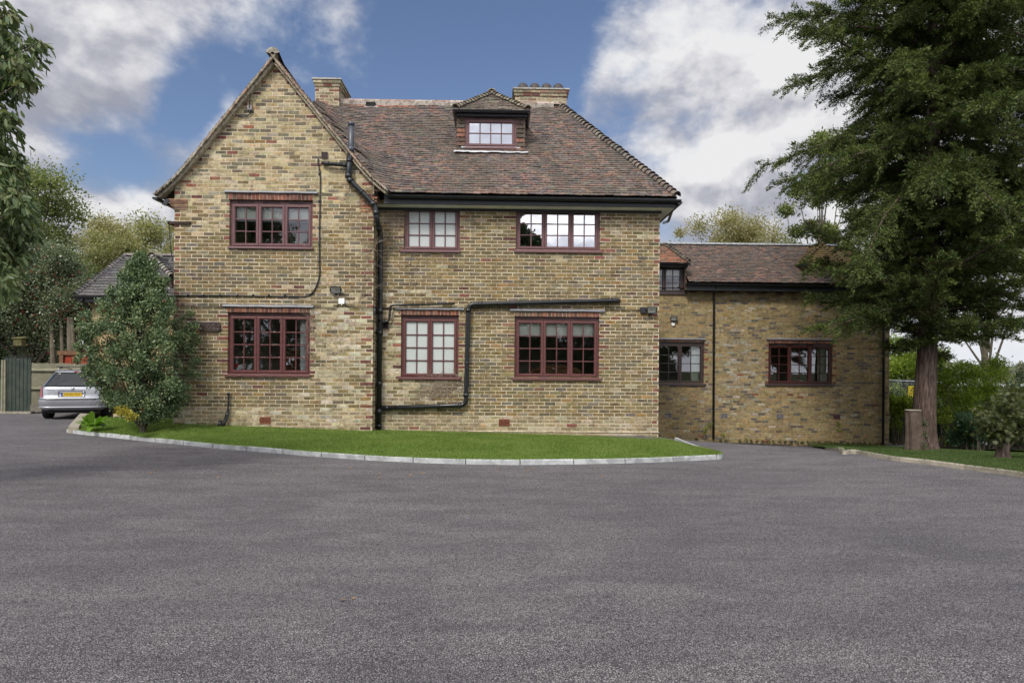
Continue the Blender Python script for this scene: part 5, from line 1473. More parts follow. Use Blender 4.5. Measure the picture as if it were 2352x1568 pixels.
def rpatch(mb, xa, xb, za, zb, off, nx=12, nz=8, taper=None, mi=0):
    nn = len(mb.v)
    for j in range(nz + 1):
        z = za + (zb - za) * j / nz; u0, u1 = (xa, xb) if taper is None else taper(j / nz)
        for i in range(nx + 1): mb.v.append(tuple(rear(u0 + (u1 - u0) * i / nx, z, off)))
    for j in range(nz):
        for i in range(nx): a = nn + j * (nx + 1) + i; mb.face((a, a + 1, a + nx + 2, a + nx + 1), None, mi)
    # rim so that the patch has thickness
    edge = [(nn + i) for i in range(nx + 1)] + [nn + j * (nx + 1) + nx for j in range(1, nz + 1)] + [nn + nz * (nx + 1) + i for i in range(nx - 1, -1, -1)] + [nn + j * (nx + 1) for j in range(nz - 1, 0, -1)]
    c = len(mb.v); mb.v += [(mb.v[e][0], mb.v[e][1] + off + .01, mb.v[e][2]) for e in edge]
    for k in range(len(edge)): j = (k + 1) % len(edge); mb.face((edge[k], edge[j], c + j, c + k), None, mi)
m = MB(); rpatch(m, -.985, .985, .965, 1.385, .006, 20, 8); m.build('rear_window', M['glass_blk'] if 'glass_blk' in M else M.setdefault('glass_blk', simple('tinted_car_glass', (.012, .015, .016), .06, .35, .2, 2, bstr=0)), car, smooth=True)
for sg_ in (-1, 1):
    m = MB(); nn = 0; cols = 20
    for j in range(5):
        z = .965 + .40 * j / 4
        for i in range(cols + 1): m.v.append(tuple(sidept(.16 + .03 * j / 4 + (.80 - .05 * j / 4) * i / cols, z, sg_, .004)))
    for j in range(4):
        for i in range(cols): a = j * (cols + 1) + i; m.face((a, a + 1, a + cols + 2, a + cols + 1))
    m.build('side_window', M['glass_blk'], car, smooth=True)
    m = MB(); lo, hi = (.80, .999)
    rpatch(m, sg_ * lo, sg_ * hi, .67, .985, .012, 6, 8, taper=lambda t: (sg_ * (.86 - .0 * t + .06 * t), sg_ * .9995)); m.build('tail_lamp', M['tail_red'], car, smooth=True)
    m = MB(); m.tube([(sg_ * .52, .72, 1.46), (sg_ * .54, .90, 1.505), (sg_ * .54, 1.6, 1.515), (sg_ * .53, 2.1, 1.47)], .018, 8); m.build('roof_rail', M['alloy'], car, smooth=True)
    for yw in (.72, 3.45):
        m = MB(); X = sg_ * .76; seg = 28; nn = len(m.v)
        pr_ = [(-.10, .19), (-.10, .285), (-.08, .305), (.08, .305), (.10, .285), (.10, .19)]
        for dx__, r_ in pr_:
            for k in range(seg): an = 2 * math.pi * k / seg; m.v.append((X + dx__, yw + r_ * math.cos(an), .305 + r_ * math.sin(an)))
        for a in range(len(pr_) - 1):
            for k in range(seg): m.face((nn + a * seg + k, nn + a * seg + (k + 1) % seg, nn + (a + 1) * seg + (k + 1) % seg, nn + (a + 1) * seg + k))
        wh = m.build('wheel', M['rubber'], car, smooth=True)
        m = MB(); m.tube([(X - .06, yw, .305), (X + .06, yw, .305)], .19, 24); m.build('rim', M['alloy'], wh)
m = MB()
rpatch(m, -.99, .99, .36, .62, .035, 28, 6); m.build('rear_bumper', M['paint_low'], car, smooth=True)
m = MB(); rpatch(m, -.74, .74, .585, .612, .045, 20, 1); m.build('bumper_strip', M['plastic'], car)
m = MB(); rpatch(m, -.40, .40, .665, .80, .010, 12, 4); m.build('plate_recess', M['paint'], car, smooth=True)
m = MB(); rpatch(m, -.39, .39, .80, .845, .028, 14, 2); m.build('tailgate_handle', M['chrome'], car, smooth=True)
m = MB(); yb_ = cprof(.73)[1] - .018
m.box(-.25, .26, yb_ - .01, yb_ + .0, .685, .790)
plate = m.build('number_plate', M['plate'], car)
m = MB(); m.box(-.26, -.215, yb_ - .0115, yb_ + .002, .685, .790); m.build('plate_band', M['plate_blue'], plate)
def text(s, size, mat, parent, loc, rot, ext=.001, xs=1.0, name='lettering'):
    cu = bpy.data.curves.new(name, 'FONT'); cu.body = s; cu.size = size; cu.extrude = ext; cu.align_x = 'CENTER'; cu.align_y = 'CENTER'
    tmp = bpy.data.objects.new(name, cu); COL.objects.link(tmp)
    dg = bpy.context.evaluated_depsgraph_get(); me = bpy.data.meshes.new_from_object(tmp.evaluated_get(dg)); bpy.data.objects.remove(tmp)
    me.materials.clear(); me.materials.append(mat); o = bpy.data.objects.new(name, me); COL.objects.link(o)
    o.parent = parent; o.location = loc; o.rotation_euler = rot; o.scale = (xs, 1, 1); return o
text('HN53 FLF', .098, M['ink'], plate, (.022, yb_ - .012, .738), (R(90), 0, 0), xs=.98)
text('PEUGEOT', .042, M['chrome'], car, (-.56, cprof(.90)[1] + .005, .895), (R(90 - 8), 0, R(-4)), ext=.004)
# maker's emblem: rearing beast in a few strokes
m = MB(); e0 = Vector((0.02, cprof(.90)[1] - .008, .895))
for seg_ in ([(-.02, -.04), (-.01, -.01), (.0, .015), (.012, .035)], [(0, .012), (.025, .02), (.04, .035)], [(-.003, 0), (.028, -.002), (.04, .008)], [(-.012, -.015), (.015, -.03), (.03, -.045)], [(-.02, -.04), (-.035, -.02), (-.03, .01), (-.04, .03)], [(.005, .035), (.02, .045), (.028, .034)]):
    m.tube([e0 + Vector((a, 0, b)) for a, b in seg_], .006, 6)
m.build('emblem', M['chrome'], car)
m = MB(); rpatch(m, -.10, .10, 1.395, 1.425, .016, 6, 1); m.build('brake_lamp', M['tail_red'], car)
m = MB(); m.tube([(-.05, .155, .985), (.15, .165, .995), (.42, .19, 1.005)], [.012, .010, .006], 6); m.build('wiper', M['plastic'], car)
m = MB(); m.tube([(-.66, 1.0, 1.555), (.66, 1.0, 1.555)], .014, 8); m.box(-.56, -.50, .97, 1.03, 1.49, 1.55); m.box(.50, .56, .97, 1.03, 1.49, 1.55); m.build('roof_bar', M['plastic'], car)
m = MB(); m.tube([(.05, .95, 1.47), (-.05, .70, 1.92)], [.005, .002], 5); m.tube([(.05, .97, 1.46), (.05, .93, 1.50)], .022, 8); m.build('aerial', M['plastic'], car)
m = MB(); m.box(-.62, .62, .10, 3.9, .20, .26); m.build('underside', M['rubber'], car)

# ================================================================ FENCES, SHED PANEL, SUMMERHOUSE
M['fence_wood'] = mat_ground('weathered_fence_wood', [(.13, .13, .085), (.21, .20, .14), (.28, .27, .20)], 5, 30)
M['fence_green'] = mat_ground('dark_green_stained_boards', [(.030, .040, .034), (.050, .062, .052), (.10, .105, .075)], 4, 30)
M['red_panel'] = simple('red_stained_boards', (.26, .035, .014), .6, .3, .2, 8)
M['brown_beam'] = simple('brown_timber_beam', (.15, .075, .038), .7, .3, .2, 10)
YF = 22.9
fx0, fx1 = P(66, 890, YF)[0], P(172, 890, YF)[0]; fz0 = P(120, 945, YF)[1]; fz1 = P(120, 834, YF)[1]
fence = thing('board_fence', 'weathered close board wooden fence with three rails behind the silver car', 'fence', (fx0, YF, 0))
m = MB(); x = fx0 - .6
while x < fx1 + 1.2:
    dz = uni(-.012, .012); m.hexa([(x, YF, fz0), (x + .095, YF + .012, fz0), (x + .095, YF + .02, fz0), (x, YF + .022, fz0), (x, YF, fz1 + dz), (x + .095, YF + .012, fz1 + dz), (x + .095, YF + .02, fz1 + dz), (x, YF + .022, fz1 + dz)]); x += .083
part(m, 'board_panel', M['fence_wood'], fence)
for py in (849, 891, 935):
    z = P(120, py, YF)[1]; m = MB(); m.hexa([(fx0 - .6, YF - .07, z - .04), (fx1 + 1.2, YF - .07, z - .04), (fx1 + 1.2, YF, z - .045), (fx0 - .6, YF, z - .045), (fx0 - .6, YF - .05, z + .02), (fx1 + 1.2, YF - .05, z + .02), (fx1 + 1.2, YF, z + .045), (fx0 - .6, YF, z + .045)]); part(m, 'rail', M['fence_wood'], fence)
YSH = 21.8
sx0, sx1 = P(10, 890, YSH)[0], P(68, 890, YSH)[0]; sz0 = P(40, 952, YSH)[1]; sz1 = P(40, 822, YSH)[1]
shed = thing('shed', 'dark green boarded shed wall with wire netting on top, at the left edge', 'shed', (sx0, YSH, 0))
m = MB(); x = sx0; k = 0
while x < sx1:
    w = .062; m.box(x, x + w - .006, YSH - .012 * (k % 2), YSH + .02, sz0, sz1 + uni(-.01, .01)); x += w; k += 1
m.box(sx0, sx1, YSH + .02, YSH + .03, sz0, sz1)
part(m, 'board_wall', M['fence_green'], shed)
m = MB()
for px in (3, 9): a = P(px, 880, YSH - .03)[0]; m.box(a, a + .06, YSH - .05, YSH + .02, sz0, P(5, 826, YSH)[1])
part(m, 'post', M['fence_wood'], shed)
m = MB()
for k in range(36):
    a = sx0 + (sx1 - sx0) * k / 36; zt = sz1 + .075 * (1 - max(0, (k - 26) / 14)); m.tube([(a, YSH, sz1 - .02), (a + .05, YSH, zt)], .0022, 3, cap=False); m.tube([(a + .05, YSH, sz1 - .02), (a, YSH, zt)], .0022, 3, cap=False)
part(m, 'wire_netting', M['pvc_grey'], shed)
m = MB(); m.box(sx0 - .5, sx1 + .1, YSH - .10, YSH + .1, -.1, sz0 + .01)
m.hexa([(sx1 + .1, YSH - .10, -.1), (sx1 + 1.0, YSH + .8, -.1), (sx1 + 1.0, YSH + 1.1, -.1), (sx1 + .1, YSH + .1, -.1), (sx1 + .1, YSH - .10, .14), (sx1 + 1.0, YSH + .8, .14), (sx1 + 1.0, YSH + 1.1, .14), (sx1 + .1, YSH + .1, .14)])
tag(m.build('kerb_wall', M['kerb_old']), kind='structure')
YS = 23.3
hx0, hx1 = P(140, 800, YS)[0], P(215, 800, YS)[0]; hz1 = P(180, 806, YS)[1]
sumh = thing('garden_store', 'red boarded store in a brown timber frame rising behind the car', 'store', (hx0, YS, 0))
m = MB(); m.box(hx0, hx0 + .14, YS - .1, YS, 0, hz1 - .14); m.box(hx0 - .05, hx1 + .6, YS - .12, YS + .02, hz1 - .14, hz1); part(m, 'timber_frame', M['brown_beam'], sumh)
m = MB(); x = hx0 + .16
while x < hx1 + .5: m.box(x, x + .24, YS - .04, YS, 0, hz1 - .16); x += .25
m.box(hx0, hx1 + .6, YS, YS + 1.4, 0, hz1 - .02)
part(m, 'red_boards', M['red_panel'], sumh)
# bird box and low walls
c = PX(45, 785, 21.5); m = MB(); m.box(c.x - .13, c.x + .13, 21.4, 21.6, c.z - .12, c.z + .10); m.hexa([(c.x - .16, 21.36, c.z + .10), (c.x + .16, 21.36, c.z + .10), (c.x + .16, 21.64, c.z + .10), (c.x - .16, 21.64, c.z + .10), (c.x - .16, 21.36, c.z + .12), (c.x + .16, 21.36, c.z + .12), (c.x + .16, 21.64, c.z + .17), (c.x - .16, 21.64, c.z + .17)])
m.tube([(c.x, 21.39, c.z), (c.x, 21.41, c.z)], .03, 10)
M['box_yellow'] = simple('mossy_yellow_wood', (.11, .10, .045), .9, .1, .25, 9)
tag(m.build('bird_box', M['box_yellow']), 'mossy yellowish bird box hanging under the berry tree at the far left', 'bird box')
m = MB(); a = PX(190, 962, 14.4); zt = .30; wx0 = P(157, 970, 14.0)[0]; wx1 = P(184, 960, 15.4)[0]
m.hexa([(wx0, 14.0, -.02), (wx0 + .25, 13.95, -.02), (wx1 + .26, 15.3, -.02), (wx1, 15.4, -.02), (wx0, 14.0, .15), (wx0 + .25, 13.95, .15), (wx1 + .26, 15.3, zt + .02), (wx1, 15.4, zt + .02)])
for k in range(9):
    t = k / 9; 
lw_ = tag(m.build('garden_wall', M['kerb_old']), 'low stone wall end curving round the broad leaved plant', 'wall')
m = MB(); m.box(a.x + .16, xg0 + .3, 15.25, 15.45, -.1, zt + .02, None, 0)
brick_face(m, a.x + .16, xg0 + .3, -.05, zt, [], None, bl=.22, bh=.11, pal=lambda x, z: PAL_DARK, place=front_at(15.25), seed=91, quoin=(False, False))
tag(m.build('retaining_wall', BR), 'low dark brick wall at the back of the lawn, under the holly bush', 'wall')
# right side: green post fence, construction barrier, yellow sign, stone bench
M['steel'] = simple('galvanised_steel', (.50, .52, .55), .4, .5, .08, 10, metal=.6)
M['green_post'] = simple('green_steel_post', (.015, .060, .042), .5, .4, .15, 10)
M['sign_yellow'] = simple('yellow_sign', (.78, .60, .02), .5, .4, .05, 8)
YB = 25.0
def barrier(px0, px1, label):
    t = thing('barrier_panel', label, 'barrier', (P((px0 + px1) / 2, 880, YB)[0], YB, 0), group='temporary steel fence panels')
    x0, x1 = P(px0, 880, YB)[0], P(px1, 880, YB)[0]; z1 = P(px0, 873 + (px0 - 2045) * .045, YB)[1]; z1b = P(px1, 873 + (px1 - 2045) * .045, YB)[1]; z0 = min(z1, z1b) - 1.9
    m = MB(); m.tube([(x0, YB, z0), (x0, YB, z1), (x1, YB, z1b), (x1, YB, z0)], .024, 8); part(m, 'tube_frame', M['steel'], t, smooth=True)
    m = MB(); n = int((x1 - x0) / .05)
    for k in range(1, n): x = x0 + (x1 - x0) * k / n; m.box(x - .002, x + .002, YB - .002, YB + .002, z0, z1)
    for k in range(12): z = z0 + (z1 - z0) * k / 12; m.box(x0, x1, YB - .003, YB + .003, z - .002, z + .002)
    part(m, 'wire_mesh', M['steel'], t)
barrier(1990, 2103, 'steel mesh fence panel between the wing and the big trunk')
barrier(2150, 2258, 'steel mesh fence panel just right of the big trunk')
barrier(2262, 2368, 'steel mesh fence panel at the right edge beyond the green post')
gp = PX(2264, 868, 23.5); m = MB(); m.box(gp.x - .06, gp.x + .06, 23.44, 23.56, gp.z - 2.3, gp.z); m.box(gp.x - .065, gp.x + .065, 23.435, 23.565, gp.z, gp.z + .02)
tag(m.build('fence_post', M['green_post']), 'square dark green steel post rising above the shrubs on the right', 'post')
gp = PX(2107, 900, 23.5); m = MB(); m.box(gp.x - .05, gp.x + .05, 23.44, 23.56, gp.z - 1.6, gp.z + .42); m.box(gp.x - .055, gp.x + .055, 23.435, 23.565, gp.z + .42, gp.z + .44)
tag(m.build('fence_post', M['green_post']), 'dark green steel post behind the big conifer trunk', 'post')
c = PX(2097, 899, YB - .05); m = MB(); m.box(c.x - .19, c.x + .17, YB - .06, YB - .045, c.z - .26, c.z + .22)
sgn = tag(m.build('warning_sign', M['sign_yellow']), 'yellow warning sign with a black triangle on the mesh fence', 'sign')
m = MB()
for (a, b) in (((-.10, .02), (.10, .02)), ((.10, .02), (0, .18)), ((0, .18), (-.10, .02))): m.tube([(c.x + a[0], YB - .064, c.z + a[1]), (c.x + b[0], YB - .064, c.z + b[1])], .009, 6)
m.tube([(c.x, YB - .064, c.z + .06), (c.x, YB - .064, c.z + .12)], .008, 6); m.build('triangle', M['ink'], sgn)
text('CAUTION', .07, M['ink'], sgn, (c.x - .01, YB - .064, c.z - .07), (R(90), 0, 0))
# ================================================================ VEGETATION
def leaf_object(name, C, A, L, W, mat, parent=None, curl=.15, up=None):
    """one mesh of many leaves; C base points, A directions, L lengths, W widths (arrays)"""
    n = len(C)
    A = A / np.maximum(np.linalg.norm(A, axis=1, keepdims=True), 1e-6)
    Rn = RNG.normal(size=(n, 3)) if up is None else up + RNG.normal(size=(n, 3)) * .35
    B = np.cross(A, Rn); B /= np.maximum(np.linalg.norm(B, axis=1, keepdims=True), 1e-6)
    Nn = np.cross(B, A); L = np.broadcast_to(L, (n,))[:, None]; W = np.broadcast_to(W, (n,))[:, None]
    v = np.empty((n, 4, 3), np.float32)
    v[:, 0] = C; v[:, 1] = C + A * L * .45 + B * W * .5; v[:, 2] = C + A * L - Nn * L * curl; v[:, 3] = C + A * L * .45 - B * W * .5
    me = bpy.data.meshes.new(name); me.vertices.add(n * 4); me.vertices.foreach_set('co', v.ravel())
    me.loops.add(n * 4); me.loops.foreach_set('vertex_index', np.arange(n * 4, dtype=np.int32))
    me.polygons.add(n); me.polygons.foreach_set('loop_start', np.arange(0, n * 4, 4, dtype=np.int32))
    me.polygons.foreach_set('loop_total', np.full(n, 4, np.int32)); me.materials.append(mat); me.update(calc_edges=True)
    o = bpy.data.objects.new(name, me); COL.objects.link(o)
    if parent is not None:
        o.parent = parent; r = parent
        if r.parent is None: o.location = -r.location
    return o
def rdir(n, bias=(0, 0, 0), s=1.0):
    d = RNG.normal(size=(n, 3)) * s + np.array(bias); return d / np.linalg.norm(d, axis=1, keepdims=True)
def clumps(centers, radii, per, flat=.8, shell=.0):
    """points gathered in soft clumps; returns points and outward directions"""
    pts, outs = [], []
    for c, r, k in zip(centers, radii, per):
        d = RNG.normal(size=(k, 3)); d /= np.linalg.norm(d, axis=1, keepdims=True)
        rr = r * (shell + (1 - shell) * RNG.random(k)[:, None] ** .55) * (1 + .25 * RNG.normal(size=(k, 1)))
        p = d * rr; p[:, 2] *= flat; pts.append(p + np.array(c)); outs.append(d)
    return np.concatenate(pts), np.concatenate(outs)
LEAF = {
 'conifer': mat_leaf('conifer_foliage', [(0.028, 0.040, 0.016), (0.046, 0.070, 0.022), (0.074, 0.108, 0.029), (0.129, 0.160, 0.042), (0.197, 0.210, 0.064)], .25, .6, .25),
 'conifer_brown': mat_leaf('browning_foliage', [(.035, .028, .012), (.06, .05, .02), (.05, .07, .02)], .25, .6, .25),
 'holly': mat_leaf('holly_leaves', [(0.039, 0.064, 0.035), (0.076, 0.128, 0.061), (0.131, 0.186, 0.089), (0.208, 0.266, 0.120), (0.382, 0.399, 0.172)], .15, .42, .4),
 'holly_dark': mat_leaf('berry_tree_leaves', [(0.053, 0.074, 0.044), (0.095, 0.131, 0.069), (0.158, 0.196, 0.101), (0.265, 0.271, 0.159)], .2, .35, .5),
 'laurel': mat_leaf('laurel_leaves', [(0.040, 0.067, 0.026), (0.080, 0.122, 0.046), (0.128, 0.166, 0.068), (0.213, 0.221, 0.106)], .25, .42, .30),
 'green': mat_leaf('green_leaves', [(0.064, 0.100, 0.033), (0.127, 0.167, 0.057), (0.213, 0.244, 0.086), (0.319, 0.311, 0.143)], .4, .5, .3),
 'autumn': mat_leaf('autumn_leaves', [(0.109, 0.127, 0.061), (0.202, 0.219, 0.096), (0.311, 0.305, 0.137), (0.435, 0.389, 0.219), (0.559, 0.508, 0.410)], .45, .55, .3),
 'pale': mat_leaf('pale_autumn_leaves', [(0.169, 0.143, 0.072), (0.260, 0.247, 0.111), (0.364, 0.325, 0.182), (0.520, 0.455, 0.312)], .45, .55, .3),
 'yellowgreen': mat_leaf('yellow_green_leaves', [(0.073, 0.125, 0.017), (0.156, 0.229, 0.029), (0.270, 0.343, 0.046), (0.437, 0.478, 0.083)], .45, .5, .3),
 'hedge': mat_leaf('hedge_leaves', [(0.012, 0.027, 0.009), (0.023, 0.051, 0.016), (0.043, 0.088, 0.027), (0.098, 0.166, 0.039)], .2, .4, .4),
 'fern': mat_leaf('grey_green_leaves', [(0.032, 0.064, 0.032), (0.056, 0.104, 0.051), (0.088, 0.144, 0.072)], .35, .5, .3),
 'sycamore': mat_leaf('dull_green_leaves', [(0.032, 0.043, 0.015), (0.057, 0.072, 0.024), (0.092, 0.102, 0.038), (0.138, 0.128, 0.051)], .35, .5, .3),
 'far': mat_leaf('distant_leaves', [(0.078, 0.098, 0.065), (0.117, 0.137, 0.091), (0.182, 0.182, 0.111), (0.234, 0.221, 0.143)], .3, .7, .1),  # distance haze is put into these leaf colours
}
M['berry'] = simple('red_berry', (.35, .012, .012), .3, .5, .2, 30)
def trunk_mesh(mb, pts, rr, seg=10, rough=.08):
    """tapered, slightly fluted trunk"""
    pts = [Vector(p) for p in pts]; nn = len(mb.v)
    for i, p in enumerate(pts):
        t = (pts[min(i + 1, len(pts) - 1)] - pts[max(i - 1, 0)]).normalized(); u = Vector((0, 1, 0)).cross(t).normalized(); w = t.cross(u)
        for k in range(seg):
            an = 2 * math.pi * k / seg; r = rr[i] * (1 + rough * math.sin(an * 5 + i * .25) + rough * .6 * math.sin(an * 9 - i * .4) + rough * .3 * uni(-1, 1)); mb.v.append(tuple(p + (u * math.cos(an) + w * math.sin(an)) * r))
    for i in range(len(pts) - 1):
        for k in range(seg): a = nn + i * seg; mb.face((a + k, a + (k + 1) % seg, a + seg + (k + 1) % seg, a + seg + k))
    mb.face([nn + k for k in range(seg)][::-1]); e = nn + (len(pts) - 1) * seg; mb.face([e + k for k in range(seg)])

# ---- conifer
def conifer(name, label, base, H, r0, h0, lenf, nb, seed, dens=1.0, group=None, rt=.30, lean=0.0, brown=True):
    rg = np.random.default_rng(seed); t = thing(name, label, 'tree', base, group); base = Vector(base)
    m = MB(); N = 26; pts = []; rr = []
    for i in range(N + 1):
        f = (i / N) ** 1.7; pts.append(base + Vector((.12 * math.sin(f * 4) + lean * f * H, .1 * math.cos(f * 3), f * H - .1))); rr.append(rt * (1 - f) ** .8 * (1 + .85 * math.exp(-f * H / .38)) + .01)
    trunk_mesh(m, pts, rr, 40, .075)
    tr = None
    def tp(h):
        f = h / H; return np.array(base) + np.array((.12 * math.sin(f * 4) + lean * f * H, .1 * math.cos(f * 3), h))
    Cs, As, Ls = [], [], []; Cb, Ab = [], []
    for b in range(nb):
        h = h0 + (H - h0 - .2) * ((b + rg.random()) / nb) ** 1.05
        az = b * 2.39996 + rg.normal() * .3; L = lenf(h, az) * (rg.uniform(.55, 1.12)) * (1.0 if rg.random() > .12 else .55)
        if L < .3: continue
        rise = rg.uniform(.0, .65); droop = rg.uniform(.2, .75) if h > 5.2 else rg.uniform(.12, .36)
        d = np.array((math.cos(az), math.sin(az), 0)); side = np.array((-d[1], d[0], 0)); o = tp(h); bow = rg.normal() * .12
        cur = lambda s: o + d * L * s + side * L * bow * s * s + np.array((0, 0, 1)) * L * (rise * s - droop * s * s + .10 * s ** 4)
        K = 7; bp = [Vector(cur(k / K)) for k in range(K + 1)]
        m.tube(bp, [max(.005, (.012 + .011 * L) * (1 - .9 * k / K)) for k in range(K + 1)], 5, cap=False)
        ns = int(L * 15 * dens) + 6
        for q in range(ns):
            s = rg.uniform(.06, 1.0) ** .9; p0 = cur(s); tg = cur(min(1, s + .05)) - cur(max(0, s - .05)); tg /= np.linalg.norm(tg)
            sd = 1 if q % 2 else -1; sl = (.30 + .13 * L * (1 - s) + .10) * rg.uniform(.5, 1.45)
            sdir = tg * rg.uniform(.35, 1.1) + side * sd * rg.uniform(.1, 1.0) + np.array((0, 0, rg.uniform(-.45 if h > 5.2 else -.2, .75))); sdir /= np.linalg.norm(sdir)
            k = int(95 * sl * dens) + 16; u = rg.random(k)[:, None] ** .8
            P_ = p0 + sdir * sl * u + np.array((0, 0, -1)) * (sl * .35 * u ** 2) + rg.normal(size=(k, 3)) * np.array((.050, .050, .040)) * (1.25 - .8 * u)
            A_ = sdir + rg.normal(size=(k, 3)) * .45 + np.array((0, 0, -.05))
            if brown and h < 6 and rg.random() < .06: Cb.append(P_); Ab.append(A_)
            else: Cs.append(P_); As.append(A_)
            if sl > .3: m.tube([Vector(p0), Vector(p0 + sdir * sl * .8 + np.array((0, 0, -sl * .2)))], [.006, .002], 3, cap=False)
    C = np.concatenate(Cs); A = np.concatenate(As)
    m.build('trunk', M['bark'], t, smooth=True).location = -base
    leaf_object('crown', C, A, rg.uniform(.05, .105, len(C)), rg.uniform(.014, .030, len(C)), LEAF['conifer'], t, .25)
    if Cb:
        C = np.concatenate(Cb); leaf_object('browned_spray', C, np.concatenate(Ab), rg.uniform(.05, .11, len(C)), .028, LEAF['conifer_brown'], t, .25)
    return t
TB = G(2127, 1040); Dt = TB.y
TB.z -= .05
def px_len(h, trunk_px=2125):
    """how far the branches reach at a height, as seen in the photo's left outline"""
    tab = [(0, 0.8), (1.9, .9), (2.6, 1.6), (3.2, 2.6), (3.9, 3.9), (4.4, 3.9), (4.8, 1.9), (5.7, 2.0), (6.3, 3.6), (7.0, 4.0), (8.0, 3.9), (9.0, 3.7), (10, 3.8), (12, 3.3), (14, 2.2), (16, .5)]
    for (a, x), (b, y) in zip(tab, tab[1:]):
        if h <= b: return x + (y - x) * (h - a) / (b - a)
    return .3
def len1(h, az):
    L = px_len(h)
    if math.sin(az) > .3: L *= .8             # away from the viewer: kept clear of the wing
    if h < 4.0 and math.cos(az) > .2: L *= .8
    return L
conifer('conifer_tree', 'big dark conifer with a thick ridged trunk standing on the right hand lawn', tuple(TB), 15.5, .3, 2.5, len1, 200, 11, 1.15, rt=.235)
TB2 = Vector((TB.x + .75, TB.y + 1.3, ground_z(TB.x + .9, TB.y + 1.6)))
conifer('conifer_tree', 'second, thinner conifer close behind the big trunk', tuple(TB2), 14.5, .3, 4.0, lambda h, az: px_len(h) * (.75 if math.cos(az) < 0 else .9), 90, 12, .95, rt=.20, lean=.012)
TB3 = Vector((TB.x + 4.4, TB.y - .8, ground_z(TB.x + 4.4, TB.y)))
conifer('conifer_tree', 'conifer at the right edge of the picture, its trunk out of sight', tuple(TB3), 15, .3, 5.6, lambda h, az: 3.2 * min(1, (15.5 - h) / 6) * (.8 if h < 5 else 1), 120, 13, 1.0, rt=.26)
M['bark_stump'] = mat_ground('stump_bark', [(.05, .035, .028), (.10, .075, .06), (.16, .125, .10)], 9, 45)
# cut stump against the trunk and the torn root flare
sb = Vector((0, TB.y - .30, 0)); st = PX(2097, 941, sb.y)
m = MB(); s0 = G(2102, 1036)
sx_ = P(2105, 1030, sb.y)[0]; s0.z = TB.z
pts = [Vector((sx_, sb.y, s0.z - .1)), Vector((sx_ - .01, sb.y, s0.z + .15)), Vector((sx_ - .05, sb.y, s0.z + .6)), Vector((st.x, sb.y, st.z - .02)), Vector((st.x, sb.y, st.z))]
trunk_mesh(m, pts, [.30, .23, .185, .165, .155], 26, .09)
stp = tag(m.build('tree_stump', M['bark_stump'], smooth=False), 'sawn off stump leaning against the left side of the big conifer trunk', 'stump')
m = MB(); lathe(m, st.x, sb.y, [(.0, st.z + .006), (.17, st.z + .004), (.185, st.z - .01)]); m.build('cut_face', M['kerb_old'], stp)
C, o_ = clumps([(st.x + .13, sb.y - .17, s0.z + .3), (st.x + .16, sb.y - .16, s0.z + .8), (st.x + .18, sb.y - .14, s0.z + .55)], [.13, .13, .14], [120, 140, 120]); leaf_object('ivy', C, rdir(len(C), (0, -.5, 0)), .035, .03, LEAF['hedge'], stp)
c = G(2112, 1043); m = MB(); zt_ = PX(2114, 990, c.y + .1).z
for q_ in range(1):
    wx_ = P(2113, 1030, TB.y - .4)[0]; m.tube([(wx_ - .05, TB.y - .37, TB.z), (wx_ - .03, TB.y - .33, TB.z + .12), (wx_ + .0, TB.y - .29, TB.z + .30), (wx_ + .03, TB.y - .27, TB.z + .48), (wx_ + .03, TB.y - .26, TB.z + .66)], [.11, .085, .06, .035, .008], 8)
mq = MB(); Y_ = TB.y - .47
mq.prism([(P(2103, 1040, Y_)[0], TB.z + .04), (P(2122, 1040, Y_)[0], TB.z + .04), (P(2120, 1020, Y_)[0], TB.z + .28), (P(2117, 1000, Y_)[0], TB.z + .48), (P(2115, 985, Y_)[0], TB.z + .64), (P(2113, 1000, Y_)[0], TB.z + .46), (P(2110, 1020, Y_)[0], TB.z + .25)], Y_, Y_ + .3)
M['wound'] = simple('pale_torn_wood', (.62, .52, .40), .8, .2, .12, 30)
tag(m.build('torn_root', M['wound']), 'pale torn wood at the foot of the big conifer trunk', 'wood')

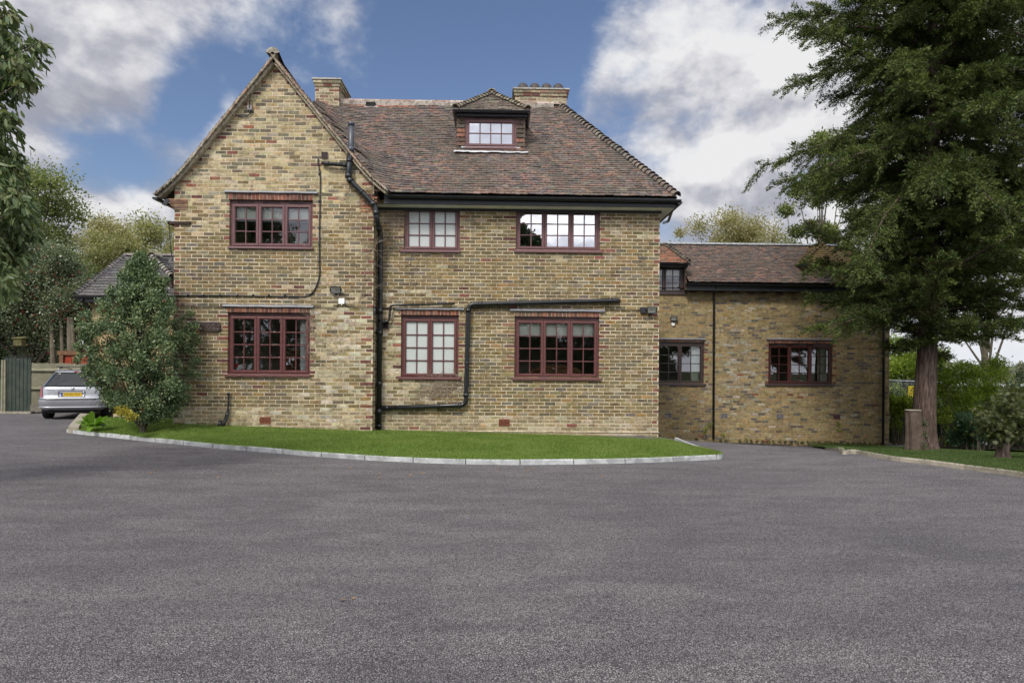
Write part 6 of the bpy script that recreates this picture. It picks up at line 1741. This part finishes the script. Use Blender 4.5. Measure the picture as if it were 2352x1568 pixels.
# ---- broad trees
def broad(name, label, cx, cy, zb, zt, rx, ry, leaf, n, size, k=26, trunk_r=.12, seed=1, flat=.8, group=None, z_lo=.35, cat='tree', crowns=None, sparse=1.0, bark='bark_pale', skip_trunk=False):
    rg = np.random.default_rng(seed); g0 = far_z(cx, cy) if zb is None else zb
    t = thing(name, label, cat, (cx, cy, g0), group)
    zc0 = g0 + (zt - g0) * z_lo; cen, rad = [], []
    for i in range(k):
        for _ in range(30):
            u = rg.uniform(-1, 1, 3)
            if .35 < np.linalg.norm(u) < 1: break
        x = cx + u[0] * rx; y = cy + u[1] * ry; z = (zc0 + zt) / 2 + u[2] * (zt - zc0) / 2 * .9
        cen.append((x, y, z)); rad.append(rg.uniform(.20, .38) * min(rx, (zt - zc0) / 2) * sparse)
    cen.append((cx, cy, zt - min(rx, zt - zc0) * .22)); rad.append(min(rx, zt - zc0) * .22)
    per = [int(n * r ** 2 / sum(q ** 2 for q in rad)) for r in rad]
    C, O = clumps(cen, rad, per, flat)
    m = MB(); base = Vector((cx, cy, g0 - .1)); top = Vector((cx, cy, zc0 + (zt - zc0) * .55))
    if not skip_trunk:
        N = 8; trunk_mesh(m, [base.lerp(top, i / N) + Vector((.06 * rx * math.sin(i * 1.3), 0, 0)) for i in range(N + 1)], [trunk_r * (1.3 - i / N * 1.1) for i in range(N + 1)], 9, .07)
        for c_, r_ in zip(cen, rad):
            f = rg.uniform(.25, .9); a = base.lerp(top, f); cc = Vector(c_); a.z = min(a.z, cc.z - .05) if cc.z > g0 + .3 else a.z
            m.tube([a, a.lerp(cc, .5) + Vector((0, 0, -.06 * rx)), cc], [trunk_r * .38, trunk_r * .22, trunk_r * .06], 5, cap=False)
            for _ in range(3):
                e = cc + Vector(rg.normal(size=3)) * r_ * .6; m.tube([cc, e], [trunk_r * .06, .002], 3, cap=False)
        m.build('trunk', M[bark], t, smooth=True).location = -t.location
    A = O * .7 + RNG.normal(size=O.shape) * .8 + np.array((0, 0, -.25))
    leaf_object('crown', C, A, RNG.uniform(size * .7, size * 1.3, len(C)), RNG.uniform(size * .4, size * .7, len(C)), LEAF[leaf], t)
    return t, cen, rad
def X(px, Y, py=800): return P(px, py, Y)[0]
def Z(py, Y, px=1176): return P(px, py, Y)[1]
# left side, back to front
broad('autumn_tree', 'pale yellowing tree behind the grey tiled roof, left of the gable', X(335, 34), 34, 0, Z(500, 34, 345), 3.1, 2.2, 'autumn', 42000, .13, 46, .16, 101, z_lo=.3)
broad('autumn_tree', 'paler thin autumn tree between the berry tree and the grey roof', X(225, 38), 38, 0, Z(492, 38, 215), 3.8, 2.2, 'pale', 34000, .13, 46, .16, 102, z_lo=.3, sparse=.85)
broad('autumn_tree', 'sparse pale tree touching the left corner of the gable', X(392, 40), 40, 0, Z(512, 40, 392), 1.6, 1.5, 'pale', 9000, .12, 20, .12, 103, z_lo=.3, sparse=.8)
broad('green_tree', 'tall feathery green tree behind the berry tree at the far left', X(45, 29), 29, 0, Z(372, 29, 45), 3.0, 2.2, 'green', 52000, .13, 60, .2, 104, z_lo=.25)
broad('green_tree', 'dark green tree filling in low behind the board fence', X(110, 30), 30, 0, Z(700, 30, 110), 3.6, 1.5, 'hedge', 20000, .13, 34, .2, 114, z_lo=.05)
bt, cen, rad = broad('berry_tree', 'broad grey green tree dotted with red berries on the left, over the board fence', X(75, 25.6), 25.6, 0, Z(545, 25.6, 75), 3.1, 1.5, 'holly_dark', 130000, .085, 80, .20, 105, z_lo=.28)
def berries(parent, cen, rad, n, r, seed=5):
    rg = np.random.default_rng(seed); m = MB(); cn = np.array(cen); 
    for i in range(n):
        k = rg.integers(len(cn)); d = rg.normal(size=3); d[1] = -abs(d[1]) - .3; d /= np.linalg.norm(d); p = cn[k] + d * rad[k] * rg.uniform(.8, 1.12)
        for q in range(rg.integers(3, 8)):
            c = Vector(p + rg.normal(size=3) * r * 2.0); a = len(m.v); s = r * rg.uniform(.8, 1.2)
            m.v += [tuple(c + Vector(v) * s) for v in ((1, 0, 0), (-1, 0, 0), (0, 1, 0), (0, -1, 0), (0, 0, 1), (0, 0, -1))]
            for f in ((0, 2, 4), (2, 1, 4), (1, 3, 4), (3, 0, 4), (2, 0, 5), (1, 2, 5), (3, 1, 5), (0, 3, 5)): m.face([a + w for w in f])
    o = m.build('berries', M['berry'], parent, smooth=True)
    o['kind'] = 'stuff'
    if parent.parent is None: o.location = -parent.location
berries(bt, cen, rad, 850, .013)
m = MB()
for px, w in ((118, .12), (140, .09), (160, .17), (166, .1)):
    x = X(px, 24.4); m.tube([(x, 24.4, -.1), (x + .08, 24.4, 1.4), (x - .15, 24.6, 3.2)], [w, w * .85, w * .5], 9)
o = m.build('stem', M['bark_pale'], bt, smooth=True); o.location = -bt.location
# holly bush by the gable corner
HB = G(322, 966); HBy = 13.25
hb_t = thing('holly_bush', 'tall holly bush with red berries growing at the left corner of the gable wall', 'bush', (X(325, HBy), HBy, .1))
outline = [(588, 322, 8), (610, 325, 28), (640, 328, 52), (670, 325, 70), (700, 315, 92), (730, 305, 112), (760, 312, 128), (790, 315, 132), (820, 318, 132), (850, 322, 122), (880, 325, 112), (910, 330, 98), (940, 335, 75), (960, 335, 35)]
cen, rad = [], []; rg = np.random.default_rng(8)
for a, b in zip(outline, outline[1:]):
    for k in range(15):
        f = rg.random(); py = a[0] + (b[0] - a[0]) * f; cx_ = a[1] + (b[1] - a[1]) * f; hw = a[2] + (b[2] - a[2]) * f
        u = rg.uniform(-1, 1); depth = math.sqrt(max(0, 1 - u * u)); yy_ = HBy + rg.uniform(-1, .35) * depth * hw / 112 * .8
        yy_ = min(yy_, YG - .22) if cx_ + u * hw > 395 else yy_
        r = .13 + .05 * rg.random(); r = min(r, hw / 112 * .5 + .03); p = PX(cx_ + u * (hw - r * 60), py, yy_); cen.append(tuple(p)); rad.append(r)
for px, py, r in ((436, 722, .10), (447, 748, .09), (430, 760, .14), (400, 745, .16), (410, 790, .16), (436, 800, .14), (447, 830, .10), (425, 850, .12), (418, 880, .10), (188, 752, .12), (200, 775, .14), (252, 720, .12), (236, 745, .12), (442, 770, .09), (415, 905, .09), (322, 600, .07), (318, 625, .1), (338, 618, .08), (205, 850, .13), (222, 875, .13)):
    yy_ = YG - .25 if px > 395 else HBy - .2; cen.append(tuple(PX(px, py, yy_))); rad.append(r)
for _ in range(60):
    k = rg.integers(0, len(outline) - 1); a = outline[k]; sg_ = -1 if rg.random() < .7 else 1; px = a[1] + sg_ * a[2] * rg.uniform(.92, 1.12)
    yy_ = YG - .2 if px > 395 else HBy + rg.uniform(-.3, .3); cen.append(tuple(PX(px, a[0] + rg.uniform(-10, 14), yy_))); rad.append(rg.uniform(.05, .09))
per = [int(62000 * r * r / sum(q * q for q in rad)) for r in rad]
C, O = clumps(cen, rad, per, 1.0)
C[:, 1] = np.where(C[:, 0] > xg0 - .02, np.minimum(C[:, 1], YG - .03), C[:, 1])
A = O * .6 + RNG.normal(size=O.shape) * .8 + np.array((0, 0, .25)); NL = len(C)
leaf_object('leaves', C, A, RNG.uniform(.035, .062, NL), RNG.uniform(.020, .034, NL), LEAF['holly'], hb_t, .3)['kind'] = 'stuff'
berries(hb_t, cen, rad, 70, .008, 6)
m = MB(); b0 = Vector((X(330, HBy), HBy, .15))
for c_ in cen[::3]:
    cc = Vector(c_); mid_ = Vector(((b0.x * .55 + cc.x * .45), (b0.y * .6 + cc.y * .4), b0.z + (cc.z - b0.z) * .62)); m.tube([b0, mid_, cc], [.02, .010, .003], 4, cap=False)
m.tube([b0 - Vector((0, 0, .15)), b0 + Vector((0, 0, 1.2)), PX(322, 595, HBy)], [.06, .04, .006], 8)
o = m.build('stem', M['bark_pale'], hb_t); o.location = -hb_t.location
# yellow leaved sprigs below and in the holly
for (px, py, r, n, lab) in ((292, 945, .16, 420, 'yellow leaved sprig at the foot of the holly bush'), (262, 955, .0, 0, '')):
    if n:
        y_ = HBy - .95; c0 = PX(px, py, y_); C, O = clumps([tuple(PX(q, w, y_)) for q, w in ((276, 942), (283, 946), (290, 949), (298, 953), (304, 957))], [.10] * 5, [80] * 5)
        o = leaf_object('yellow_sprig', C, O + RNG.normal(size=O.shape) * .5, .05, .03, mat_leaf('yellow_leaves', [(.28, .22, .03), (.40, .33, .05), (.30, .32, .06)], .4), None)
        tag(o, lab, 'plant', kind='stuff')
# broad leaved plant at the left end of the lawn
hp = G(205, 972); hp = Vector((X(205, 13.6, 960), 13.6, .12)); pl_ = thing('broad_leaved_plant', 'bright green broad leaved plant at the left tip of the lawn', 'plant', tuple(hp))
M['hosta'] = mat_leaf('bright_broad_leaves', [(.09, .20, .02), (.14, .28, .03), (.20, .34, .04), (.10, .22, .07)], .4, .4, .4)
m = MB(); rs = random.Random(3)
for k in range(34):
    an = rs.uniform(0, 360); L = rs.uniform(.18, .34); el = rs.uniform(15, 80); w = L * rs.uniform(.30, .42); d = Vector((math.cos(R(an)), math.sin(R(an)), 0)); s = Vector((-d.y, d.x, 0)); o = Vector((rs.uniform(-.16, .16), rs.uniform(-.10, .10), rs.uniform(.0, .12)))
    n0 = len(m.v); K = 6
    for i in range(K + 1):
        t = i / K; z = math.sin(R(el)) * L * t - .55 * L * t * t * math.cos(R(el)); c_ = o + d * math.cos(R(el)) * L * t * 1.2 + Vector((0, 0, z + .02)); ww = w * math.sin(math.pi * min(1, t * .93 + .07)) ** .7 * .5 if 0 < i < K else .004
        m.v += [tuple(c_ - s * ww + Vector((0, 0, ww * .35))), tuple(c_), tuple(c_ + s * ww + Vector((0, 0, ww * .35)))]
    for i in range(K):
        a = n0 + i * 3; m.face((a, a + 1, a + 4, a + 3)); m.face((a + 1, a + 2, a + 5, a + 4))
m.build('leaf', M['hosta'], pl_, smooth=True)['kind'] = 'stuff'
# laurel at the left edge, close to the viewer
LY = 7.2; lt = thing('laurel_tree', 'leafy laurel branches with long hanging leaves at the left edge, nearest the viewer', 'tree', (X(-90, LY), LY, 0))
cen = []; rad = []; rg = np.random.default_rng(4)
spec_l = [(10, 60, 40), (20, 110, 60), (0, 150, 60), (55, 150, 32), (85, 100, 20), (100, 96, 12), (20, 190, 45), (60, 185, 25), (-20, 230, 40), (10, 262, 22), (-10, 330, 50), (15, 285, 28), (38, 262, 14), (12, 400, 50), (38, 372, 28), (-5, 450, 60), (30, 440, 45), (15, 490, 60), (55, 470, 35), (60, 520, 35), (20, 560, 55), (45, 575, 35), (0, 620, 50), (15, 650, 30), (-10, 680, 30), (30, 30, 18), (-10, 20, 40)]
for px, py, rp in spec_l:
    p = PX(px - 8, py, LY + rg.uniform(-.3, .4)); cen.append(tuple(p)); rad.append(rp / 208)
n_edge = len(cen); s_edge = sum(q * q for q in rad); TX = X(-330, LY)
for _ in range(85):       # the rest of the crown, round the stem outside the picture
    a_ = rg.uniform(0, 6.283); rr_ = 1.25 * math.sqrt(rg.random()); z_ = rg.uniform(1.0, 5.6); cen.append((TX + rr_ * math.cos(a_) - .15, LY + .3 + rr_ * math.sin(a_) * .9, z_)); rad.append(rg.uniform(.22, .38))
per = [int(8 + 3600 * r * r / s_edge) if i < n_edge else 75 for i, r in enumerate(rad)]
C, O = clumps(cen, rad, per, 1.0); A = O * .35 + np.array((.25, 0, -.95)) + RNG.normal(size=O.shape) * .42
n_ = len(C); A = A / np.linalg.norm(A, axis=1, keepdims=True); Ls = RNG.uniform(.08, .15, n_); Ws = Ls * RNG.uniform(.26, .36, n_)
# long ovals: six sided folded leaves
B = np.cross(A, RNG.normal(size=(n_, 3))); B /= np.linalg.norm(B, axis=1, keepdims=True); Nn = np.cross(B, A)
v = np.empty((n_, 8, 3)); sh_ = [(0, 0), (.22, .36), (.55, .5), (.85, .26), (1, 0), (.85, -.26), (.55, -.5), (.22, -.36)]
for i, (a, b) in enumerate(sh_): v[:, i] = C + A * (Ls * a)[:, None] + B * (Ws * b)[:, None] + Nn * (Ws * abs(b) * .35 - Ls * .12 * a * a)[:, None]
me = bpy.data.meshes.new('leaves'); me.from_pydata(v.reshape(-1, 3).tolist(), [], np.arange(n_ * 8).reshape(-1, 8).tolist()); me.materials.append(LEAF['laurel'])
o = bpy.data.objects.new('leaves', me); COL.objects.link(o); o.parent = lt; o.location = -lt.location; o['kind'] = 'stuff'
m = MB(); T0 = Vector((TX, LY, 0))
m.tube([T0 + Vector((0, 0, -.1)), T0 + Vector((.05, 0, 2)), T0 + Vector((0, 0, 6))], [.10, .08, .03], 10)
for c_ in cen:
    cc = Vector(c_); a = T0 + Vector((0, 0, max(.6, cc.z - .35 - .55 * (cc - T0).xy.length))); m.tube([a, a.lerp(cc, .5) + Vector((0, 0, .12)), cc, cc + Vector((.10, 0, -.12))], [.03, .014, .006, .002], 5, cap=False)
o = m.build('trunk', M['bark_pale'], lt, smooth=True); o.location = -lt.location
# trees beyond the wing
broad('autumn_tree', 'pale round topped autumn tree above the roof of the wing', X(1678, 34), 34, -2, Z(470, 34, 1672), 3.3, 2.2, 'pale', 60000, .12, 60, .2, 111, z_lo=.35)
broad('autumn_tree', 'thin pale tree just right of the main roof corner', X(1560, 37), 37, -2, Z(520, 37, 1560), 1.7, 1.6, 'pale', 10000, .12, 20, .15, 112, z_lo=.35, sparse=.85)
broad('autumn_tree', 'yellow green tree seen under the conifer between wing and trunk', X(2080, 31), 31, -2, Z(765, 31, 2080), 2.0, 1.6, 'yellowgreen', 22000, .12, 30, .15, 113, z_lo=.05)
broad('green_tree', 'yellowing leafy tree showing behind the conifer branches at the right', X(2270, 27), 27, -1.5, Z(380, 27, 2270), 3.2, 1.8, 'green', 12000, .14, 30, .15, 115, z_lo=.45)
broad('green_tree', 'light green maple showing out past the left side of the conifer', X(1880, 26), 26, -1.5, Z(300, 26, 1880), 1.5, 1.2, 'green', 16000, .12, 24, .14, 116, z_lo=.35)
# hedge and shrubs on the right
YH = 21.6
def mass(name, label, cat, boxes, leaf, n, size, seed, kind=None, up=.3):
    rg = np.random.default_rng(seed); cen, rad = [], []
    for (pxa, pxb, pya, pyb, Ya, Yb, r, k) in boxes:
        for _ in range(k):
            Y = rg.uniform(Ya, Yb); p = PX(rg.uniform(pxa, pxb), rg.uniform(pya, pyb), Y); cen.append(tuple(p)); rad.append(r * rg.uniform(.7, 1.3))
    per = [int(n * r * r / sum(q * q for q in rad)) for r in rad]; C, O = clumps(cen, rad, per, .9)
    A = O * .5 + RNG.normal(size=O.shape) * .7 + np.array((0, 0, up)); cx_, cy_ = C[:, 0].mean(), C[:, 1].mean(); t = thing(name, label, cat, (cx_, cy_, ground_z(cx_, cy_)))
    leaf_object('foliage', C, A, RNG.uniform(size * .7, size * 1.3, len(C)), RNG.uniform(size * .35, size * .6, len(C)), LEAF[leaf], t)['kind'] = 'stuff'
    m = MB(); g = ground_z(cx_, cy_)
    for c_ in cen[::2]:
        cc = Vector(c_); b_ = Vector((cx_ + (cc.x - cx_) * .5, cc.y, ground_z(cc.x, cc.y))); m.tube([b_, b_.lerp(cc, .6) + Vector((uni(-.1, .1), 0, 0)), cc], [.022, .012, .004], 4, cap=False)
    o = m.build('stem', M['bark_pale'], t); o.location = -t.location; return t
mass('hedge', 'dark clipped hedge in the shade beyond the wing and the trunk', 'hedge', [(2030, 2420, 920, 1000, YH, YH + 1.2, .34, 90), (2040, 2400, 960, 1015, YH - .3, YH + .6, .30, 40)], 'hedge', 52000, .075, 201)
mass('laurel_shrub', 'bright yellow green shrub between the wing corner and the trunk', 'shrub', [(2043, 2100, 918, 945, 20.4, 21.2, .18, 16), (2046, 2075, 930, 990, 20.4, 21, .15, 7)], 'yellowgreen', 7000, .085, 202)
mass('leafy_shrub', 'large loose shrub with yellow green leaves right of the big trunk', 'shrub', [(2160, 2300, 835, 930, 17.6, 19.0, .26, 34), (2165, 2260, 930, 1010, 17.5, 18.6, .22, 14), (2200, 2352, 900, 950, 18.5, 20, .25, 14)], 'yellowgreen', 12500, .075, 203)
mass('leafy_shrub', 'dull green ferny undergrowth low between the trunk and the little tree', 'shrub', [(2190, 2290, 955, 1012, 16.6, 17.6, .17, 22)], 'fern', 5000, .085, 204)
mass('ivy_shrub', 'dark ivy covered bush at the right edge behind the little tree', 'shrub', [(2320, 2420, 890, 1000, 18.5, 20, .26, 26), (2338, 2360, 855, 880, 19, 19.5, .13, 4)], 'holly_dark', 9000, .08, 205)
# little sycamore like tree on the lawn
sb = G(2303, 1062); SY = sb.y; lt2 = thing('small_tree', 'small multi stemmed tree with large dull leaves on the right hand lawn', 'tree', tuple(sb))
m = MB(); tops = []
for k in range(11):
    a = sb + Vector((uni(-.07, .07), uni(-.06, .06), -.05)); px = uni(2258, 2375); py = uni(905, 985); e = PX(px, py, SY + uni(-.4, .4)); mid_ = a.lerp(e, .45) + Vector(((a.x - e.x) * .15, 0, .05))
    m.tube([a, a.lerp(mid_, .5) + Vector((0, 0, .02)), mid_, e], [.034, .024, .016, .005], 7); tops.append(e); tops.append(mid_.lerp(e, .6))
trunk_mesh(m, [sb + Vector((0, 0, -.1)), sb + Vector((0, 0, .05)), sb + Vector((.0, 0, .2)), sb + Vector((.02, 0, .65))], [.20, .13, .10, .07], 16, .12)
o = m.build('trunk', M['bark'], lt2, smooth=True); o.location = -lt2.location
C, O = clumps([tuple(t_) for t_ in tops], [.24] * len(tops), [95] * len(tops), .8); A = O * .6 + RNG.normal(size=O.shape) * .5 + np.array((0, 0, -.5))
nc_ = len(C); A /= np.linalg.norm(A, axis=1, keepdims=True); B = np.cross(A, RNG.normal(size=(nc_, 3))); B /= np.linalg.norm(B, axis=1, keepdims=True); Nn = np.cross(B, A); S_ = RNG.uniform(.04, .075, nc_)[:, None]
palm = [(0, 0), (.12, .34), (.38, .56), (.36, .26), (.78, .46), (.62, .18), (1, 0), (.62, -.18), (.78, -.46), (.36, -.26), (.38, -.56), (.12, -.34)]
v = np.empty((nc_, 12, 3))
for i, (a, b) in enumerate(palm): v[:, i] = C + A * S_ * a * 1.2 + B * S_ * b * 1.2 - Nn * S_ * (.2 * a * a)
me = bpy.data.meshes.new('crown'); me.from_pydata(v.reshape(-1, 3).tolist(), [], np.arange(nc_ * 12).reshape(-1, 12).tolist()); me.materials.append(LEAF['sycamore'])
o = bpy.data.objects.new('crown', me); COL.objects.link(o); o.parent = lt2; o.location = -lt2.location; o['kind'] = 'stuff'
# bare stick like sapling and slender shrub by the trunk
m = MB(); a = PX(2328, 1000, 19); m.tube([a, PX(2326, 950, 19), PX(2322, 900, 19), PX(2308, 868, 19), PX(2304, 845, 19)], [.05, .045, .035, .02, .01], 7); m.tube([PX(2318, 890, 19), PX(2310, 930, 19), PX(2316, 990, 19)], [.012, .02, .02], 5); m.tube([PX(2306, 858, 19), PX(2318, 845, 19)], [.006, .003], 4)
tag(m.build('bare_sapling', M['bark_pale']), 'leafless crooked stem rising against the sky near the right edge', 'sapling')
sp = G(2160, 1033); t = thing('sapling', 'slender sapling with pale green leaves close right of the big trunk', 'sapling', tuple(sp)); m = MB()
ends = []
for (px, py) in ((2150, 900), (2175, 880), (2190, 930), (2128, 915), (2185, 985), (2172, 1005), (2150, 950)):
    e = PX(px, py, sp.y); mid_ = Vector((sp.x + .04, sp.y, sp.z + (e.z - sp.z) * .6)); m.tube([sp, mid_, e], [.035, .022, .004], 6, cap=False); ends += [e, mid_.lerp(e, .6)]
o = m.build('stem', M['bark_pale'], t, smooth=True); o.location = -t.location
C, O = clumps([tuple(e) for e in ends], [.2] * len(ends), [38] * len(ends)); leaf_object('foliage', C, O + RNG.normal(size=O.shape) * .5 + np.array((0, 0, -.2)), RNG.uniform(.06, .1, len(C)), .035, LEAF['yellowgreen'], t)['kind'] = 'stuff'
# stone slab under the shrubs
m = MB(); a = PX(2210, 1008, 17.8); m.hexa([(a.x, 17.7, a.z - .12), (a.x + .7, 17.8, a.z - .16), (a.x + .7, 18.0, a.z - .16), (a.x, 17.9, a.z - .12), (a.x, 17.7, a.z - .02), (a.x + .7, 17.8, a.z - .07), (a.x + .7, 18.0, a.z - .07), (a.x, 17.9, a.z - .02)])
tag(m.build('stone_slab', M['lead_white']), 'pale flat slab lying under the shrubs at the right', 'slab')
mb = MB(); xs_ = [12.6 + .5 * i for i in range(26)]; ys_ = [17.2 + .5 * i for i in range(14)]
for y in ys_:
    for x in xs_: mb.v.append((x, y, ground_z(x, y) + .09 + .04 * math.sin(x * 2.1 + y)))
for j in range(13):
    for i in range(25): a = j * 26 + i; mb.face((a, a + 1, a + 27, a + 26))
tag(mb.build('soil', M['soil'], smooth=True), kind='structure')
# small weeds along the foot of the walls
def weeds(label, spots, leaf, n, size, r=.07):
    cs = [tuple(p) for p in spots]; C, O = clumps(cs, [r] * len(cs), [n] * len(cs), .9); C[:, 2] = np.maximum(C[:, 2], np.repeat([c[2] for c in cs], n) - .04)
    tag(leaf_object('weeds', C, O * .5 + RNG.normal(size=O.shape) * .5 + np.array((0, -.1, .6)), size, size * .5, LEAF[leaf], None), label, 'weeds', kind='stuff')
weeds('small weeds at the foot of the gable wall', [PX(px, 980 + (px - 400) * .03, YG - .06) for px in (432, 448, 462, 478, 500, 505, 655, 780, 790, 845, 850)], 'green', 26, .035, .045)
weeds('low weeds and moss at the foot of the wing', [PX(px, 1009 + (px - 1520) * .022, YW - .06) for px in [1525, 1532, 1538, 1600, 1655, 1668] + list(range(1700, 2030, 13))], 'sycamore', 26, .05, .06)
weeds('taller yellow green weed by the down pipe of the wing', [PX(px, py, YW - .08) for px, py in ((1622, 985), (1630, 975), (1618, 995), (1660, 1000), (1926, 975), (1930, 990))], 'yellowgreen', 16, .07, .06)
# fallen leaves on the drive
m = MB(); rs = random.Random(12)
for k in range(46):
    if k < 16: p = G(rs.uniform(60, 150), rs.uniform(955, 975))
    elif k < 42: p = G(rs.uniform(300, 1500), rs.uniform(1068, 1100))
    else: p = G(rs.uniform(100, 2300), rs.uniform(1110, 1500))
    s = rs.uniform(.012, .03) if k >= 42 else rs.uniform(.02, .04); an = rs.uniform(0, 6.28); a = Vector((math.cos(an), math.sin(an), 0)) * s; b = Vector((-a.y, a.x, 0)) * .6
    m.quad(p + Vector((0, 0, .012)) - a, p + Vector((0, 0, .006)) - b, p + Vector((0, 0, .02)) + a, p + Vector((0, 0, .014)) + b)
M['dry_leaf'] = simple('dry_leaf', (.24, .16, .08), .9, .1, .25, 40)
tag(m.build('fallen_leaves', M['dry_leaf']), 'scattered dry leaves on the drive', 'leaves', kind='stuff')

# grass blades
def blades(name, label, pts, h, mat, dir_=(0, 0, 1)):
    n = len(pts); an = RNG.uniform(0, 6.283, n); w = RNG.uniform(.0025, .005, n); hh = h * RNG.uniform(.6, 1.25, n)
    d = np.stack([np.cos(an), np.sin(an), np.zeros(n)], 1); tip_ = pts + np.stack([RNG.normal(0, h * .45, n), RNG.normal(0, h * .45, n), hh], 1)
    v = np.stack([pts - d * w[:, None], pts + d * w[:, None], tip_], 1)
    me = bpy.data.meshes.new(name); me.vertices.add(n * 3); me.vertices.foreach_set('co', v.astype(np.float32).ravel()); me.loops.add(n * 3); me.loops.foreach_set('vertex_index', np.arange(n * 3, dtype=np.int32))
    me.polygons.add(n); me.polygons.foreach_set('loop_start', np.arange(0, n * 3, 3, dtype=np.int32)); me.polygons.foreach_set('loop_total', np.full(n, 3, np.int32)); me.materials.append(mat); me.update(calc_edges=True)
    o = bpy.data.objects.new(name, me); COL.objects.link(o); tag(o, label, 'grass', kind='stuff')
GR1 = mat_leaf('fresh_lawn_grass', [(.070, .115, .022), (.14, .205, .042), (.19, .255, .060), (.27, .31, .11)], .35, .6, .2)
GR2 = mat_leaf('shade_tinted_lawn_grass', [(.040, .068, .020), (.062, .100, .028), (.085, .13, .038), (.15, .17, .07)], .35, .6, .2)  # shade under the conifer is mixed into these blade colours
def strip_points(pairs, zf, n):
    pairs = [(Vector(a), Vector(b)) for a, b in pairs]; ar = []
    for (a, b), (c, d) in zip(pairs, pairs[1:]): ar.append(((b - a).length + (d - c).length) / 2 * (a.lerp(b, .5) - c.lerp(d, .5)).length)
    ar = np.array(ar); cnt = (n * ar / ar.sum()).astype(int); out = []
    for i, k in enumerate(cnt):
        for _ in range(k): out.append(zf(i + rnd(), rnd()))
    return np.array(out)
def zl(s, t):
    i = min(int(s), n_l - 2); f = s - i; a = lawn_at(i, t); b = lawn_at(i + 1, t); return tuple(a.lerp(b, f))
n_l = len(lawn_pts)
blades('grass', 'short bright green grass of the island in front of the house', strip_points(lawn_pts, zl, 150000), .030, GR1)
def zr(s, t):
    i = min(int(s), len(right_pts) - 2); f = s - i; q, b = right_pts[i]; q2, b2 = right_pts[i + 1]; p = q.lerp(b, t).lerp(q2.lerp(b2, t), f); z = ground_z(p.x, p.y) + .056 + .05 * math.sin(p.x * 1.3) * t; return (p.x, p.y, z)
blades('grass', 'grass of the lawn under the conifer on the right, painted duller for shade', strip_points(right_pts, zr, 170000), .040, GR2)

# far hills with woods
def hills():
    mb = MB(); xs_ = list(range(-700, 900, 12)); 
    for i, x in enumerate(xs_):
        h = 8.5 + 3.0 * math.sin(x * .012 + .6) + 1.5 * math.sin(x * .047) + .8 * math.sin(x * .21)
        mb.v += [(x, 395, -6), (x, 400, h * .55), (x, 430, h), (x, 520, h * .8)]
    for i in range(len(xs_) - 1):
        for k in range(3): a = i * 4 + k; mb.face((a, a + 4, a + 5, a + 1))
    o = mb.build('hills', M['far_hill'], smooth=True); tag(o, kind='structure')
M['far_hill'] = mat_ground('haze_tinted_hillside', [(.05, .065, .04), (.08, .095, .055), (.13, .13, .08)], .08, .9)  # hill colours paled to carry the distance haze
hills()
rg = np.random.default_rng(77); cs = []; rs_ = []
for _ in range(260):
    x = rg.uniform(90, 420); y = rg.uniform(392, 430); h = 8.5 + 3.0 * math.sin(x * .012 + .6) + 1.5 * math.sin(x * .047); cs.append((x, y, h * rg.uniform(.1, .92))); rs_.append(rg.uniform(2.0, 4.2))
C, O = clumps(cs, rs_, [70] * len(cs), .85)
tag(leaf_object('far_wood', C, O + RNG.normal(size=O.shape) * .6, 1.3, .9, LEAF['far'], None), 'wooded hillside far off at the right, distance haze put into its colour', 'wood', kind='stuff')

# ---- trees standing behind the viewer (seen in the window glass)
def backtree(x, y, H, r, lab, seed, leaf='hedge', n=9000, zl_=.18):
    broad('garden_tree', lab, x, y, 0, H, r, r * .7, leaf, n, .30, 40, .25, seed, z_lo=zl_)
backtree(-17, -11, 13.5, 5.0, 'dense dark tree behind the viewer, mirrored in the gable windows', 301, n=26000, zl_=.05)
backtree(-9, -12.5, 11.5, 4.2, 'dark tree behind the viewer left of the drive', 302, n=22000, zl_=.05)
backtree(1.0, -11.5, 11.3, 1.7, 'looser tree behind the viewer, mirrored in the upper right window', 303, 'hedge', 9000, .3)
backtree(-2.5, -14, 7.0, 4.5, 'low dark tree behind the viewer in the middle', 306, n=16000, zl_=.0)
backtree(4.5, -13, 6.2, 3.6, 'low rounded tree behind the viewer, a little right of the middle', 307, 'hedge', 7000, .0)
backtree(12.5, -14, 4.0, 5.0, 'low tree behind the viewer on the right of the drive', 304, n=9000, zl_=.0)
backtree(21, -13, 7.0, 4.0, 'tree behind the viewer far to the right', 305)
for k_, (x_, w_) in enumerate(((-20, 5), (-11, 5), (-2, 5), (7, 5))):  # unseen hedges added so the lower panes mirror dark leaves instead of sky
    rg = np.random.default_rng(400 + k_); cen = [(x_ + rg.uniform(-w_, w_), -10 + rg.uniform(-.5, .5), rg.uniform(.2, 2.7 if x_ < 5 else 1.9)) for _ in range(60)]
    C, O = clumps(cen, [.75] * 60, [110] * 60); t = thing('reflection_hedge', ('added hedge behind the viewer at the far left', 'added hedge behind the viewer opposite the gable', 'added hedge behind the viewer opposite the middle of the house', 'lower added hedge behind the viewer opposite the right part of the house')[k_], 'hedge', (x_, -10, 0))
    leaf_object('foliage', C, O + RNG.normal(size=O.shape) * .6, .30, .2, LEAF['hedge'], t)['kind'] = 'stuff'
